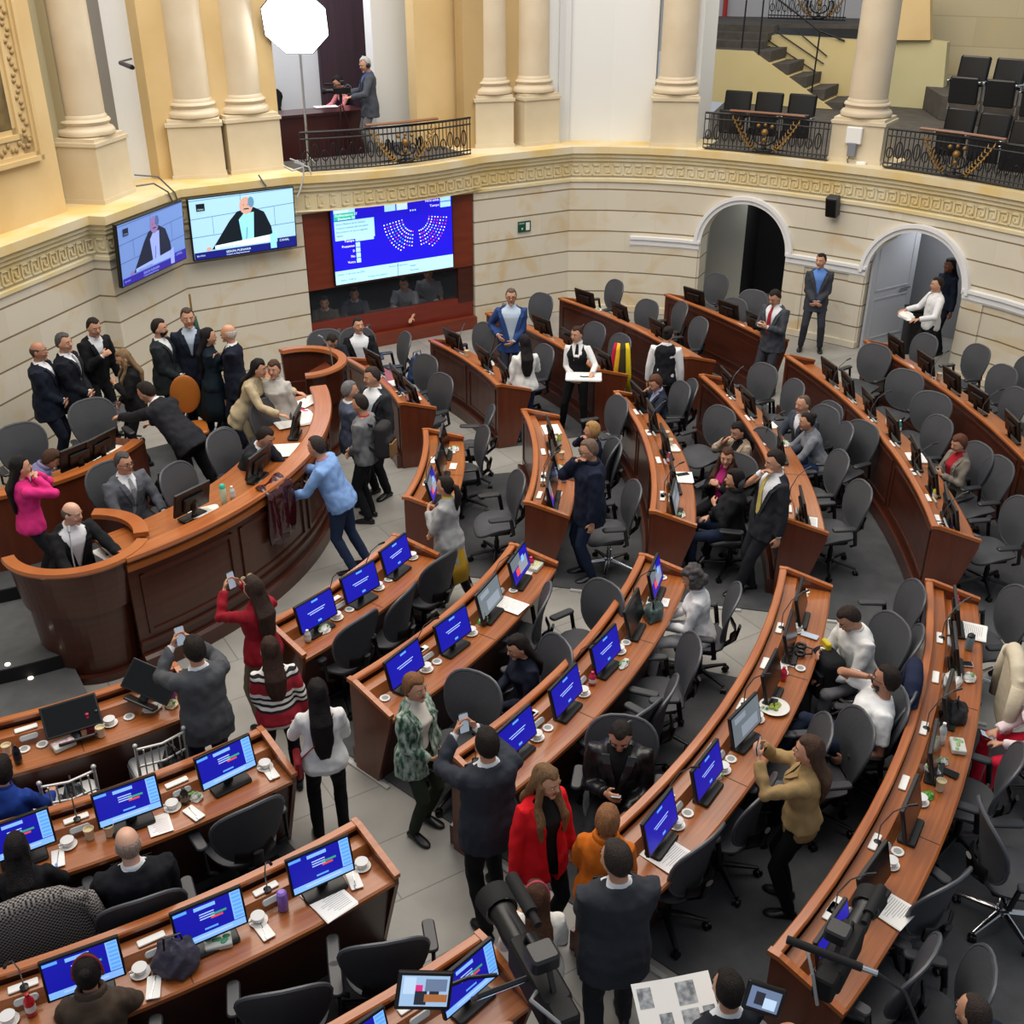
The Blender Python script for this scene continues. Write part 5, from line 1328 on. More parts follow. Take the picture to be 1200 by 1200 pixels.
    if legs == 'trousers':
        pr = [(-.10, .13, .10), (-.03, .165, .118), (.04, .168, .115), (.11, .150, .104)]
        rs = []
        for q, hw, hd in pr:
            if sex == 'f': hw *= .99
            rs.append([T(math.cos(a) * (hw * w + .006), math.sin(a) * (hd * w + .006), q) for a in [2 * PI * k / 22 for k in range(22)]])
        mb.rings(rs)
        k = 1.0 if sex == 'm' else .93
        for sg, (hip, kn, ank) in lg.items():
            mb.tube([hip + V((0, 0, .03)), hip.lerp(kn, .3), kn, kn.lerp(ank, .35), ank.lerp(kn, .02), ank - V((0, 0, .02))], [.095 * s * k * w, .086 * s * k * w, .066 * s * k, .064 * s * k, .054 * s * k, .052 * s * k], 14)
            mb.ball(kn, .064 * s * k, 10, 8)
        remesh(mb, vx, c2, 'trousers', t, it=2, post=wavy(.006, 13, .8))
    else:
        n = 24; rs = []
        for q, hw in ((.12, .135), (.02, .17), (-.10, .19), (-.30, .22), (-.50, .26)):
            rs.append([T(0, 0, 0) + (xr * math.cos(a) * hw + fw * math.sin(a) * hw * .85) * s * (1 + .06 * math.sin(7 * a) * (q < -.1)) + V((0, 0, q * s)) for a in [2 * PI * k / n for k in range(n)]])
        mb.rings(rs[::-1]); mb.build('skirt', c2, t, 'all')
    for sg, (hip, kn, ank) in lg.items():
        m = MB(); fd = V((sg * .12, 1, 0)).normalized()
        if sit and ank.z > .15: fd = V((sg * .1, .8, -.3)).normalized()
        sdv = fd.cross(V((0, 0, 1))).normalized(); c = V((ank.x, ank.y, ank.z - .085))
        prof = [(-.075, .012, .03), (-.065, .032, .055), (-.02, .036, .088), (.03, .040, .082), (.08, .046, .058), (.13, .047, .044), (.17, .036, .034), (.19, .010, .022)]
        rs = []
        for y, hw, h in prof:
            p = c + fd * y * s
            rs.append([p + sdv * hw * s * math.cos(a) + V((0, 0, 1)) * (h * s * (math.sin(a) * .5 + .5) + (.0)) for a in [2 * PI * k / 12 for k in range(12)]])
        m.rings(rs)
        if bare: m.tube([c + V((0, 0, .07)), c.lerp(kn, .5), kn.lerp(c, .15)], [.045, .062, .064], 12)
        m.build('shoe' if not bare else 'boot', mat('leather_' + shoes.lstrip('#'), shoes, .35), t, True)
    W = Matrix.Translation(t.location) @ Matrix.Rotation(f - PI / 2, 4, 'Z')
    out = {'o': t}
    for sg, nm in ((-1, 'L'), (1, 'R')):
        p, d, n = hands[sg]; out[nm] = (W @ p, (W.to_3x3() @ d), (W.to_3x3() @ n))
    out['T'] = lambda x, y, q: W @ T(x, y, q)
    out['HM'] = W @ HM; out['f'] = f
    out['local'] = (T, frontY, arms, lg)
    return out
def sitchair(p, desc, kind='b', back=.02, rz=0, z0=0.0, jacket=None):
    f = p['f'] + rz; loc = p['o'].location - V((math.cos(f), math.sin(f), 0)) * back; loc.z = z0
    return place(CH[kind], loc, f - PI / 2, 'mesh office chair ' + desc, 'mesh office chairs')
PE = {}
NV, BK, CHA = '#141a2a', '#131418', '#2b2d33'
FV = .0135
def P_(key, *a, **k): PE[key] = person(*a, **k); return PE[key]
# -- upper left group on the dais
P_('a1', 'person standing leftmost at wall, balding, navy suit, hands clasped', 45, 412, 5, 1.72, z0=.45, L='clasp', Rh='clasp', tc=NV, hair='bald', hc='#3a2f28', vox=FV, w=1.1, skin='b')
P_('a2', 'person second from left at wall, grey hair, navy suit, light tie', 75, 402, 0, 1.74, z0=.45, L='clasp', Rh='clasp', tc='#11151f', hc='#3d3c3d', tie='#8f8f93', vox=FV, w=1.12, head=(-15, 0))
P_('a3', 'young person in black suit leaning forward with raised fist by left wall', 110, 384, -35, 1.74, z0=.45, lean=14, L='down', Rh='chest', tc='#0f1016', vox=FV, head=(-5, -5), curl=1.1)
P_('a4', 'blond long-haired person in black looking down beside the fist-raising man', 145, 420, 205, 1.60, 'f', z0=.45, L='chest', Rh='clasp', top='sweater', tc='#121216', hair='long', hc='#64503a', hl=.42, locks=True, vox=FV, head=(0, -18))
P_('a5', 'person in black suit seen from behind, bending over the rear bench', 172, 460, 150, 1.76, z0=.45, lean=48, L='reach', Rh='desk', tc='#1c1d23', lc='#101116', vox=FV, head=(20, -10), feet=[(.12, -.30), (.12, -.45)])
P_('a6', 'bearded person in dark green-grey suit standing in profile on the dais', 187, 385, -5, 1.72, z0=.45, L='clasp', Rh='clasp', tc='#20272a', beard=True, vox=FV)
P_('a7', 'person in navy suit and light blue shirt facing the room, near the wall', 220, 373, -75, 1.80, z0=.45, tc='#161c2c', shirt='#aebccc', hc='#3a2f28', vox=FV, head=(10, 0))
P_('a8', 'long black-haired person in long dark teal dress seen from behind', 244, 395, 20, 1.64, 'f', z0=.45, top='sweater', tc='#10202a', legs='skirt', lc='#0f1d26', hair='long', hc='#0e0d10', hl=.5, vox=FV, L='fold', Rh='fold')
P_('a9', 'bald grey-haired person in navy suit with crossed arms', 268, 391, 185, 1.70, z0=.45, L='fold', Rh='chest', tc='#151b2b', hair='bald', hc='#9a9894', vox=FV)
P_('a11', 'person with long black hair in beige coat leaning on presidency desk', 303, 432, -12, 1.64, 'f', z0=.45, lean=24, L='reach', Rh='desk', top='open', tc='#b9aa8a', shirt='#a89b7e', lc='#a89a7c', hair='long', hc='#0f0d0e', hl=.42, vox=FV, collar=False)
P_('a12', 'person with brown hair hidden behind the booth counter, pale top', 321, 433, -100, 1.55, 'f', z0=.45, top='sweater', tc='#b9b6b0', lc='#222226', hair='bob', hc='#3b2a20', vox=FV)
p = P_('a13', 'seated person in dark suit bending over papers at presidency desk', 311, 513, -20, 1.70, kind='sit', z0=.45, lean=30, L='desk', Rh='desk', tc='#1f2127', vox=FV, head=(0, -15), tie='#22242a'); sitchair(p, 'under the man bending over papers on the dais', z0=.45)
p = P_('a14', 'seated person in grey suit and glasses beside the lectern', 145, 543, -38, 1.68, kind='sit', z0=.45, lean=6, L='desk', Rh='desk', tc='#565a62', lc='#3c3f46', tie='#8d8f94', hc='#3a3a3b', glasses=True, vox=.0115, w=1.15, head=(10, 0)); sitchair(p, 'under the man in the grey suit on the dais', z0=.45)
P_('a15', 'bald person in black suit and open white shirt speaking at the lectern', 84, 602, -45, 1.66, z0=.15, lean=14, L=(.34, .42, -.40), Rh=(.20, .42, -.48), tc='#16171b', lc='#16171b', shirt='#e6e8ec', vz=.05, hair='bald', hc='#4b4440', skin='d', vox=.0105, head=(35, -5), w=1.05)
P_('a16', 'person with long black hair in bright pink blazer holding a phone', 24, 548, 30, 1.60, 'f', z0=.45, L='face', Rh='face', top='shirt', tc='#d8307e', lc='#26272c', hair='long', hc='#0e0c0d', hl=.42, vox=.0115, collar=False)
p = P_('a17', 'person in lavender shawl with brown hair bending down at rear bench', 60, 538, 20, 1.55, 'f', kind='sit', z0=.45, lean=35, L='lap', Rh='lap', top='puffer', tc='#77759c', lc='#33343a', hair='bob', hc='#3a281e', vox=.0115, head=(0, -30))
# -- right of the presidency desk
P_('b1', 'person in light blue sweater and jeans leaning on presidency desk', 371, 524, 172, 1.72, lean=20, L='desk', Rh=(.22, .34, -.22), top='sweater', tc='#7ea2d8', lc='#22304c', shirt='#c98fa0', hc='#2b2624', vox=.0115, w=1.15, head=(-10, 0), feet=[(.1, -.12), (.12, -.22)])
P_('b2', 'person in grey-blue jacket standing in profile near the round booth', 410, 458, 20, 1.70, tc='#4a5366', lc='#23262f', top='blazer', hc='#5a5a5c', vox=FV, L='clasp', Rh='clasp')
P_('b3', 'person in grey jacket carrying a brown and black backpack', 422, 474, 165, 1.70, tc='#77797b', lc='#15161c', top='sweater', shirt='#c04848', hc='#221d1a', vox=.0115, L='clasp', Rh='clasp', head=(0, -8))
P_('b4', 'person in dark grey suit and white shirt listening beside the backpack', 436, 442, -135, 1.80, tc='#2b2d33', lc='#1b1c22', vz=-.02, hc='#2b2523', vox=FV, w=1.08, head=(-15, -5))
p = P_('b5', 'seated young person in black suit at the small rear row', 420, 382, -75, 1.70, kind='sit', tc='#121317', vz=-.05, L='desk', Rh='desk', vox=FV, head=(15, 8)); sitchair(p, 'under the seated man in black by the control window')
p = P_('b6', 'person in dark jacket bending head down by the control window', 389, 400, -70, 1.68, kind='sit', lean=28, L='desk', Rh='desk', top='sweater', tc='#20222a', vox=FV, head=(0, -30)); sitchair(p, 'under the man with lowered head')
# -- rear rows
P_('c1', 'person in blue blazer and light shirt standing in the rear row', 599, 348, -90, 1.74, tc='#2b4478', lc='#2c3140', shirt='#b6c8dc', vz=-.05, glasses=True, hc='#4a3f38', vox=FV, L='clasp', Rh='hip', w=1.05)
P_('c2', 'long black-haired person in white blouse and navy trousers seen from behind', 615, 402, 105, 1.62, 'f', top='shirt', tc='#dfe0de', lc='#1d2b4a', hair='long', hc='#141012', hl=.40, vox=FV, L='down', Rh='desk')
P_('c3', 'waitress in white shirt and black waistcoat holding a white tray', 676, 392, -100, 1.64, 'f', top='vest', tc='#16171b', lc='#101115', shirt='#e6e6e6', tie='#15161a', hair='bun', hc='#2b1a14', vox=FV, L='out', Rh='clasp', head=(-30, -5), feet=[(.14, .05), (.20, -.05)])
P_('c4', 'waiter in white shirt and black waistcoat seen from behind', 783, 392, 75, 1.66, 'm', top='vest', tc='#1c1d22', lc='#131419', shirt='#e4e5e8', hair='bun', hc='#17120f', vox=FV, L='down', Rh='down', head=(-20, -5))
p = P_('c5', 'seated person in dark blazer holding a hand to the face', 768, 449, 195, 1.60, 'f', kind='sit', tc='#262c3a', shirt='#b8c0e0', hair='bob', hc='#4a2f22', vox=FV, L='desk', Rh='face', lean=10, head=(15, -15)); sitchair(p, 'under the woman holding a hand to her face')
P_('c6', 'person in grey suit and red tie looking at a phone', 908, 349, -140, 1.76, tc='#43464e', lc='#383b43', tie='#9a1f2c', shirt='#dfe2e6', L='phone', Rh='phone', vz=.05, vox=FV, head=(0, -25))
P_('c7', 'guard in grey suit and blue shirt standing against the wall between arches', 962, 306, -105, 1.74, tc='#3c3f47', lc='#34373f', shirt='#5f8ad0', vz=.1, L='clasp', Rh='clasp', vox=FV, head=(-25, 0), w=.96, feet=[(.16, 0), (.16, 0)])
P_('c8', 'waiter in white shirt with white cloth over the arm in right arch', 1098, 334, 185, 1.68, top='vest', tc='#d9dadb', lc='#15161b', shirt='#e4e5e8', L='out', Rh='out', vox=FV)
P_('c9', 'person in dark navy clothes standing in the doorway of the right arch', 1113, 311, 200, 1.72, 'f', top='sweater', tc='#121a2c', lc='#10141f', hair='long', hc='#141012', vox=FV, skin='c')
p = P_('c10', 'seated balding person in blue-grey suit in the fourth middle row', 941, 474, 205, 1.72, kind='sit', tc='#3b424f', hair='receding', hc='#4b403a', L='desk', Rh='desk', lean=12, vox=FV, w=1.1); sitchair(p, 'under the balding man in blue-grey')
p = P_('c11', 'seated person in grey sweater and jeans leaning on the fourth middle row', 946, 494, 178, 1.62, 'f', kind='sit', top='sweater', tc='#7c8088', lc='#22365c', hair='bun', hc='#17120f', L='desk', Rh='desk', lean=22, vox=FV); sitchair(p, 'under the woman in the grey sweater')
p = P_('c12', 'seated person in pale fur jacket with hand at the mouth', 865, 505, 200, 1.62, 'f', kind='sit', top='open', tc='#b3a08c', shirt='#17171b', lc='#131317', hair='long', hc='#15100f', hl=.3, L='lap', Rh='face', lean=10, vox=FV, collar=False, head=(10, -15)); sitchair(p, 'under the woman in pale fur')
p = P_('c13', 'seated smiling person with long brown hair and pink top under black jacket', 852, 536, 225, 1.62, 'f', kind='sit', top='open', tc='#17171c', shirt='#a8256e', lc='#15151a', hair='long', hc='#3b241a', hl=.40, locks=True, L='chest', Rh='chest', vox=FV, collar=False, head=(25, -5)); sitchair(p, 'under the woman with the pink top')
p = P_('c14', 'seated person in black padded jacket and jeans seen from behind', 861, 562, 168, 1.66, 'f', kind='sit', top='puffer', tc='#16171b', lc='#1c2840', hair='bob', hc='#100d0d', L='chest', Rh='lap', vox=FV); sitchair(p, 'under the person in the black padded jacket')
P_('c15', 'person in dark suit and yellow tie leaning on desk, hand at mouth', 908, 541, 195, 1.78, lean=-4, tc='#25272e', lc='#202229', tie='#cdbd6a', shirt='#e2e4e8', vz=-.02, L='down', Rh='face', vox=.0115, feet=[(-.05, .22), (.10, .05)], head=(0, -12))
P_('c16', 'person in navy padded coat and jeans standing in the aisle', 690, 528, 190, 1.74, top='puffer', tc='#141c30', lc='#1b2740', shoes='#23262c', hc='#5a4a40', glasses=True, vox=.0115, L='down', Rh='face', w=1.05, head=(0, -8))
p = P_('c17', 'blond person in navy seated behind the navy padded coat', 694, 505, 165, 1.60, 'f', kind='sit', top='sweater', tc='#16203a', hair='bob', hc='#8a6a42', vox=FV, L='desk', Rh='face'); sitchair(p, 'under the blond woman in navy')
P_('c18', 'person in light grey jacket and mustard skirt walking past first middle row', 522, 570, 155, 1.62, 'f', kind='walk', top='coat', tc='#a3a5a6', shirt='#c9b24a', legs='skirt', lc='#c0992a', hair='pony', hc='#1a1413', hl=.3, L='chest', Rh='clasp', vox=.0115, feet=[(.08, .1), (.08, -.28)], collar=False)
p = P_('c19', 'seated person with curly grey hair and white hoodie using a phone', 812, 678, 168, 1.62, 'f', kind='sit', top='sweater', tc='#dcdde0', lc='#cfd0d4', hair='curly', hc='#3f3c3d', L='lap', Rh='lap', vox=.0115, lean=8, head=(0, -15)); sitchair(p, 'under the curly-haired woman in a white hoodie')
p = P_('c20', 'seated young person in white shirt searching a black backpack', 995, 725, 195, 1.74, kind='sit', top='shirt', tc='#e0e0de', lc='#77777a', hc='#241b17', L='lap', Rh='phone', lean=14, vox=.0115, head=(0, -30)); sitchair(p, 'under the young man searching a backpack')
p = P_('c21', 'seated bearded person in white T-shirt reclining with crossed legs on phone', 1038, 797, 175, 1.78, kind='sit', top='tee', tc='#e2e4e6', lc='#1a2336', beard=True, glasses=True, hc='#1d1614', sleeve='short', L=(.24, .25, -.45), Rh='ear', lean=-16, vox=.0105, head=(-25, 0), w=1.08, feet=[(.10, .52, .30), (-.02, .62, .34)], skin='b'); sitchair(p, 'under the reclining bearded man')
p = P_('c22', 'seated person in grey jacket and red top holding a phone', 1124, 520, 195, 1.58, 'f', kind='sit', top='open', tc='#7c756c', shirt='#a01f2c', lc='#17171b', hair='bob', hc='#4d2f22', L='phone', Rh='phone', vox=FV, collar=False, head=(0, -15)); sitchair(p, 'under the woman in red and grey')
p = P_('c23', 'seated person in white top and red trousers holding a phone, right edge', 1222, 806, 172, 1.64, 'f', kind='sit', top='sweater', tc='#e4d2d6', lc='#cf1f3c', hair='long', hc='#2a1a16', L='lap', Rh='lap', lean=12, vox=.0115); sitchair(p, 'under the person in red trousers')
# -- foreground
P_('d1', 'person in red sweater and beige trousers raising a phone to film', 297, 690, 140, 1.66, 'f', top='sweater', tc='#8e1626', lc='#6d6455', hair='long', hc='#2b1f1a', hl=.45, L='raise', Rh='raise', vox=.0105, collar=False)
P_('d2', 'person in red, white and black striped sweater seen from behind', 317, 762, 110, 1.60, 'f', top='sweater', tc='#ffffff', lc='#121317', hair='long', hc='#2a1a14', hl=.36, L='clasp', Rh='down', vox=.0105, collar=False)
P_('d3', 'person with long black hair, white sweater and red shoulder bag', 372, 812, 105, 1.60, 'f', top='sweater', tc='#dedede', lc='#0f1013', shoes='#5a4a38', hair='long', hc='#0f0c0d', hl=.48, L='desk', Rh='chest', vox=.0105, collar=False)
P_('d4', 'person in grey blazer photographing with a phone beside the frontmost row', 228, 762, 125, 1.72, top='blazer', tc='#4d5055', lc='#1c2a48', L='raise', Rh='raise', vox=.0105, w=1.05)
P_('d5', 'person with short brown hair in green patterned velvet jacket', 486, 806, -35, 1.60, 'f', top='open', tc='#ffffff', shirt='#d8d2c4', lc='#2a3226', hair='bob', hc='#64452c', L='down', Rh='clasp', vox=.0105, collar=False)
p = P_('d6', 'seated dark-haired person in navy holding a silver laptop', 607, 758, 205, 1.62, 'f', kind='sit', top='sweater', tc='#151a2a', lc='#131419', hair='long', hc='#150f10', hl=.32, L='lap', Rh='lap', lean=8, vox=.0105, collar=False, head=(0, -15)); sitchair(p, 'under the seated woman with the laptop')
P_('d7', 'person in charcoal suit seen from behind, photographing', 570, 872, 118, 1.74, kind='walk', tc='#2e333c', lc='#111216', L='raise', Rh='raise', vox=.0105, w=1.12, feet=[(.14, -.22), (.12, .12)])
P_('d8', 'person in bright red blazer over black dress, long light brown hair', 640, 915, -55, 1.68, 'f', top='open', tc='#d4141f', shirt='#101114', lc='#101114', hair='long', hc='#5e4730', hl=.40, locks=True, vox=.0105, collar=False, head=(15, -8))
p = P_('d9', 'seated person in black leather jacket looking at phone', 727, 862, -100, 1.74, kind='sit', top='blazer', tc='#1a1a1d', shirt='#131316', lc='#131418', L='lap', Rh='phone', vox=.0105, head=(0, -28), w=1.08, collar=False); sitchair(p, 'under the man in the leather jacket')
P_('d10', 'person with short brown hair in orange top', 712, 962, 75, 1.58, 'f', top='puffer', tc='#bf6415', lc='#7a4a20', hair='bob', hc='#6d4a30', L='chest', Rh='clasp', vox=.0105)
P_('d11', 'broad person in charcoal suit seen from behind at the bottom centre', 722, 1008, 100, 1.80, tc='#33363d', lc='#25272d', hc='#2a2320', L='clasp', Rh='clasp', vox=.0105, w=1.1, head=(25, -5), feet=[(.12, -.15), (.14, .15)])
P_('d12', 'person in white knit sweater with pink headband and long hair', 628, 1052, 100, 1.56, 'f', top='sweater', tc='#d9d6d0', lc='#1b2136', hair='long', hc='#3a2418', hl=.42, headband='#b0485a', L='chest', Rh='chest', vox=.0105, collar=False)
p = P_('d13', 'seated bald person in black suit with a phone at second left row', 150, 990, 115, 1.74, kind='sit', tc='#14161c', hair='bald', hc='#7a6a60', L='desk', Rh='phone', vox=.0105, head=(0, -12), w=1.15, skin='d'); sitchair(p, 'under the bald man with the phone')
p = P_('d14', 'seated black-haired person in black at left edge', 20, 995, 108, 1.62, 'f', kind='sit', top='sweater', tc='#121217', lc='#121217', hair='long', hc='#0f0c0d', hl=.42, L='desk', Rh='desk', vox=.0105, lean=12); sitchair(p, 'under the black-haired woman at the left edge')
p = P_('d15', 'seated person in blue with dark hair cut by the left edge', 2, 903, 95, 1.62, 'f', kind='sit', top='sweater', tc='#1b3a8a', hair='bob', hc='#17120f', L='desk', Rh='desk', lean=14, vox=.0115); sitchair(p, 'under the person in blue at the left edge')
p = P_('d16', 'seated person in brown jacket with dark bun and red headband', 103, 1140, 105, 1.62, 'f', kind='sit', top='puffer', tc='#463a30', lc='#222226', hair='bun', hc='#100c0d', headband='#7a2c30', L='desk', Rh='desk', vox=.0105, lean=14); sitchair(p, 'under the woman in the brown jacket')
P_('d17', 'person in tan cropped jacket and black trousers filming with a phone', 948, 880, 160, 1.66, 'f', top='crop', tc='#9c8258', shirt='#9c8258', lc='#0e0f12', shoes='#121216', hair='long', hc='#3a2a20', hl=.34, L='raise', Rh='raise', vox=.0105, collar=False)
p = P_('d18', 'dark-haired person at the bottom edge reading a newspaper', 853, 1160, 115, 1.72, kind='sit', top='blazer', tc='#1d2028', L='lap', Rh='lap', vox=.0105, lean=5); sitchair(p, 'under the newspaper reader')
p = P_('d19', 'balding person in navy at the bottom right corner', 1141, 1188, 120, 1.72, kind='sit', tc='#141a30', hair='receding', hc='#2b2320', L='lap', Rh='lap', vox=.0105, lean=8); sitchair(p, 'under the balding man at the bottom right corner')
P_('d20', 'video camera operator in dark jacket at the bottom centre', 600, 1262, 92, 1.74, top='sweater', tc='#202127', lc='#1a1b20', L=(.10, .34, .0), Rh=(.16, .30, -.06), vox=.0115)
P_('d21', 'video camera operator in black at the bottom right', 935, 1262, 80, 1.72, top='sweater', tc='#17181c', lc='#17181c', L=(.10, .34, .0), Rh=(.16, .30, -.06), vox=.0115)
# -- balcony and control room
P_('e1', 'cameraman with headphones and grey jacket standing on the balcony', 428, 76, 195, 1.74, z0=2.88, top='open', tc='#454a54', shirt='#3a5a9a', lc='#6e6f70', hc='#8a8885', vox=FV, L='out', Rh='out', head=(20, -15))
p = P_('e2', 'person in dark waistcoat and pink sleeves seated on the balcony', 396, 96, 215, 1.66, 'f', kind='sit', z0=2.88, top='vest', tc='#1a1a20', shirt='#d8848c', hair='bob', hc='#1a1413', vox=FV, L='desk', Rh='desk', lean=20, head=(0, -20), collar=False)
P_('e3', 'dark figure seated behind the studio light stand on the balcony', 325, 92, 10, 1.66, kind='sit', z0=2.88, top='sweater', tc='#14151a', vox=FV, lean=5)
P_('e4', 'technician in grey shirt seated behind the control room window', 478, 338, -95, 1.68, kind='sit', top='tee', tc='#8a8f98', sleeve='short', vox=FV, L='desk', Rh='desk', lean=22, seat=.22, pos=tuple(wpt(7.95, .55))[:2])
P_('e5', 'dim figure behind the left part of the control room window', 410, 350, -80, 1.68, kind='sit', top='sweater', tc='#4a4f5c', vox=FV, L='desk', Rh='desk', lean=22, seat=.18, pos=tuple(wpt(6.95, .6))[:2])
P_('e6', 'pale-shirted figure at far right behind the control room window', 535, 330, -95, 1.70, kind='sit', seat=.25, lean=15, top='tee', tc='#8c8c92', sleeve='short', vox=FV, pos=tuple(wpt(8.5, .7))[:2])
P_('e7', 'dim figure at far left behind the control room window', 375, 360, -80, 1.66, kind='sit', top='sweater', tc='#5a544e', vox=FV, L='desk', Rh='desk', lean=22, seat=.15, pos=tuple(wpt(6.35, .5))[:2])
def swap(key, mesh, m):
    for c in PE[key]['o'].children:
        if c.name.startswith(mesh): c.data.materials[0] = m
def stripes():
    m = bpy.data.materials.new('striped_knit'); m.use_nodes = True; nt = m.node_tree; b = nt.nodes['Principled BSDF']; b.inputs['Roughness'].default_value = .85
    tc = nt.nodes.new('ShaderNodeTexCoord'); sp = nt.nodes.new('ShaderNodeSeparateXYZ'); nt.links.new(tc.outputs['Object'], sp.inputs[0])
    a = nt.nodes.new('ShaderNodeMath'); a.operation = 'MULTIPLY'; a.inputs[1].default_value = 3.6; nt.links.new(sp.outputs['Z'], a.inputs[0])
    fr = nt.nodes.new('ShaderNodeMath'); fr.operation = 'FRACT'; nt.links.new(a.outputs[0], fr.inputs[0])
    r = nt.nodes.new('ShaderNodeValToRGB'); r.color_ramp.interpolation = 'CONSTANT'; e = r.color_ramp.elements
    cols = [(0, '#a01c2c'), (.28, '#17171c'), (.36, '#e6e2de'), (.46, '#17171c'), (.54, '#e6e2de'), (.64, '#17171c'), (.72, '#e6e2de'), (.84, '#a01c2c')]
    e[0].position = 0; e[0].color = lin(cols[0][1]); e[1].position = cols[1][0]; e[1].color = lin(cols[1][1])
    for p_, c_ in cols[2:]: q = e.new(p_); q.color = lin(c_)
    nt.links.new(fr.outputs[0], r.inputs[0]); nt.links.new(r.outputs[0], b.inputs['Base Color']); return m
swap('d2', 'sweater', stripes())
gv = mat('green_velvet', '#1f4a3a', .6, col2='#b4c4b4', scale=16, stretch=(1.6, 1.6, .7), detail=6, contrast=1.8)
swap('d5', 'jacket', gv); swap('d5', 'lapel', gv)
lt = mat('black_leather', '#17171a', .35, bump=.3, bscale=12); swap('d9', 'jacket', lt); swap('d9', 'lapel', lt)
fur = mat('pale_fur', '#b9a793', .95, col2='#8a7866', scale=30, bump=.8); swap('c12', 'jacket', fur)
# ================================================================== things on the desks
DN = [(sn, Rr, a0, a1) for sn, dn, Rr, a0, a1, mons, ends in mon_specs]
pm_wt = mat('porcelain', '#eceae6', .25); lidm = mat('paper_lid', '#d5d7d9', .6); pcup = mat('paper_cup', '#ded2b4', .6); dregs = mat('coffee', '#c9b98e', .4)
def k_lidded(t, o):
    m = MB(); m.lathe([(.02, 0), (.058, .006), (.062, .012), (.05, .010), (.03, .008)], 20); m.build('saucer', pm_wt, t, True)
    m = MB(); m.lathe([(.028, .008), (.036, .02), (.040, .04), (.042, .052)], 18); m.tube([(.036, 0, .03), (.062, 0, .032), (.062, 0, .042), (.038, 0, .046)], .005, 6); m.build('cup', pm_wt, t, True)
    m = MB(); m.lathe([(.046, .052), (.046, .056), (.03, .057)], 18); m.build('paper_lid', lidm, t)
def k_coaster(t, o):
    m = MB(); m.lathe([(.044, 0), (.046, .004), (.044, .008)], 20); m.build('lid_disc', pm_wt, t); m = MB(); m.lathe([(.028, .008), (.028, .0095)], 16); m.build('printed_ring', mat('print_grey', '#9aa0a2', .6), t)
def k_papercup(t, o):
    m = MB(); m.lathe([(.027, 0), (.036, .088), (.038, .09), (.036, .092), (.033, .088), (.031, .07)], 18, cap=False); m.poly([V((.0275 * math.cos(2 * PI * k / 18), .0275 * math.sin(2 * PI * k / 18), .003)) for k in range(18)]); m.build('cup', pcup, t, True)
    m = MB(); m.lathe([(.0325, .071), (.0325, .073)], 18); m.build('drink', dregs, t)
def k_bottle(t, o):
    c = o.get('c', '#c02040'); h = o.get('h', .17)
    m = MB(); m.lathe([(.026, 0), (.031, .008), (.031, h * .62), (.026, h * .74), (.012, h * .88), (.012, h * .93)], 16); m.build('bottle_body', mat('plastic_' + c[1:], c, .25, coat=.3), t, True)
    m = MB(); m.lathe([(.014, h * .93), (.014, h), (.01, h + .003)], 12); m.build('cap', mat('cap_' + o.get('cap', 'e8e8e8'), '#' + o.get('cap', 'e8e8e8'), .4), t, True)
    m = MB(); m.lathe([(.0315, h * .22), (.0315, h * .5)], 16, cap=False); m.build('label_band', mat('band_' + o.get('band', 'e0e0e0'), '#' + o.get('band', 'e0e0e0'), .5), t)
def k_flask(t, o):
    c = o.get('c', '#7d3fc0'); h = o.get('h', .16)
    m = MB(); m.lathe([(.03, 0), (.034, .006), (.036, h * .75), (.03, h * .85)], 16); m.build('tumbler', mat('plastic_' + c[1:], c, .3, coat=.3), t, True)
    m = MB(); m.lathe([(.033, h * .82), (.033, h * .92), (.02, h)], 16); m.build('lid', mat('cap_' + o.get('cap', '222222'), '#' + o.get('cap', '222222'), .4), t, True)
def k_paper(t, o):
    w, h, n = o.get('w', .21), o.get('h', .29), o.get('n', 3); random.seed(int(w * 1000) + n)
    m = MB()
    for i in range(n):
        a = random.uniform(-.08, .08) if n > 1 else 0; m.box((random.uniform(-.01, .01), random.uniform(-.01, .01), .0015 + .003 * i), (w, h, .0022), a)
    m.build('sheets', paper, t)
    m = MB(); z = .0015 + .003 * (n - 1) + .0016
    for i in range(int(h / .016) - 3):
        e_ = -w * .4 + w * random.uniform(.45, .8); y_ = h * .40 - i * .016; m.poly([(-w * .4, y_, z), (e_, y_, z), (e_, y_ - .0035, z), (-w * .4, y_ - .0035, z)])
    m.build('print_lines', mat('ink_' + o['ink'], '#' + o['ink'], .7) if 'ink' in o else ink, t)
def k_napkin(t, o):
    m = MB(); m.rbox((0, 0, .004), (.085, .17, .008), .008); m.build('folded_napkin', paper, t)
    m = MB(); m.tube([(-.01, -.07, .012), (.01, .075, .012)], .003, 6); m.rbox((.012, .07, .012), (.016, .035, .004), .004); m.build('spoon', chrome, t)
def crumple(m, w, h, z, seed, n=12):
    random.seed(seed); rs = []
    for i in range(7):
        a = PI / 2 * i / 6; c = math.cos(a)
        rs.append([V((w / 2 * c * math.cos(2 * PI * k / n) * random.uniform(.75, 1.15), h / 2 * c * math.sin(2 * PI * k / n) * random.uniform(.75, 1.15), z * math.sin(a) * random.uniform(.7, 1.2))) for k in range(n)])
    m.rings(rs)
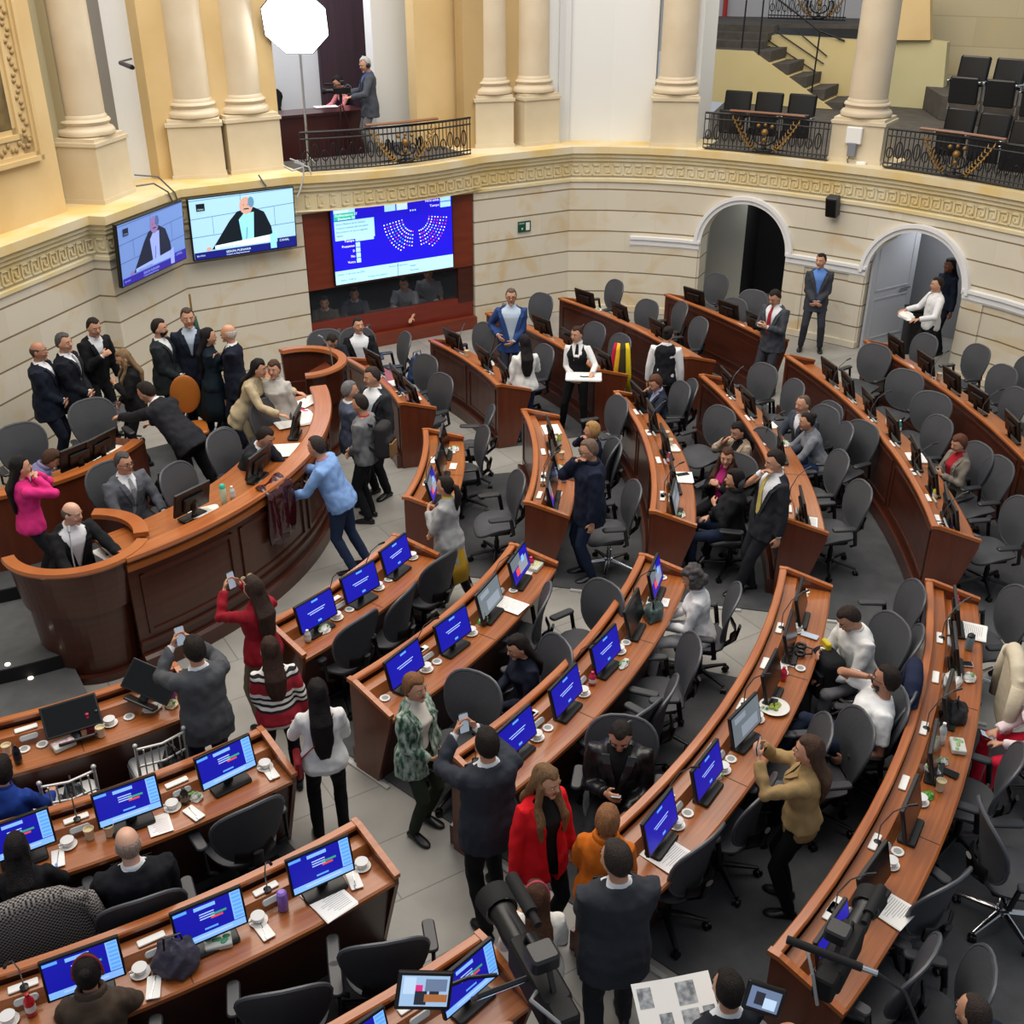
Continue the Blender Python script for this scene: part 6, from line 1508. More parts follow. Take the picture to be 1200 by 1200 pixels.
def k_wrap(t, o):
    m = MB(); crumple(m, o.get('w', .16), o.get('h', .11), o.get('z', .05), o.get('s', 3)); m.build('crumpled_bag', mat('wrap_' + o.get('c', '#dcdcd8')[1:], o.get('c', '#dcdcd8'), .35, coat=.2), t)
    m = MB(); random.seed(o.get('s', 3) + 5)
    for i in range(4): m.ball((random.uniform(-.04, .04), random.uniform(-.03, .03), o.get('z', .05) * .85), (random.uniform(.012, .03), .014, .008), 7, 4)
    m.build('contents', mat('wrap_' + o.get('c2', '#5f9a4c')[1:], o.get('c2', '#5f9a4c'), .5), t)
def k_box(t, o):
    m = MB(); m.rbox((0, 0, .02), (.17, .11, .04), .012); m.build('tray', mat('clear_box', '#dfe2dc', .2, alpha=.75), t)
    m = MB(); random.seed(8)
    for i in range(9): m.ball((random.uniform(-.06, .06), random.uniform(-.03, .03), .035), (.022, .018, .015), 8, 5)
    m.build('food', mat('food_' + o.get('c', '#c7a06a')[1:], o.get('c', '#c7a06a'), .6), t, True)
def k_plate(t, o):
    m = MB(); m.lathe([(.06, 0), (.10, .012), (.125, .020), (.12, .022), (.09, .015)], 28); m.build('plate', pm_wt, t, True)
    m = MB(); random.seed(6)
    for i in range(14): m.ball((random.uniform(-.05, .05), random.uniform(-.05, .05), .024), (.022, .014, .010), 7, 4)
    m.build('salad', mat('salad', '#6f9a2c', .6, col2='#c9c25a', scale=30), t, True)
def k_phone(t, o):
    m = MB(); m.rbox((0, 0, .005), (.075, .155, .009), .01); m.build('casing', mat('phone_' + o.get('c', '#15161a')[1:], o.get('c', '#15161a'), .3), t, True)
    m = MB(); m.rbox((0, 0, .0098), (.068, .145, .001), .008); m.build('glass', scr_off if not o.get('on') else scr_gry, t)
def k_headset(t, o):
    for sx in (-.06, .06):
        m = MB(); m.tube([(sx + .035 * math.cos(a), .035 * math.sin(a), .02) for a in [2 * PI * k / 16 for k in range(17)]], .016, 8, cap=False); m.build('ear_cushion', black, t, True)
    m = MB(); m.tube([(-.06, .04, .02), (-.04, .1, .02), (.04, .1, .02), (.06, .04, .02)], .008, 8); m.build('headband', black, t, True)
def k_bag(t, o):
    c = o.get('c', '#2b2c34'); m = MB(); w, h, z = o.get('w', .34), o.get('h', .24), o.get('z', .26); crumple(m, w, h, z, o.get('s', 4), 16)
    rm_ = remesh(m, .014, mat('fabric_' + c[1:], c, o.get('r', .6), bump=.5, bscale=20), 'bag_body', t, it=3)
    m = MB(); m.tube([(-w * .2, 0, z * .7), (-w * .15, 0, z * 1.15), (w * .15, 0, z * 1.2), (w * .2, .02, z * .7)], .008, 6); m.build('strap', black, t, True)
    m = MB(); m.rbox((0, -h * .42, z * .35), (w * .5, .04, z * .4), .02); m.build('front_pocket', mat('fabric_' + c[1:], c, .6), t, True)
KN = {'lidded': (k_lidded, 'saucer_cup', 'white cup with a paper lid', 'cup'), 'coaster': (k_coaster, 'cup_lid', 'flat round white lid', 'lid'), 'papercup': (k_papercup, 'paper_cup', 'cream paper cup', 'cup'),
      'bottle': (k_bottle, 'drink_bottle', '{n} plastic bottle', 'bottle'), 'flask': (k_flask, 'tumbler', '{n} tumbler', 'tumbler'), 'paper': (k_paper, 'paper_sheets', 'white printed sheets', 'papers'), 'napkin': (k_napkin, 'napkin', 'folded white napkin with spoon', 'napkin'),
      'wrap': (k_wrap, 'snack_wrapper', '{n} crumpled snack bag', 'wrapper'), 'box': (k_box, 'food_tray', 'clear tray of snacks', 'food'), 'plate': (k_plate, 'salad_plate', 'round white plate of salad', 'plate'), 'phone': (k_phone, 'mobile_phone', '{n} phone lying flat', 'phone'),
      'headset': (k_headset, 'headset', 'black headphones lying flat', 'headphones'), 'bag': (k_bag, 'bag', '{n} bag', 'bag'), 'napkin2': (k_napkin, 'napkin', 'folded napkin', 'napkin')}
G = '#3c9a5c'
items = [('papercup', 119, 862), ('lidded', 129, 848), ('bottle', 106, 856, dict(c='#c22a56', n='pink', band='c22a56', cap='b02048')), ('bottle', 114, 846, dict(c='#17181c', n='black', band='17181c', cap='17181c')), ('coaster', 49, 870), ('box', 75, 874, dict(c='#e0b8c0')), ('papercup', 9, 878), ('coaster', 28, 875), ('bottle', 22, 893, dict(c='#17181c', n='black', band='17181c', cap='17181c')), ('wrap', 177, 828, dict(n='white', c2='#d8c8b0')), ('wrap', 201, 826, dict(n='small yellowish', c='#d9d2ac', w=.11)), ('flask', 194, 812, dict(c='#7a48b8', n='purple')), ('coaster', 149, 836),
 ('lidded', 201, 944), ('lidded', 80, 990), ('papercup', 104, 975), ('papercup', 129, 978), ('napkin', 227, 953), ('napkin', 68, 1006), ('bottle', 217, 940, dict(c='#26221f', n='dark', band='6a5a48', cap='111111', h=.14)), ('wrap', 230, 935, dict(n='white', w=.10, h=.09)), ('paper', 187, 966, dict(n=1, w=.16, h=.2, ink='c89a9a')), ('lidded', 306, 894), ('napkin', 317, 905),
 ('lidded', 10, 1188), ('lidded', 163, 1134), ('lidded', 298, 1071), ('lidded', 417, 1008), ('bottle', 37, 1178, dict(c='#c02030', n='red', cap='a01020')), ('flask', 325, 1054, dict(c='#7a5ab8', n='purple', cap='8a6ac8')), ('paper', 381, 1048, dict(w=.24, h=.32, n=2)), ('napkin', 309, 1090), ('napkin', 415, 1031), ('napkin', 180, 1157), ('box', 256, 1106, dict(c='#4c9a6c')), ('bag', 207, 1128, dict(c='#3c3a4a', n='grey-purple ruffled', s=7, w=.32, h=.26, z=.22)),
 ('lidded', 390, 722), ('lidded', 437, 687), ('lidded', 470, 650), ('coaster', 448, 677), ('coaster', 404, 712), ('wrap', 380, 738, dict(n='white and green')), ('bottle', 361, 751, dict(c='#b8c0c0', n='clear', h=.12)),
 ('lidded', 496, 783), ('coaster', 509, 774), ('lidded', 549, 741), ('coaster', 446, 815), ('bottle', 567, 732, dict(c='#1a1414', n='dark', band='3a3030', cap='111111', h=.13)), ('wrap', 552, 724, dict(n='green', c='#4fae5c', c2='#e8efe0', w=.12)), ('paper', 585, 706), ('coaster', 594, 690), ('bottle', 618, 661, dict(c='#d02058', n='pink', h=.12, cap='e05080')), ('box', 633, 657, dict(c='#c9c88a')), ('paper', 620, 670, dict(w=.18, h=.10, n=1)),
 ('lidded', 624, 862), ('coaster', 638, 851), ('lidded', 679, 811), ('bottle', 690, 800, dict(c='#c02848', n='red', cap='e04060', h=.13)), ('lidded', 721, 762), ('coaster', 730, 752), ('wrap', 731, 778, dict(n='pale striped', w=.17, h=.07, z=.03)), ('bag', 766, 722, dict(c='#3f5050', n='grey-green leather', w=.30, h=.18, z=.16, r=.3, s=5)), ('paper', 757, 702, dict(w=.14, h=.2, n=2)), ('coaster', 769, 673),
 ('paper', 775, 997, dict(w=.27, h=.30, n=1)), ('lidded', 783, 962), ('coaster', 796, 948), ('lidded', 839, 899), ('coaster', 850, 887), ('wrap', 831, 906, dict(n='small green', w=.08, h=.06, z=.03)), ('plate', 902, 828), ('lidded', 881, 841), ('wrap', 883, 829, dict(n='crinkled white', w=.1, h=.07, z=.03)), ('bottle', 917, 796, dict(c='#c81c40', n='red', band='c81c40', cap='c81c40', h=.13)), ('coaster', 914, 776), ('lidded', 908, 786), ('headset', 938, 763), ('paper', 929, 778, dict(w=.08, h=.05, n=1, ink='5a78b8')), ('coaster', 938, 783), ('coaster', 929, 726), ('lidded', 925, 737), ('papercup', 938, 706), ('coaster', 934, 690), ('phone', 949, 745, dict(c='#c8cacc', n='silver', on=1)),
 ('paper', 1122, 737, dict(w=.26, h=.34, n=4)), ('phone', 1125, 733, dict(c='#24262a', n='black')), ('flask', 1135, 760, dict(c='#6a8a98', n='grey-blue')), ('phone', 1129, 778, dict(c='#d8d8da', n='white-framed', on=0)), ('wrap', 1115, 798, dict(n='large white', w=.24, h=.18, z=.09, s=9)), ('wrap', 1136, 795, dict(n='white and green', s=12)), ('bag', 1116, 840, dict(c='#17171a', n='black lunch', w=.26, h=.24, z=.16, s=6)), ('box', 1122, 876, dict(c='#8fae7a')), ('phone', 1111, 905, dict(n='black')), ('wrap', 1104, 893, dict(n='white paper', w=.09, h=.08, z=.04)), ('papercup', 1101, 925), ('wrap', 1086, 933, dict(n='bright green', c='#4f9a34', w=.13, h=.08, z=.03)), ('lidded', 1073, 938), ('bottle', 1093, 868, dict(c='#b8c4c8', n='clear', h=.2)), ('wrap', 1088, 903, dict(n='tall clear', c='#c8cccc', w=.08, h=.14, z=.08)), ('coaster', 1045, 995), ('lidded', 1035, 1010), ('paper', 1027, 1056, dict(w=.24, h=.32, n=2)), ('papercup', 996, 1068), ('lidded', 982, 1088), ('bottle', 996, 1114, dict(c='#d8c81c', n='yellow', band='e0d040', cap='b0b0b0', h=.16)), ('bottle', 1118, 697, dict(c='#d8245c', n='pink', band='d8245c', cap='d8245c', h=.1)),
 ('paper', 525, 528, dict(w=.16, h=.16)), ('wrap', 532, 527, dict(n='white')), ('paper', 531, 546, dict(w=.16, h=.08, n=1)),
 ('paper', 645, 503, dict(w=.3, h=.22, n=1, ink='c8963c')), ('bottle', 655, 524, dict(c='#a8b84c', n='green', h=.18, cap='e0e8a0')), ('wrap', 650, 515, dict(n='white and green')), ('papercup', 658, 537), ('wrap', 655, 549, dict(n='plain white')), ('bottle', 650, 566, dict(c='#8fa8d8', n='blue', h=.2, cap='3050a0')), ('bottle', 661, 564, dict(c='#8fa8d8', n='blue', h=.18, cap='3050a0')), ('paper', 653, 579, dict(w=.12, h=.1, n=1)), ('phone', 668, 560, dict(c='#a02a38', n='red')),
 ('papercup', 781, 513), ('papercup', 785, 522), ('paper', 788, 525, dict(w=.2, h=.14)), ('bottle', 784, 542, dict(c='#d02a3c', n='red', h=.14)), ('paper', 799, 559, dict(w=.28, h=.24, n=2)), ('phone', 800, 556, dict(n='black')), ('bottle', 787, 572, dict(c='#b8d81c', n='yellow-green', h=.2, band='b8d81c')), ('bottle', 789, 594, dict(c='#b8d81c', n='yellow-green', h=.2, band='b8d81c')), ('wrap', 797, 603, dict(n='flat white', z=.02)),
 ('paper', 906, 498, dict(w=.2, h=.14, n=4)), ('wrap', 920, 520, dict(n='white')), ('paper', 948, 614, dict(w=.34, h=.16, n=2)),
 ('bottle', 1040, 497, dict(c='#d8d8d0', n='white', band='f0f0f0')), ('bottle', 1053, 506, dict(c='#2f8a78', n='teal')), ('paper', 1073, 536, dict(w=.28, h=.2, n=2, ink='c03048')), ('bottle', 1083, 583, dict(c='#d0c838', n='yellow', h=.14)), ('coaster', 1092, 582), ('bottle', 1097, 617, dict(c='#8a4cc8', n='purple', band='8a4cc8', h=.16)), ('papercup', 1100, 444),
 ('bag', 541, 388, dict(c='#131418', n='black open back', w=.3, h=.2, z=.24)), ('papercup', 547, 417), ('wrap', 580, 425, dict(n='white')), ('paper', 600, 447, dict(w=.22, h=.14)), ('papercup', 643, 398), ('wrap', 706, 361, dict(n='white', z=.03)), ('paper', 468, 448), ('paper', 490, 467, dict(w=.12, h=.08, n=1)), ('papercup', 436, 432)]
rec = []
for it in items:
    kind, px, py = it[:3]; o = it[3] if len(it) > 3 else {}
    p = at(px, py, .79); r, a = topol(p); best = None
    for i, (sn, Rr, a0, a1) in enumerate(DN):
        da = max(a0 - a, a - a1, 0)
        sc = abs(r - (Rr + .3)) + da * .12
        if best is None or sc < best[0]: best = (sc, i)
    i = best[1]; sn, Rr, a0, a1 = DN[i]
    a = max(a0 + math.degrees(.06 / Rr), min(a1 - math.degrees(.08 / Rr), a))
    hw = {'paper': min(.15, o.get('h', .29) / 2), 'bag': .1, 'plate': .12}.get(kind, .045)
    r = max(Rr + .2 + hw, min(Rr + .485 - hw, r)) if hw < .13 else Rr + .345
    rec.append((kind, i, a, r, o))
tgroup = {}
for e in rec: tgroup.setdefault((e[0], e[1], e[4].get('n', '') if isinstance(e[4].get('n', ''), str) else ''), []).append(e)
for (kind, i, nm), L_ in tgroup.items():
    L_.sort(key=lambda e: e[2]); fn, on, desc, cat_ = KN[kind]; sn = DN[i][0]
    desc = desc.format(n=nm)
    for k, (kk, ii, a, r, o) in enumerate(L_):
        lab = desc + (' on the ' + sn if len(L_) == 1 else ', %s from near end, %s' % (ORD[k], sn))
        yv = R(a); zt = .786 if r < DN[i][1] + .40 else .778
        t = thing(on, lab, cat_, pol(r, a, zt + .001), yv - PI / 2 + (random.uniform(-.35, .35) if kind in ('napkin', 'wrap', 'box', 'phone', 'bottle', 'lidded') else random.uniform(-.15, .15)) + (PI / 2 if kind == 'paper' and o.get('w', .21) > o.get('h', .29) and False else 0))
        if len(L_) > 1: t['group'] = desc + 's on the ' + sn
        fn(t, o)
def item(kind, px, py, zat, lab, rz=0, tilt=None, **o):
    fn, on, desc, cat_ = KN[kind]; t = thing(on, lab, cat_, at(px, py, zat), rz)
    if tilt: t.rotation_euler = tilt
    fn(t, o); return t
# presidency desk and bench
item('paper', 345, 492, 1.20, 'large loose printed sheets on the presidency desk before the beige coat', .5, w=.5, h=.42, n=5)
item('paper', 338, 528, 1.20, 'printed sheets under the hands of the man bending at the dais', .2, w=.42, h=.34, n=4)
item('paper', 362, 470, 1.20, 'curled white sheet near the counter end of presidency desk', 1.0, w=.4, h=.22, n=2)
item('paper', 322, 566, 1.20, 'white sheet by the leaning blue sweater man', .3, w=.34, h=.2, n=2)
item('paper', 240, 600, 1.20, 'papers beside the black monitor before the grey suit', .5, w=.3, h=.2, n=4, ink='6f9a4c')
item('flask', 263, 590, 1.20, 'pale green tumbler with teal lid on the presidency desk', 0, c='#c8d8b8', cap='3ab8a0', h=.22)
item('bottle', 273, 584, 1.20, 'small clear bottle beside the teal-lidded tumbler', 0, c='#c8ccc8', h=.14)
item('wrap', 356, 482, 1.20, 'bright pink note on the presidency desk', 0, c='#e83a8a', c2='#e83a8a', w=.1, h=.08, z=.02)
item('wrap', 344, 541, 1.20, 'small pink note beside the leaning blue sweater', 0, c='#e83a8a', c2='#e83a8a', w=.12, h=.06, z=.02)
for a_, l_, w_, c_ in ((-15, 'yellow folder and papers at the end of the rear bench', .3, 'c8a050'), (-22, 'white sheets on the rear bench near the blond person', .24, '8d929a')):
    t = thing('paper_sheets', l_, 'papers', pol(1.86, a_, 1.212), R(a_)); k_paper(t, dict(w=w_, h=.24, n=3, ink=c_))
item('phone', 228, 598, 1.20, 'black phone on the presidency desk near the grey suit', .4)
t = item('paper', 128, 648, 1.10, 'notes on the reading shelf inside the lectern', R(-40), w=.3, h=.2, n=2)
for px, py, z, f, l in ((228, 606, 1.2, 120, 'black monitor lying low before the man in the grey suit'), (310, 562, 1.2, 145, 'black monitor beside the leaning blue sweater man'), (350, 510, 1.2, 165, 'black monitor at the hands of the man bending on the dais')):
    p = at(px, py, z); r, a = topol(p); t = place(MON['off'], pol(min(r, 3.78), a, 1.195), R(a + 90), l, 'desk monitors on the dais')
for px, py, l in ((82, 548, 'black monitor at left of the rear bench'), (108, 538, 'black monitor at right of the rear bench')):
    p = at(px, py, 1.22); r, a = topol(p); place(MON['off'], pol(1.95, a, 1.215), R(a + 90), l, 'desk monitors on the dais')
t = item('bag', 198, 588, .98, 'shiny black leather bag on the chair beside the grey suit', .3, c='#141416', w=.4, h=.3, z=.3, r=.2)
t = item('bag', 490, 447, .50, 'navy blue backpack on the chair at the small rear row', .3, c='#1c3460', w=.36, h=.28, z=.4)
t = item('bag', 82, 905, .50, 'black bag on the silver chair behind the frontmost left row', R(-62), c='#1a2226', w=.34, h=.22, z=.26, r=.4); t.location = pol(6.27, A(82, 915, .6), .50)
t = item('bag', 186, 862, .50, 'black rucksack on the silver chair by the grey blazer', R(-55), c='#131417', w=.28, h=.22, z=.26); t.location = pol(6.27, A(188, 872, .6), .50)
# garment draped over the presidency desk
t = thing('draped_coat', 'shiny dark maroon coat draped over the presidency desk front beside the blue sweater', 'coat', (0, 0, 0))
m = MB(); random.seed(3); rs = []
for j in range(9):
    z = 1.33 - j * .085; rs.append([pol(RP + (.09 + .035 * math.sin(k * 1.9 + j * .4)) if j else RP - .05, A(352, 600, 1.0) + 2.5 - k * .75, z + .02 * math.sin(k)) for k in range(9)])
m.rings(rs, cap0=False, cap1=False, closed=False); ob = m.build('cloth', mat('maroon_satin', '#3a1016', .18, coat=.6), t, 'all'); so = ob.modifiers.new('s', 'SOLIDIFY'); so.thickness = .03
# flag, oval-backed chair, scarf, coats
t = thing('furled_flag', 'furled dark green and teal flag on a pole among the standing group', 'flag', at(243, 505, .45))
m = MB(); m.tube([(0, 0, 0), (.02, 0, 1.9)], .014, 8); m.build('pole', mat('pole_gold', '#b89a5a', .3, metal=.6), t, True)
m = MB(); m.tube([(.02, .0, 1.6), (.02, .04, 1.2), (0, .06, .7), (-.06, .05, .2)], [(.05, .04), (.09, .05), (.13, .06), (.16, .05)], 10); m.build('cloth', mat('flag_green', '#0c3a28', .6, bump=.5), t, 'all')
m = MB(); m.tube([(.0, -.06, 1.55), (-.03, -.08, 1.0), (-.12, -.08, .5), (-.25, -.06, .15)], [.03, .04, .04, .02], 8); m.build('teal_edge', mat('flag_teal', '#1f9a84', .6), t, 'all')
m = MB(); m.lathe([(.14, 0), (.14, .03), (.03, .05)], 14); m.build('base', chrome, t)
t = thing('oval_back_chair', 'wooden chair with oval orange-brown back among the standing group', 'chair', V((at(217, 462, 1.2).x, at(217, 462, 1.2).y, .35)), R(20))
m = MB(); m.ball((0, 0, .85), (.19, .03, .26), 20, 12); m.build('oval_back', mat('oval_wood', '#a86024', .35, col2='#b8702c', scale=4), t, True)
m = MB(); m.rbox((0, -.2, .45), (.42, .42, .06), .05); m.build('seat', mat('oval_wood', '#a86024', .35), t, True)
for sx in (-.18, .18):
    for sy in (0, -.38): m = MB(); m.tube([(sx, sy, 0), (sx, sy, .45)], .02, 8); m.build('leg', wood_dark, t, True)
t = thing('scarf', 'red, yellow and black scarf hanging over a chair behind the waitress', 'scarf', at(727, 462, .35))
for dx, c_, w_ in ((-.16, '#b01c40', .05), (-.09, '#e0b020', .05), (-.0, '#3a3420', .07), (.10, '#d8c020', .05)):
    m = MB(); m.tube([(dx * .5, .03, .78), (dx * .7, -.03, .7), (dx, -.04, .35), (dx * 1.1, -.02, .02)], [(w_ * .8, .012)] * 4, 8, up=(0, 1, 0)); m.build('stripe', cloth(c_), t, 'all')
def chair_coat(lab, px, py, f, m_, w=.30, z0=.0):
    b = at(px, py, .85 + z0); t = thing('draped_jacket', lab, 'jacket', (b.x, b.y, z0), R(f) - PI / 2)
    m = MB(); m.tube([(-w, 0, .93), (-w * .5, 0, 1.06), (0, 0, 1.08), (w * .5, 0, 1.06), (w, 0, .93)], [(.06, .05), (.07, .07), (.07, .07), (.07, .07), (.06, .05)], 12, up=(0, 0, 1)); 
    m.rings([[V((w * 1.0 * math.cos(a), .07 * math.sin(a) - .01, z)) for a in [2 * PI * k / 20 for k in range(20)]] for z in (.45, .6, .8, 1.05)])
    remesh(m, .016, m_, 'cloth', t, it=4)
    for sg in (-1, 1): m = MB(); m.tube([(sg * w * .95, 0, .98), (sg * w * 1.1, .02, .75), (sg * w * 1.05, .03, .48)], [.06, .055, .045], 10); m.build('sleeve', m_, t, 'all')
    return t
hound = mat('houndstooth', '#2c2a2a', .9); nt = hound.node_tree; b_ = nt.nodes['Principled BSDF']; tc_ = nt.nodes.new('ShaderNodeTexCoord'); ck = nt.nodes.new('ShaderNodeTexChecker'); ck.inputs['Scale'].default_value = 70; ck.inputs['Color1'].default_value = lin('#8c8784'); ck.inputs['Color2'].default_value = lin('#242222'); nt.links.new(tc_.outputs['Object'], ck.inputs['Vector']); nt.links.new(ck.outputs['Color'], b_.inputs['Base Color'])
chair_coat('grey houndstooth coat draped over the chair at lower left', 45, 1088, 115, hound, .33)
chair_coat('navy jacket hung behind the reclining bearded man', 1066, 815, 160, cloth('#18203a'))
chair_coat('cream quilted jacket hung over a chair at the right edge', 1185, 797, 165, cloth('#c9bfa8'))
# ================================================================== carried things
def at_hand(name, lab, cat_, key, hand, build, off=(0, 0, 0), up=None):
    p, d, n = PE[key][hand]; t = thing(name, lab, cat_, p + V(off), PE[key]['f'] - PI / 2); build(t); return t
def held_phone(key, lab, c='#15161a', hand='R', tilt=70, both=False, face=1, mm=None):
    p = PE[key]['R'][0]
    if both: p = (PE[key]['R'][0] + PE[key]['L'][0]) / 2
    elif hand == 'L': p = PE[key]['L'][0]
    t = thing('mobile_phone', lab, 'phone', p, PE[key]['f'] - PI / 2); t.rotation_euler = (R(tilt), 0, PE[key]['f'] - PI / 2)
    m = MB(); m.rbox((0, 0, 0), (.155 if both else .078, .078 if both else .158, .009), .01); m.build('casing', mm or mat('phone_' + c[1:], c, .3), t, True)
    m = MB(); m.rbox((0, 0, .0052 * face), (.145 if both else .07, .07 if both else .148, .001), .008); m.build('screen', scr_gry, t)
held_phone('d1', 'dark phone raised by the person in red sweater', both=False, tilt=80)
held_phone('d4', 'phone in colourful case held up by the grey blazer person', both=False, tilt=80, c='#4fa0c8', mm=mat('phone_case', '#3f8fd0', .3, col2='#e0a848', scale=30, contrast=2))
held_phone('d7', 'phone raised by the charcoal-suited photographer', tilt=80, hand='L')
held_phone('d17', 'phone raised by the person in tan jacket', tilt=80, both=True)
held_phone('d9', 'dark phone in the hand of the leather jacket man', tilt=35)
held_phone('d13', 'large phone in the hand of the bald man in black', tilt=45, c='#c8c8d8')
held_phone('c6', 'pale phone in the hands of the red-tied man', tilt=35, c='#d8d8d8')
held_phone('c19', 'phone in the lap of the curly-haired person', tilt=25)
held_phone('c22', 'phone held by the seated person in red and grey', tilt=45)
held_phone('c21', 'phone at the ear of the reclining bearded man', tilt=90)
held_phone('c23', 'phone held over the red trousers', tilt=25)
held_phone('a16', 'phone at the face of the pink blazer person', tilt=80)
held_phone('d5', 'phone hanging from the hand of the green jacket person', tilt=60, hand='L')
f_ = PE['c3']['f']; p = (PE['c3']['R'][0] + PE['c3']['L'][0]) / 2 + V((math.cos(f_), math.sin(f_), 0)) * .10; p.z = max(PE['c3']['L'][0].z, .98)
t = thing('serving_tray', 'white rectangular tray carried by the waitress', 'tray', p, f_ - PI / 2 + .1)
m = MB(); m.rbox((0, 0, 0), (.50, .30, .012), .03); m.build('base', white, t); m = MB(); m.tube([(-.24, -.14, .012), (.24, -.14, .012), (.24, .14, .012), (-.24, .14, .012), (-.24, -.14, .012)], .008, 6); m.build('tray_rim', white, t); m = MB(); m.tube([(-.1, 0, .012), (.0, .02, .012), (.05, .0, .012)], .01, 6); m.build('cutlery', black, t)
p = (PE['c8']['L'][0] + PE['c8']['R'][0]) / 2; t = thing('serving_cloth', 'white cloth folded over the forearms of the waiter in arch', 'cloth', p, PE['c8']['f'] - PI / 2)
m = MB(); crumple(m, .36, .24, .08, 4); m.build('folds', white, t, True)
t = thing('side_stand', 'black stand with a waste bin in the right arch', 'stand', V((*wpt(17.35, .5)[:2], 0)))
m = MB(); m.rbox((0, 0, .38), (.30, .30, .76), .04); m.build('cabinet', black, t, True); m = MB(); m.rbox((.0, 0, .78), (.36, .34, .04), .04); m.build('top', black, t, True)
p = (PE['d6']['L'][0] + PE['d6']['R'][0]) / 2; t = thing('laptop', 'closed silver laptop held upright by the seated dark-haired person', 'laptop', p + V((0, 0, .09)), PE['d6']['f'] - PI / 2); t.rotation_euler = (R(60), R(12), PE['d6']['f'] - PI / 2)
m = MB(); m.rbox((0, 0, 0), (.31, .22, .018), .015); m.build('shell', mat('laptop_silver', '#8d9094', .3, metal=.5), t, True); m = MB(); m.rbox((0, 0, .0092), (.29, .20, .001), .01); m.build('lid_edge', mat('laptop_dark', '#55585c', .3), t)
p = (PE['d18']['L'][0] + PE['d18']['R'][0]) / 2; t = thing('newspaper', 'open newspaper with photographs held at the bottom edge', 'newspaper', at(792, 1180, 1.0), 0); t.rotation_euler = (R(28), 0, R(12)); t.scale = (.78,) * 3
m = MB(); m.prism([V((-.30, -.2, .03)), V((0, -.2, 0)), V((0, .2, 0)), V((-.30, .2, .03))], (0, 0, .003)); m.prism([V((0, -.2, 0)), V((.30, -.2, .03)), V((.30, .2, .03)), V((0, .2, 0))], (0, 0, .003)); m.build('pages', paper, t)
m = MB()
for x0, y0, w_, h_ in ((-.27, .02, .11, .14), (-.14, -.16, .10, .13), (.03, .0, .14, .16), (.19, -.17, .09, .14), (.03, -.17, .13, .14)): m.poly([V((x, y, .0045 + abs(x) * .1)) for x, y in ((x0, y0), (x0 + w_, y0), (x0 + w_, y0 + h_), (x0, y0 + h_))])
m.build('printed_pictures', mat('news_grey', '#6d7176', .7, col2='#b8bcc0', scale=20, contrast=1.6), t)
# backpacks
def backpack(lab, key, c1_, c2_, yb=-.24):
    T_, fy, arms_, lg_ = PE[key]['local']; loc = PE[key]['T'](0, yb, .22); t = thing('backpack', lab, 'backpack', loc, PE[key]['f'] - PI / 2)
    m = MB(); m.rbox((0, 0, 0), (.30, .16, .42), .07); m.rbox((0, -.07, -.08), (.24, .10, .24), .05); remesh(m, .014, cloth(c1_), 'main_bag', t, it=4)
    m = MB(); m.rbox((0, -.12, -.10), (.20, .04, .20), .03); m.build('front_pocket', cloth(c2_), t, True)
    for sx in (-.11, .11): m = MB(); m.tube([(sx, .07, -.12), (sx, .30, .0), (sx, .36, .12), (sx, .26, .24), (sx, .08, .20)], [(.022, .006)] * 5, 6, up=(1, 0, 0)); m.build('shoulder_strap', cloth('#222428'), t, True)
backpack('brown and black backpack worn by the person in grey jacket', 'b3', '#2b2a2c', '#8a6a44')
p = PE['c20']['T'](0, .32, .12); t = thing('backpack', 'black backpack on the lap of the young man in white', 'backpack', p, PE['c20']['f'] - PI / 2)
m = MB(); m.rbox((0, 0, 0), (.34, .22, .44), .08); remesh(m, .014, cloth('#15161a'), 'main_bag', t, it=4); m = MB(); m.rbox((0, .12, -.04), (.26, .05, .26), .03); m.build('front_pocket', cloth('#1b1c22'), t, True); m = MB(); m.rbox((.1, -.02, .24), (.12, .05, .08), .02); m.build('yellow_packet', mat('yel', '#c8b01c', .5), t)
f_ = PE['d3']['f']; t = thing('shoulder_bag', 'small red shoulder bag at the hip of the white sweater person', 'bag', PE['d3']['T'](-.22, -.02, -.02), f_ - PI / 2)
red_l = mat('red_leather', '#8a1420', .4); m = MB(); m.rbox((0, 0, 0), (.06, .20, .17), .03); m.build('pouch', red_l, t, True)
m = MB(); q = [PE['d3']['T'](*c) - t.location for c in ((-.19, -.05, .05), (-.08, -.135, .22), (.05, -.13, .36), (.10, -.06, .46), (.07, .05, .46))]; q = [Matrix.Rotation(-(f_ - PI / 2), 3, 'Z') @ v for v in q]; m.tube(q, [(.014, .006)] * 5, 6); m.build('strap', red_l, t, True)
for key, lab in (('d1', 'pale hair clip sunglasses on the head of the red sweater person'),):
    t = thing('sunglasses', lab, 'glasses', (0, 0, 0)); t.matrix_world = PE[key]['HM']; m = MB()
    for sg in (-1, 1): m.ball((sg * .035, .085, .085), (.03, .012, .02), 10, 6)
    m.tube([(-.07, .0, .07), (-.06, .07, .09), (.06, .07, .09), (.07, .0, .07)], .004, 6); m.build('frame', mat('tortoise', '#9a8468', .3), t, True)
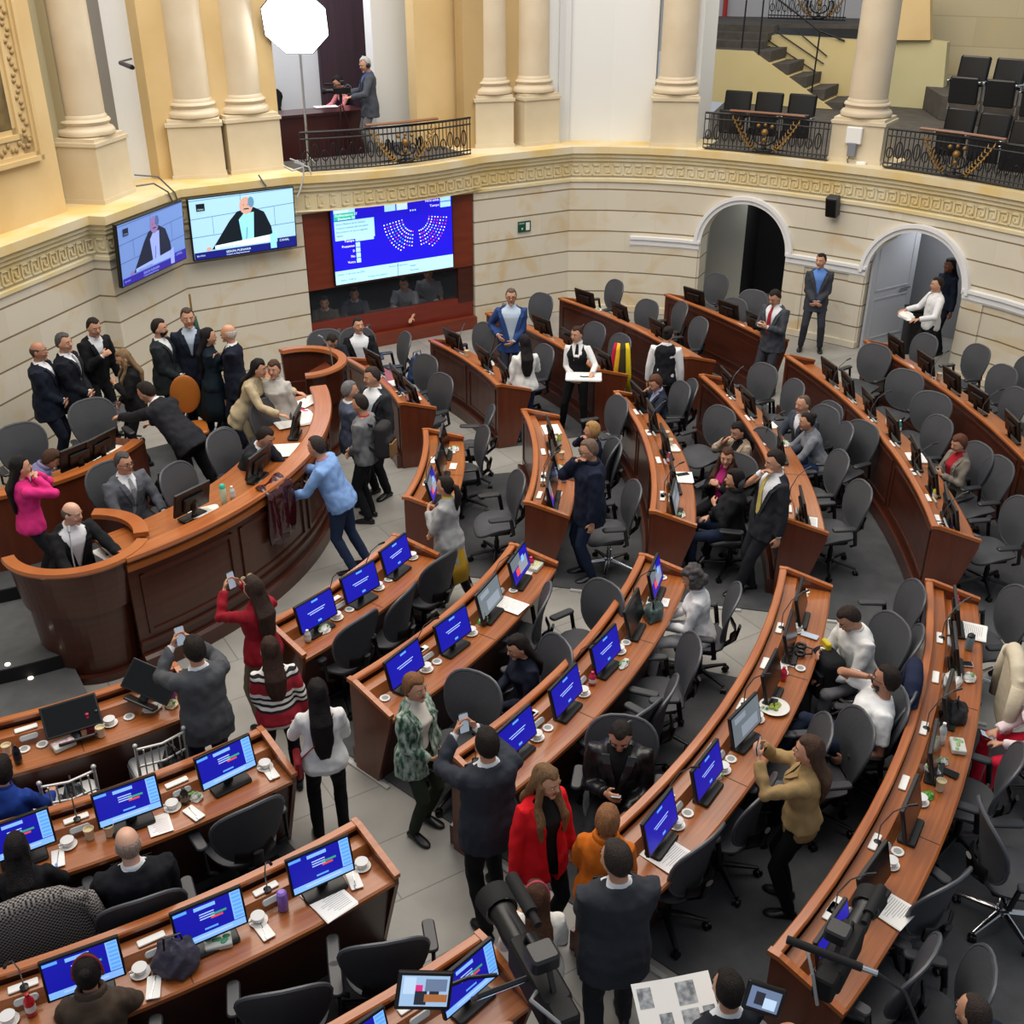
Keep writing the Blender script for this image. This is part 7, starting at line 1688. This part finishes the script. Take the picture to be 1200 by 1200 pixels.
def headphones(key, lab, c='#d8dade', c2='#1a1b1f'):
    t = thing('headphones', lab, 'headphones', (0, 0, 0)); M_ = PE[key]['HM']; t.location = M_.translation; t.rotation_euler = M_.to_euler()
    m = MB(); m.tube([(.094 * math.cos(a), -.005, .135 * math.sin(a)) for a in [R(5 + 170 * k / 14) for k in range(15)]], [(.016, .006)] * 15, 6, up=(0, 1, 0)); m.build('headband', mat('hp_' + c[1:], c, .4), t, True)
    for sg in (-1, 1): m = MB(); m.ball((sg * .095, -.005, -.005), (.022, .04, .045), 12, 8); m.build('ear_cup', mat('hp_' + c2[1:], c2, .4), t, True)
headphones('e1', 'white headphones on the balcony cameraman'); headphones('d20', 'orange headphones on the bottom centre camera operator', '#e0682a', '#c85a20')
# ================================================================== balcony equipment
t = thing('studio_light', 'glowing white octagonal studio softbox on a stand on the balcony', 'studio light', (0, 0, 0))
c = onv(346, 25, wpt(5.5, .35), wpt(9.1, .35)); base = V((c.x + .02, c.y, 2.8)); t.location = base
u_ = (c - base); d = V((0, -1, -.35)).normalized(); sx_ = V((0, 0, 1)).cross(d).normalized(); sy_ = d.cross(sx_)
oc = lambda r, k, o_=0: u_ + d * o_ + sx_ * r * math.cos(R(22.5 + 45 * k)) + sy_ * r * math.sin(R(22.5 + 45 * k))
rr_ = .52
m = MB(); m.prism([oc(rr_, k, .02) for k in range(8)], d * .012); m.build('diffuser', emis('softbox_glow', '#f8fbff', 9), t)
m = MB(); m.rings([[oc(rr_ + .02, k, .015) for k in range(8)], [oc(rr_ * .9, k, -.12) for k in range(8)], [oc(.08, k, -.34) for k in range(8)]]); m.build('reflector_shell', black, t)
m = MB(); m.tube([V((0, 0, 0)), V((u_.x, u_.y, u_.z - .1)) - d * .2], .02, 10); m.build('stand_pole', chrome, t, True)
for k in range(3): m = MB(); m.tube([V((0, 0, .45)), V((.4 * math.cos(k * 2.1), .4 * math.sin(k * 2.1), 0))], .012, 6); m.build('stand_leg', chrome, t, True)
t = thing('counter', 'dark red-brown counter desk on the balcony behind the railing', 'desk')
m = MB(); a, b = wpt(5.6, 1.9), wpt(7.9, 1.9); nn = wnorm(6); m.prism([V((a.x, a.y, 2.8)), V((b.x, b.y, 2.8)), V((b.x, b.y, 3.62)), V((a.x, a.y, 3.62))], (nn.x * .5, nn.y * .5, 0)); m.build('front', mat('counter_wood', '#3c1216', .35, coat=.3), t)
m = MB(); m.prism([V((a.x, a.y, 3.62)) - V((nn.x, nn.y, 0)) * .05, V((b.x, b.y, 3.62)) - V((nn.x, nn.y, 0)) * .05, V((b.x, b.y, 3.62)) + V((nn.x, nn.y, 0)) * .6, V((a.x, a.y, 3.62)) + V((nn.x, nn.y, 0)) * .6], (0, 0, .04)); m.build('top', mat('counter_wood', '#3c1216', .35), t)
item('paper', 382, 125, 3.67, 'white papers on the balcony counter', .4, w=.4, h=.25, n=2)
t = thing('studio_chair', 'red chair behind the balcony counter', 'chair', V((*at(370, 112, 3.4)[:2], 2.8)) + V((0, .3, 0))); m = MB(); m.rbox((0, 0, .75), (.5, .08, .6), .1); m.build('backrest', mat('chair_red', '#5c1a20', .5), t, True); m = MB(); m.rbox((0, -.25, .42), (.5, .5, .1), .08); m.build('seat', mat('chair_red', '#5c1a20', .5), t, True); m = MB(); m.lathe([(.25, 0), (.25, .03), (.03, .05), (.03, .4)], 14); m.build('pedestal', black, t, True)
def video_camera(lab, loc, rz, s=1.0, tripod=None, screen=True):
    t = thing('video_camera', lab, 'video camera', loc, rz); t.scale = (s,) * 3
    m = MB(); m.rbox((0, 0, 0), (.12, .34, .15), .025); m.rbox((0, -.2, .01), (.10, .10, .13), .02); m.build('body', mat('cam_body', '#0a0b0c', .6, spec=.3), t, True)
    m = MB(); m.tube([(0, .16, .0), (0, .22, 0), (0, .30, 0), (0, .36, 0)], [.05, .055, .05, .058], 20); m.build('lens', black, t, True)
    m = MB(); m.tube([(0, .35, 0), (0, .44, 0)], [.07, .08], 20, cap=False); ob = m.build('lens_hood', blackm, t, True)
    m = MB(); m.tube([(0, .12, .07), (0, .10, .13), (0, -.08, .14), (0, -.12, .07)], [.012] * 4, 8); m.build('top_handle', black, t, True)
    m = MB(); m.tube([(.05, .12, .14), (.05, .36, .15)], .016, 10); m.tube([(.05, .18, .145), (.05, .37, .15)], .028, 12); m.build('microphone', blackm, t, True)
    m = MB(); m.rbox((-.02, -.06, .20), (.11, .10, .07), .02); m.build('light_unit', mat('cam_grey2', '#1a1b1e', .4), t, True)
    m = MB(); m.tube([(-.06, -.1, .08), (-.12, -.18, .16), (-.05, -.26, .10), (.0, -.28, -.05)], .008, 6); m.build('cable', mat('cable_grey2', '#8a8c8e', .5), t, True)
    if screen:
        Ms = Matrix.Translation((-.17, -.02, .06)) @ Matrix.Rotation(R(35), 4, 'X')
        m = MB(); m.rbox((0, 0, 0), (.20, .02, .13), .008, M=Ms); m.build('flip_screen', black, t)
        m = MB()
        def q(u0, u1, v0, v1, mi, y): m.poly([Ms @ V(((u - .5) * .17, -y, (.5 - v) * .105)) for u, v in ((u0, v1), (u1, v1), (u1, v0), (u0, v0))], mi)
        q(0, 1, 0, 1, 0, .0105); q(.05, .35, .1, .6, 1, .011); q(.35, .5, .2, .5, 2, .0112); q(.3, .55, .45, .9, 3, .0114); q(.55, .95, .1, .6, 4, .011); q(.5, .98, .65, .85, 5, .0112)
        m.build('screen_picture', [emis('vf_a', '#9ab8d8', .8), emis('vf_b', '#b8d0e8', .8), emis('vf_c', '#d02a78', .8), emis('vf_d', '#2a2c38', .5), emis('vf_e', '#6a7a98', .7), emis('vf_f', '#a8683a', .7)], t)
    if tripod is not None:
        m = MB(); m.tube([(0, 0, -.08), (0, 0, -.25)], .04, 10); m.build('tripod_head', black, t, True)
        for k in range(3): m = MB(); m.tube([(0, 0, -.2), (.35 * math.cos(k * 2.1 + .5), .35 * math.sin(k * 2.1 + .5), -tripod)], .014, 8); m.build('tripod_leg', black, t, True)
    return t
p = (PE['e1']['L'][0] + PE['e1']['R'][0]) / 2 + V((-.05, 0, .12)); video_camera('broadcast camera handled by the headphone-wearing cameraman on the balcony', p, R(100), .7, tripod=(p.z - 2.8) / .7, screen=False)
p = at(632, 1148, 1.75); video_camera('large shoulder video camera at the bottom centre with small picture screen', p, R(24), 1.35)
t = thing('field_monitor', 'small camera monitor showing a seated crowd at the bottom centre', 'monitor', at(497, 1160, 1.45), R(182)); t.rotation_euler = (R(28), R(-14), R(190))
m = MB(); m.rbox((0, 0, 0), (.30, .03, .20), .01); m.build('housing', black, t)
m = MB()
for u0, u1, v0, v1, mi in ((0, 1, 0, 1, 0), (.05, .3, .05, .6, 1), (.3, .45, .3, .6, 2), (.3, .55, .5, .95, 3), (.5, .95, .1, .5, 4), (.5, .98, .6, .85, 5), (.6, .8, .15, .7, 3)): m.poly([V((-(u - .5) * .26, .016 + .0004 * mi, (.5 - v) * .16)) for u, v in ((u0, v1), (u1, v1), (u1, v0), (u0, v0))], mi)
m.build('picture', [MATS['vf_a'], MATS['vf_b'], MATS['vf_c'], MATS['vf_d'], MATS['vf_e'], MATS['vf_f']], t); m = MB(); m.tube([(-.1, -.02, 0), (-.25, -.05, .05), (-.4, -.02, .08)], .012, 8); m.build('arm', black, t, True)
p = at(985, 1120, 1.70); video_camera('black video camera with round lens knob at the bottom right', p, R(-35), 1.1, screen=False)
t = thing('field_monitor', 'small camera viewfinder screen at the bottom edge right of the newspaper', 'monitor', at(895, 1170, 1.6), R(190)); t.rotation_euler = (R(28), R(-14), R(170))
m = MB(); m.rbox((0, 0, 0), (.20, .03, .15), .01); m.build('housing', black, t)
m = MB()
for u0, u1, v0, v1, mi in ((0, 1, 0, 1, 0), (.2, .5, .2, .8, 1), (.5, .9, .4, .9, 2)): m.poly([V((-(u - .5) * .16, .016 + .0004 * mi, (.5 - v) * .11)) for u, v in ((u0, v1), (u1, v1), (u1, v0), (u0, v0))], mi)
m.build('picture', [MATS['vf_e'], MATS['vf_d'], MATS['vf_b']], t)
t = thing('shotgun_microphone', 'black shotgun microphone with coiled cable at the bottom right', 'microphone', at(985, 1130, 1.9), R(0)); m = MB(); m.tube([(-.25, .1, .06), (.1, -.02, 0)], .022, 12); m.build('barrel', blackm, t, True); m = MB(); m.tube([(.1, -.02, 0), (.17, -.045, -.01)], .016, 10); m.build('connector', chrome, t, True); m = MB(); m.tube([(.17, -.045, -.01), (.3, -.1, -.08), (.36, -.25, -.2)], .009, 8); m.build('cable', black, t, True)
t = thing('white_door_panel', 'open white panelled door leaf inside the right arch', 'door', V((*wpt(16.66, .08)[:2], 0)), math.atan2(*(lambda v: (v.y, v.x))(wpt(16.95, 1.3) - wpt(16.66, .08))))
m = MB(); m.box((.55, 0, 1.0), (1.1, .05, 2.0)); m.build('leaf', mat('door_grey', '#b0b4bc', .5), t); m = MB(); m.tube([(.75, -.05, .95), (1.0, -.05, .95)], .012, 6); m.build('handle_bar', chrome, t, True)
m = MB()
for x, z, w_, h_ in ((.55, .5, .85, .7), (.55, 1.45, .85, .9)):
    m.box((x, -.028, z - h_ / 2), (w_, .012, .03)); m.box((x, -.028, z + h_ / 2), (w_, .012, .03)); m.box((x - w_ / 2, -.028, z), (.03, .012, h_)); m.box((x + w_ / 2, -.028, z), (.03, .012, h_))
m.build('raised_panel', mat('door_grey', '#b0b4bc', .5), t)
bpy.data.scenes.remove(TS)
for o in [x for x in bpy.data.objects if 'used' in x]: del o['used']
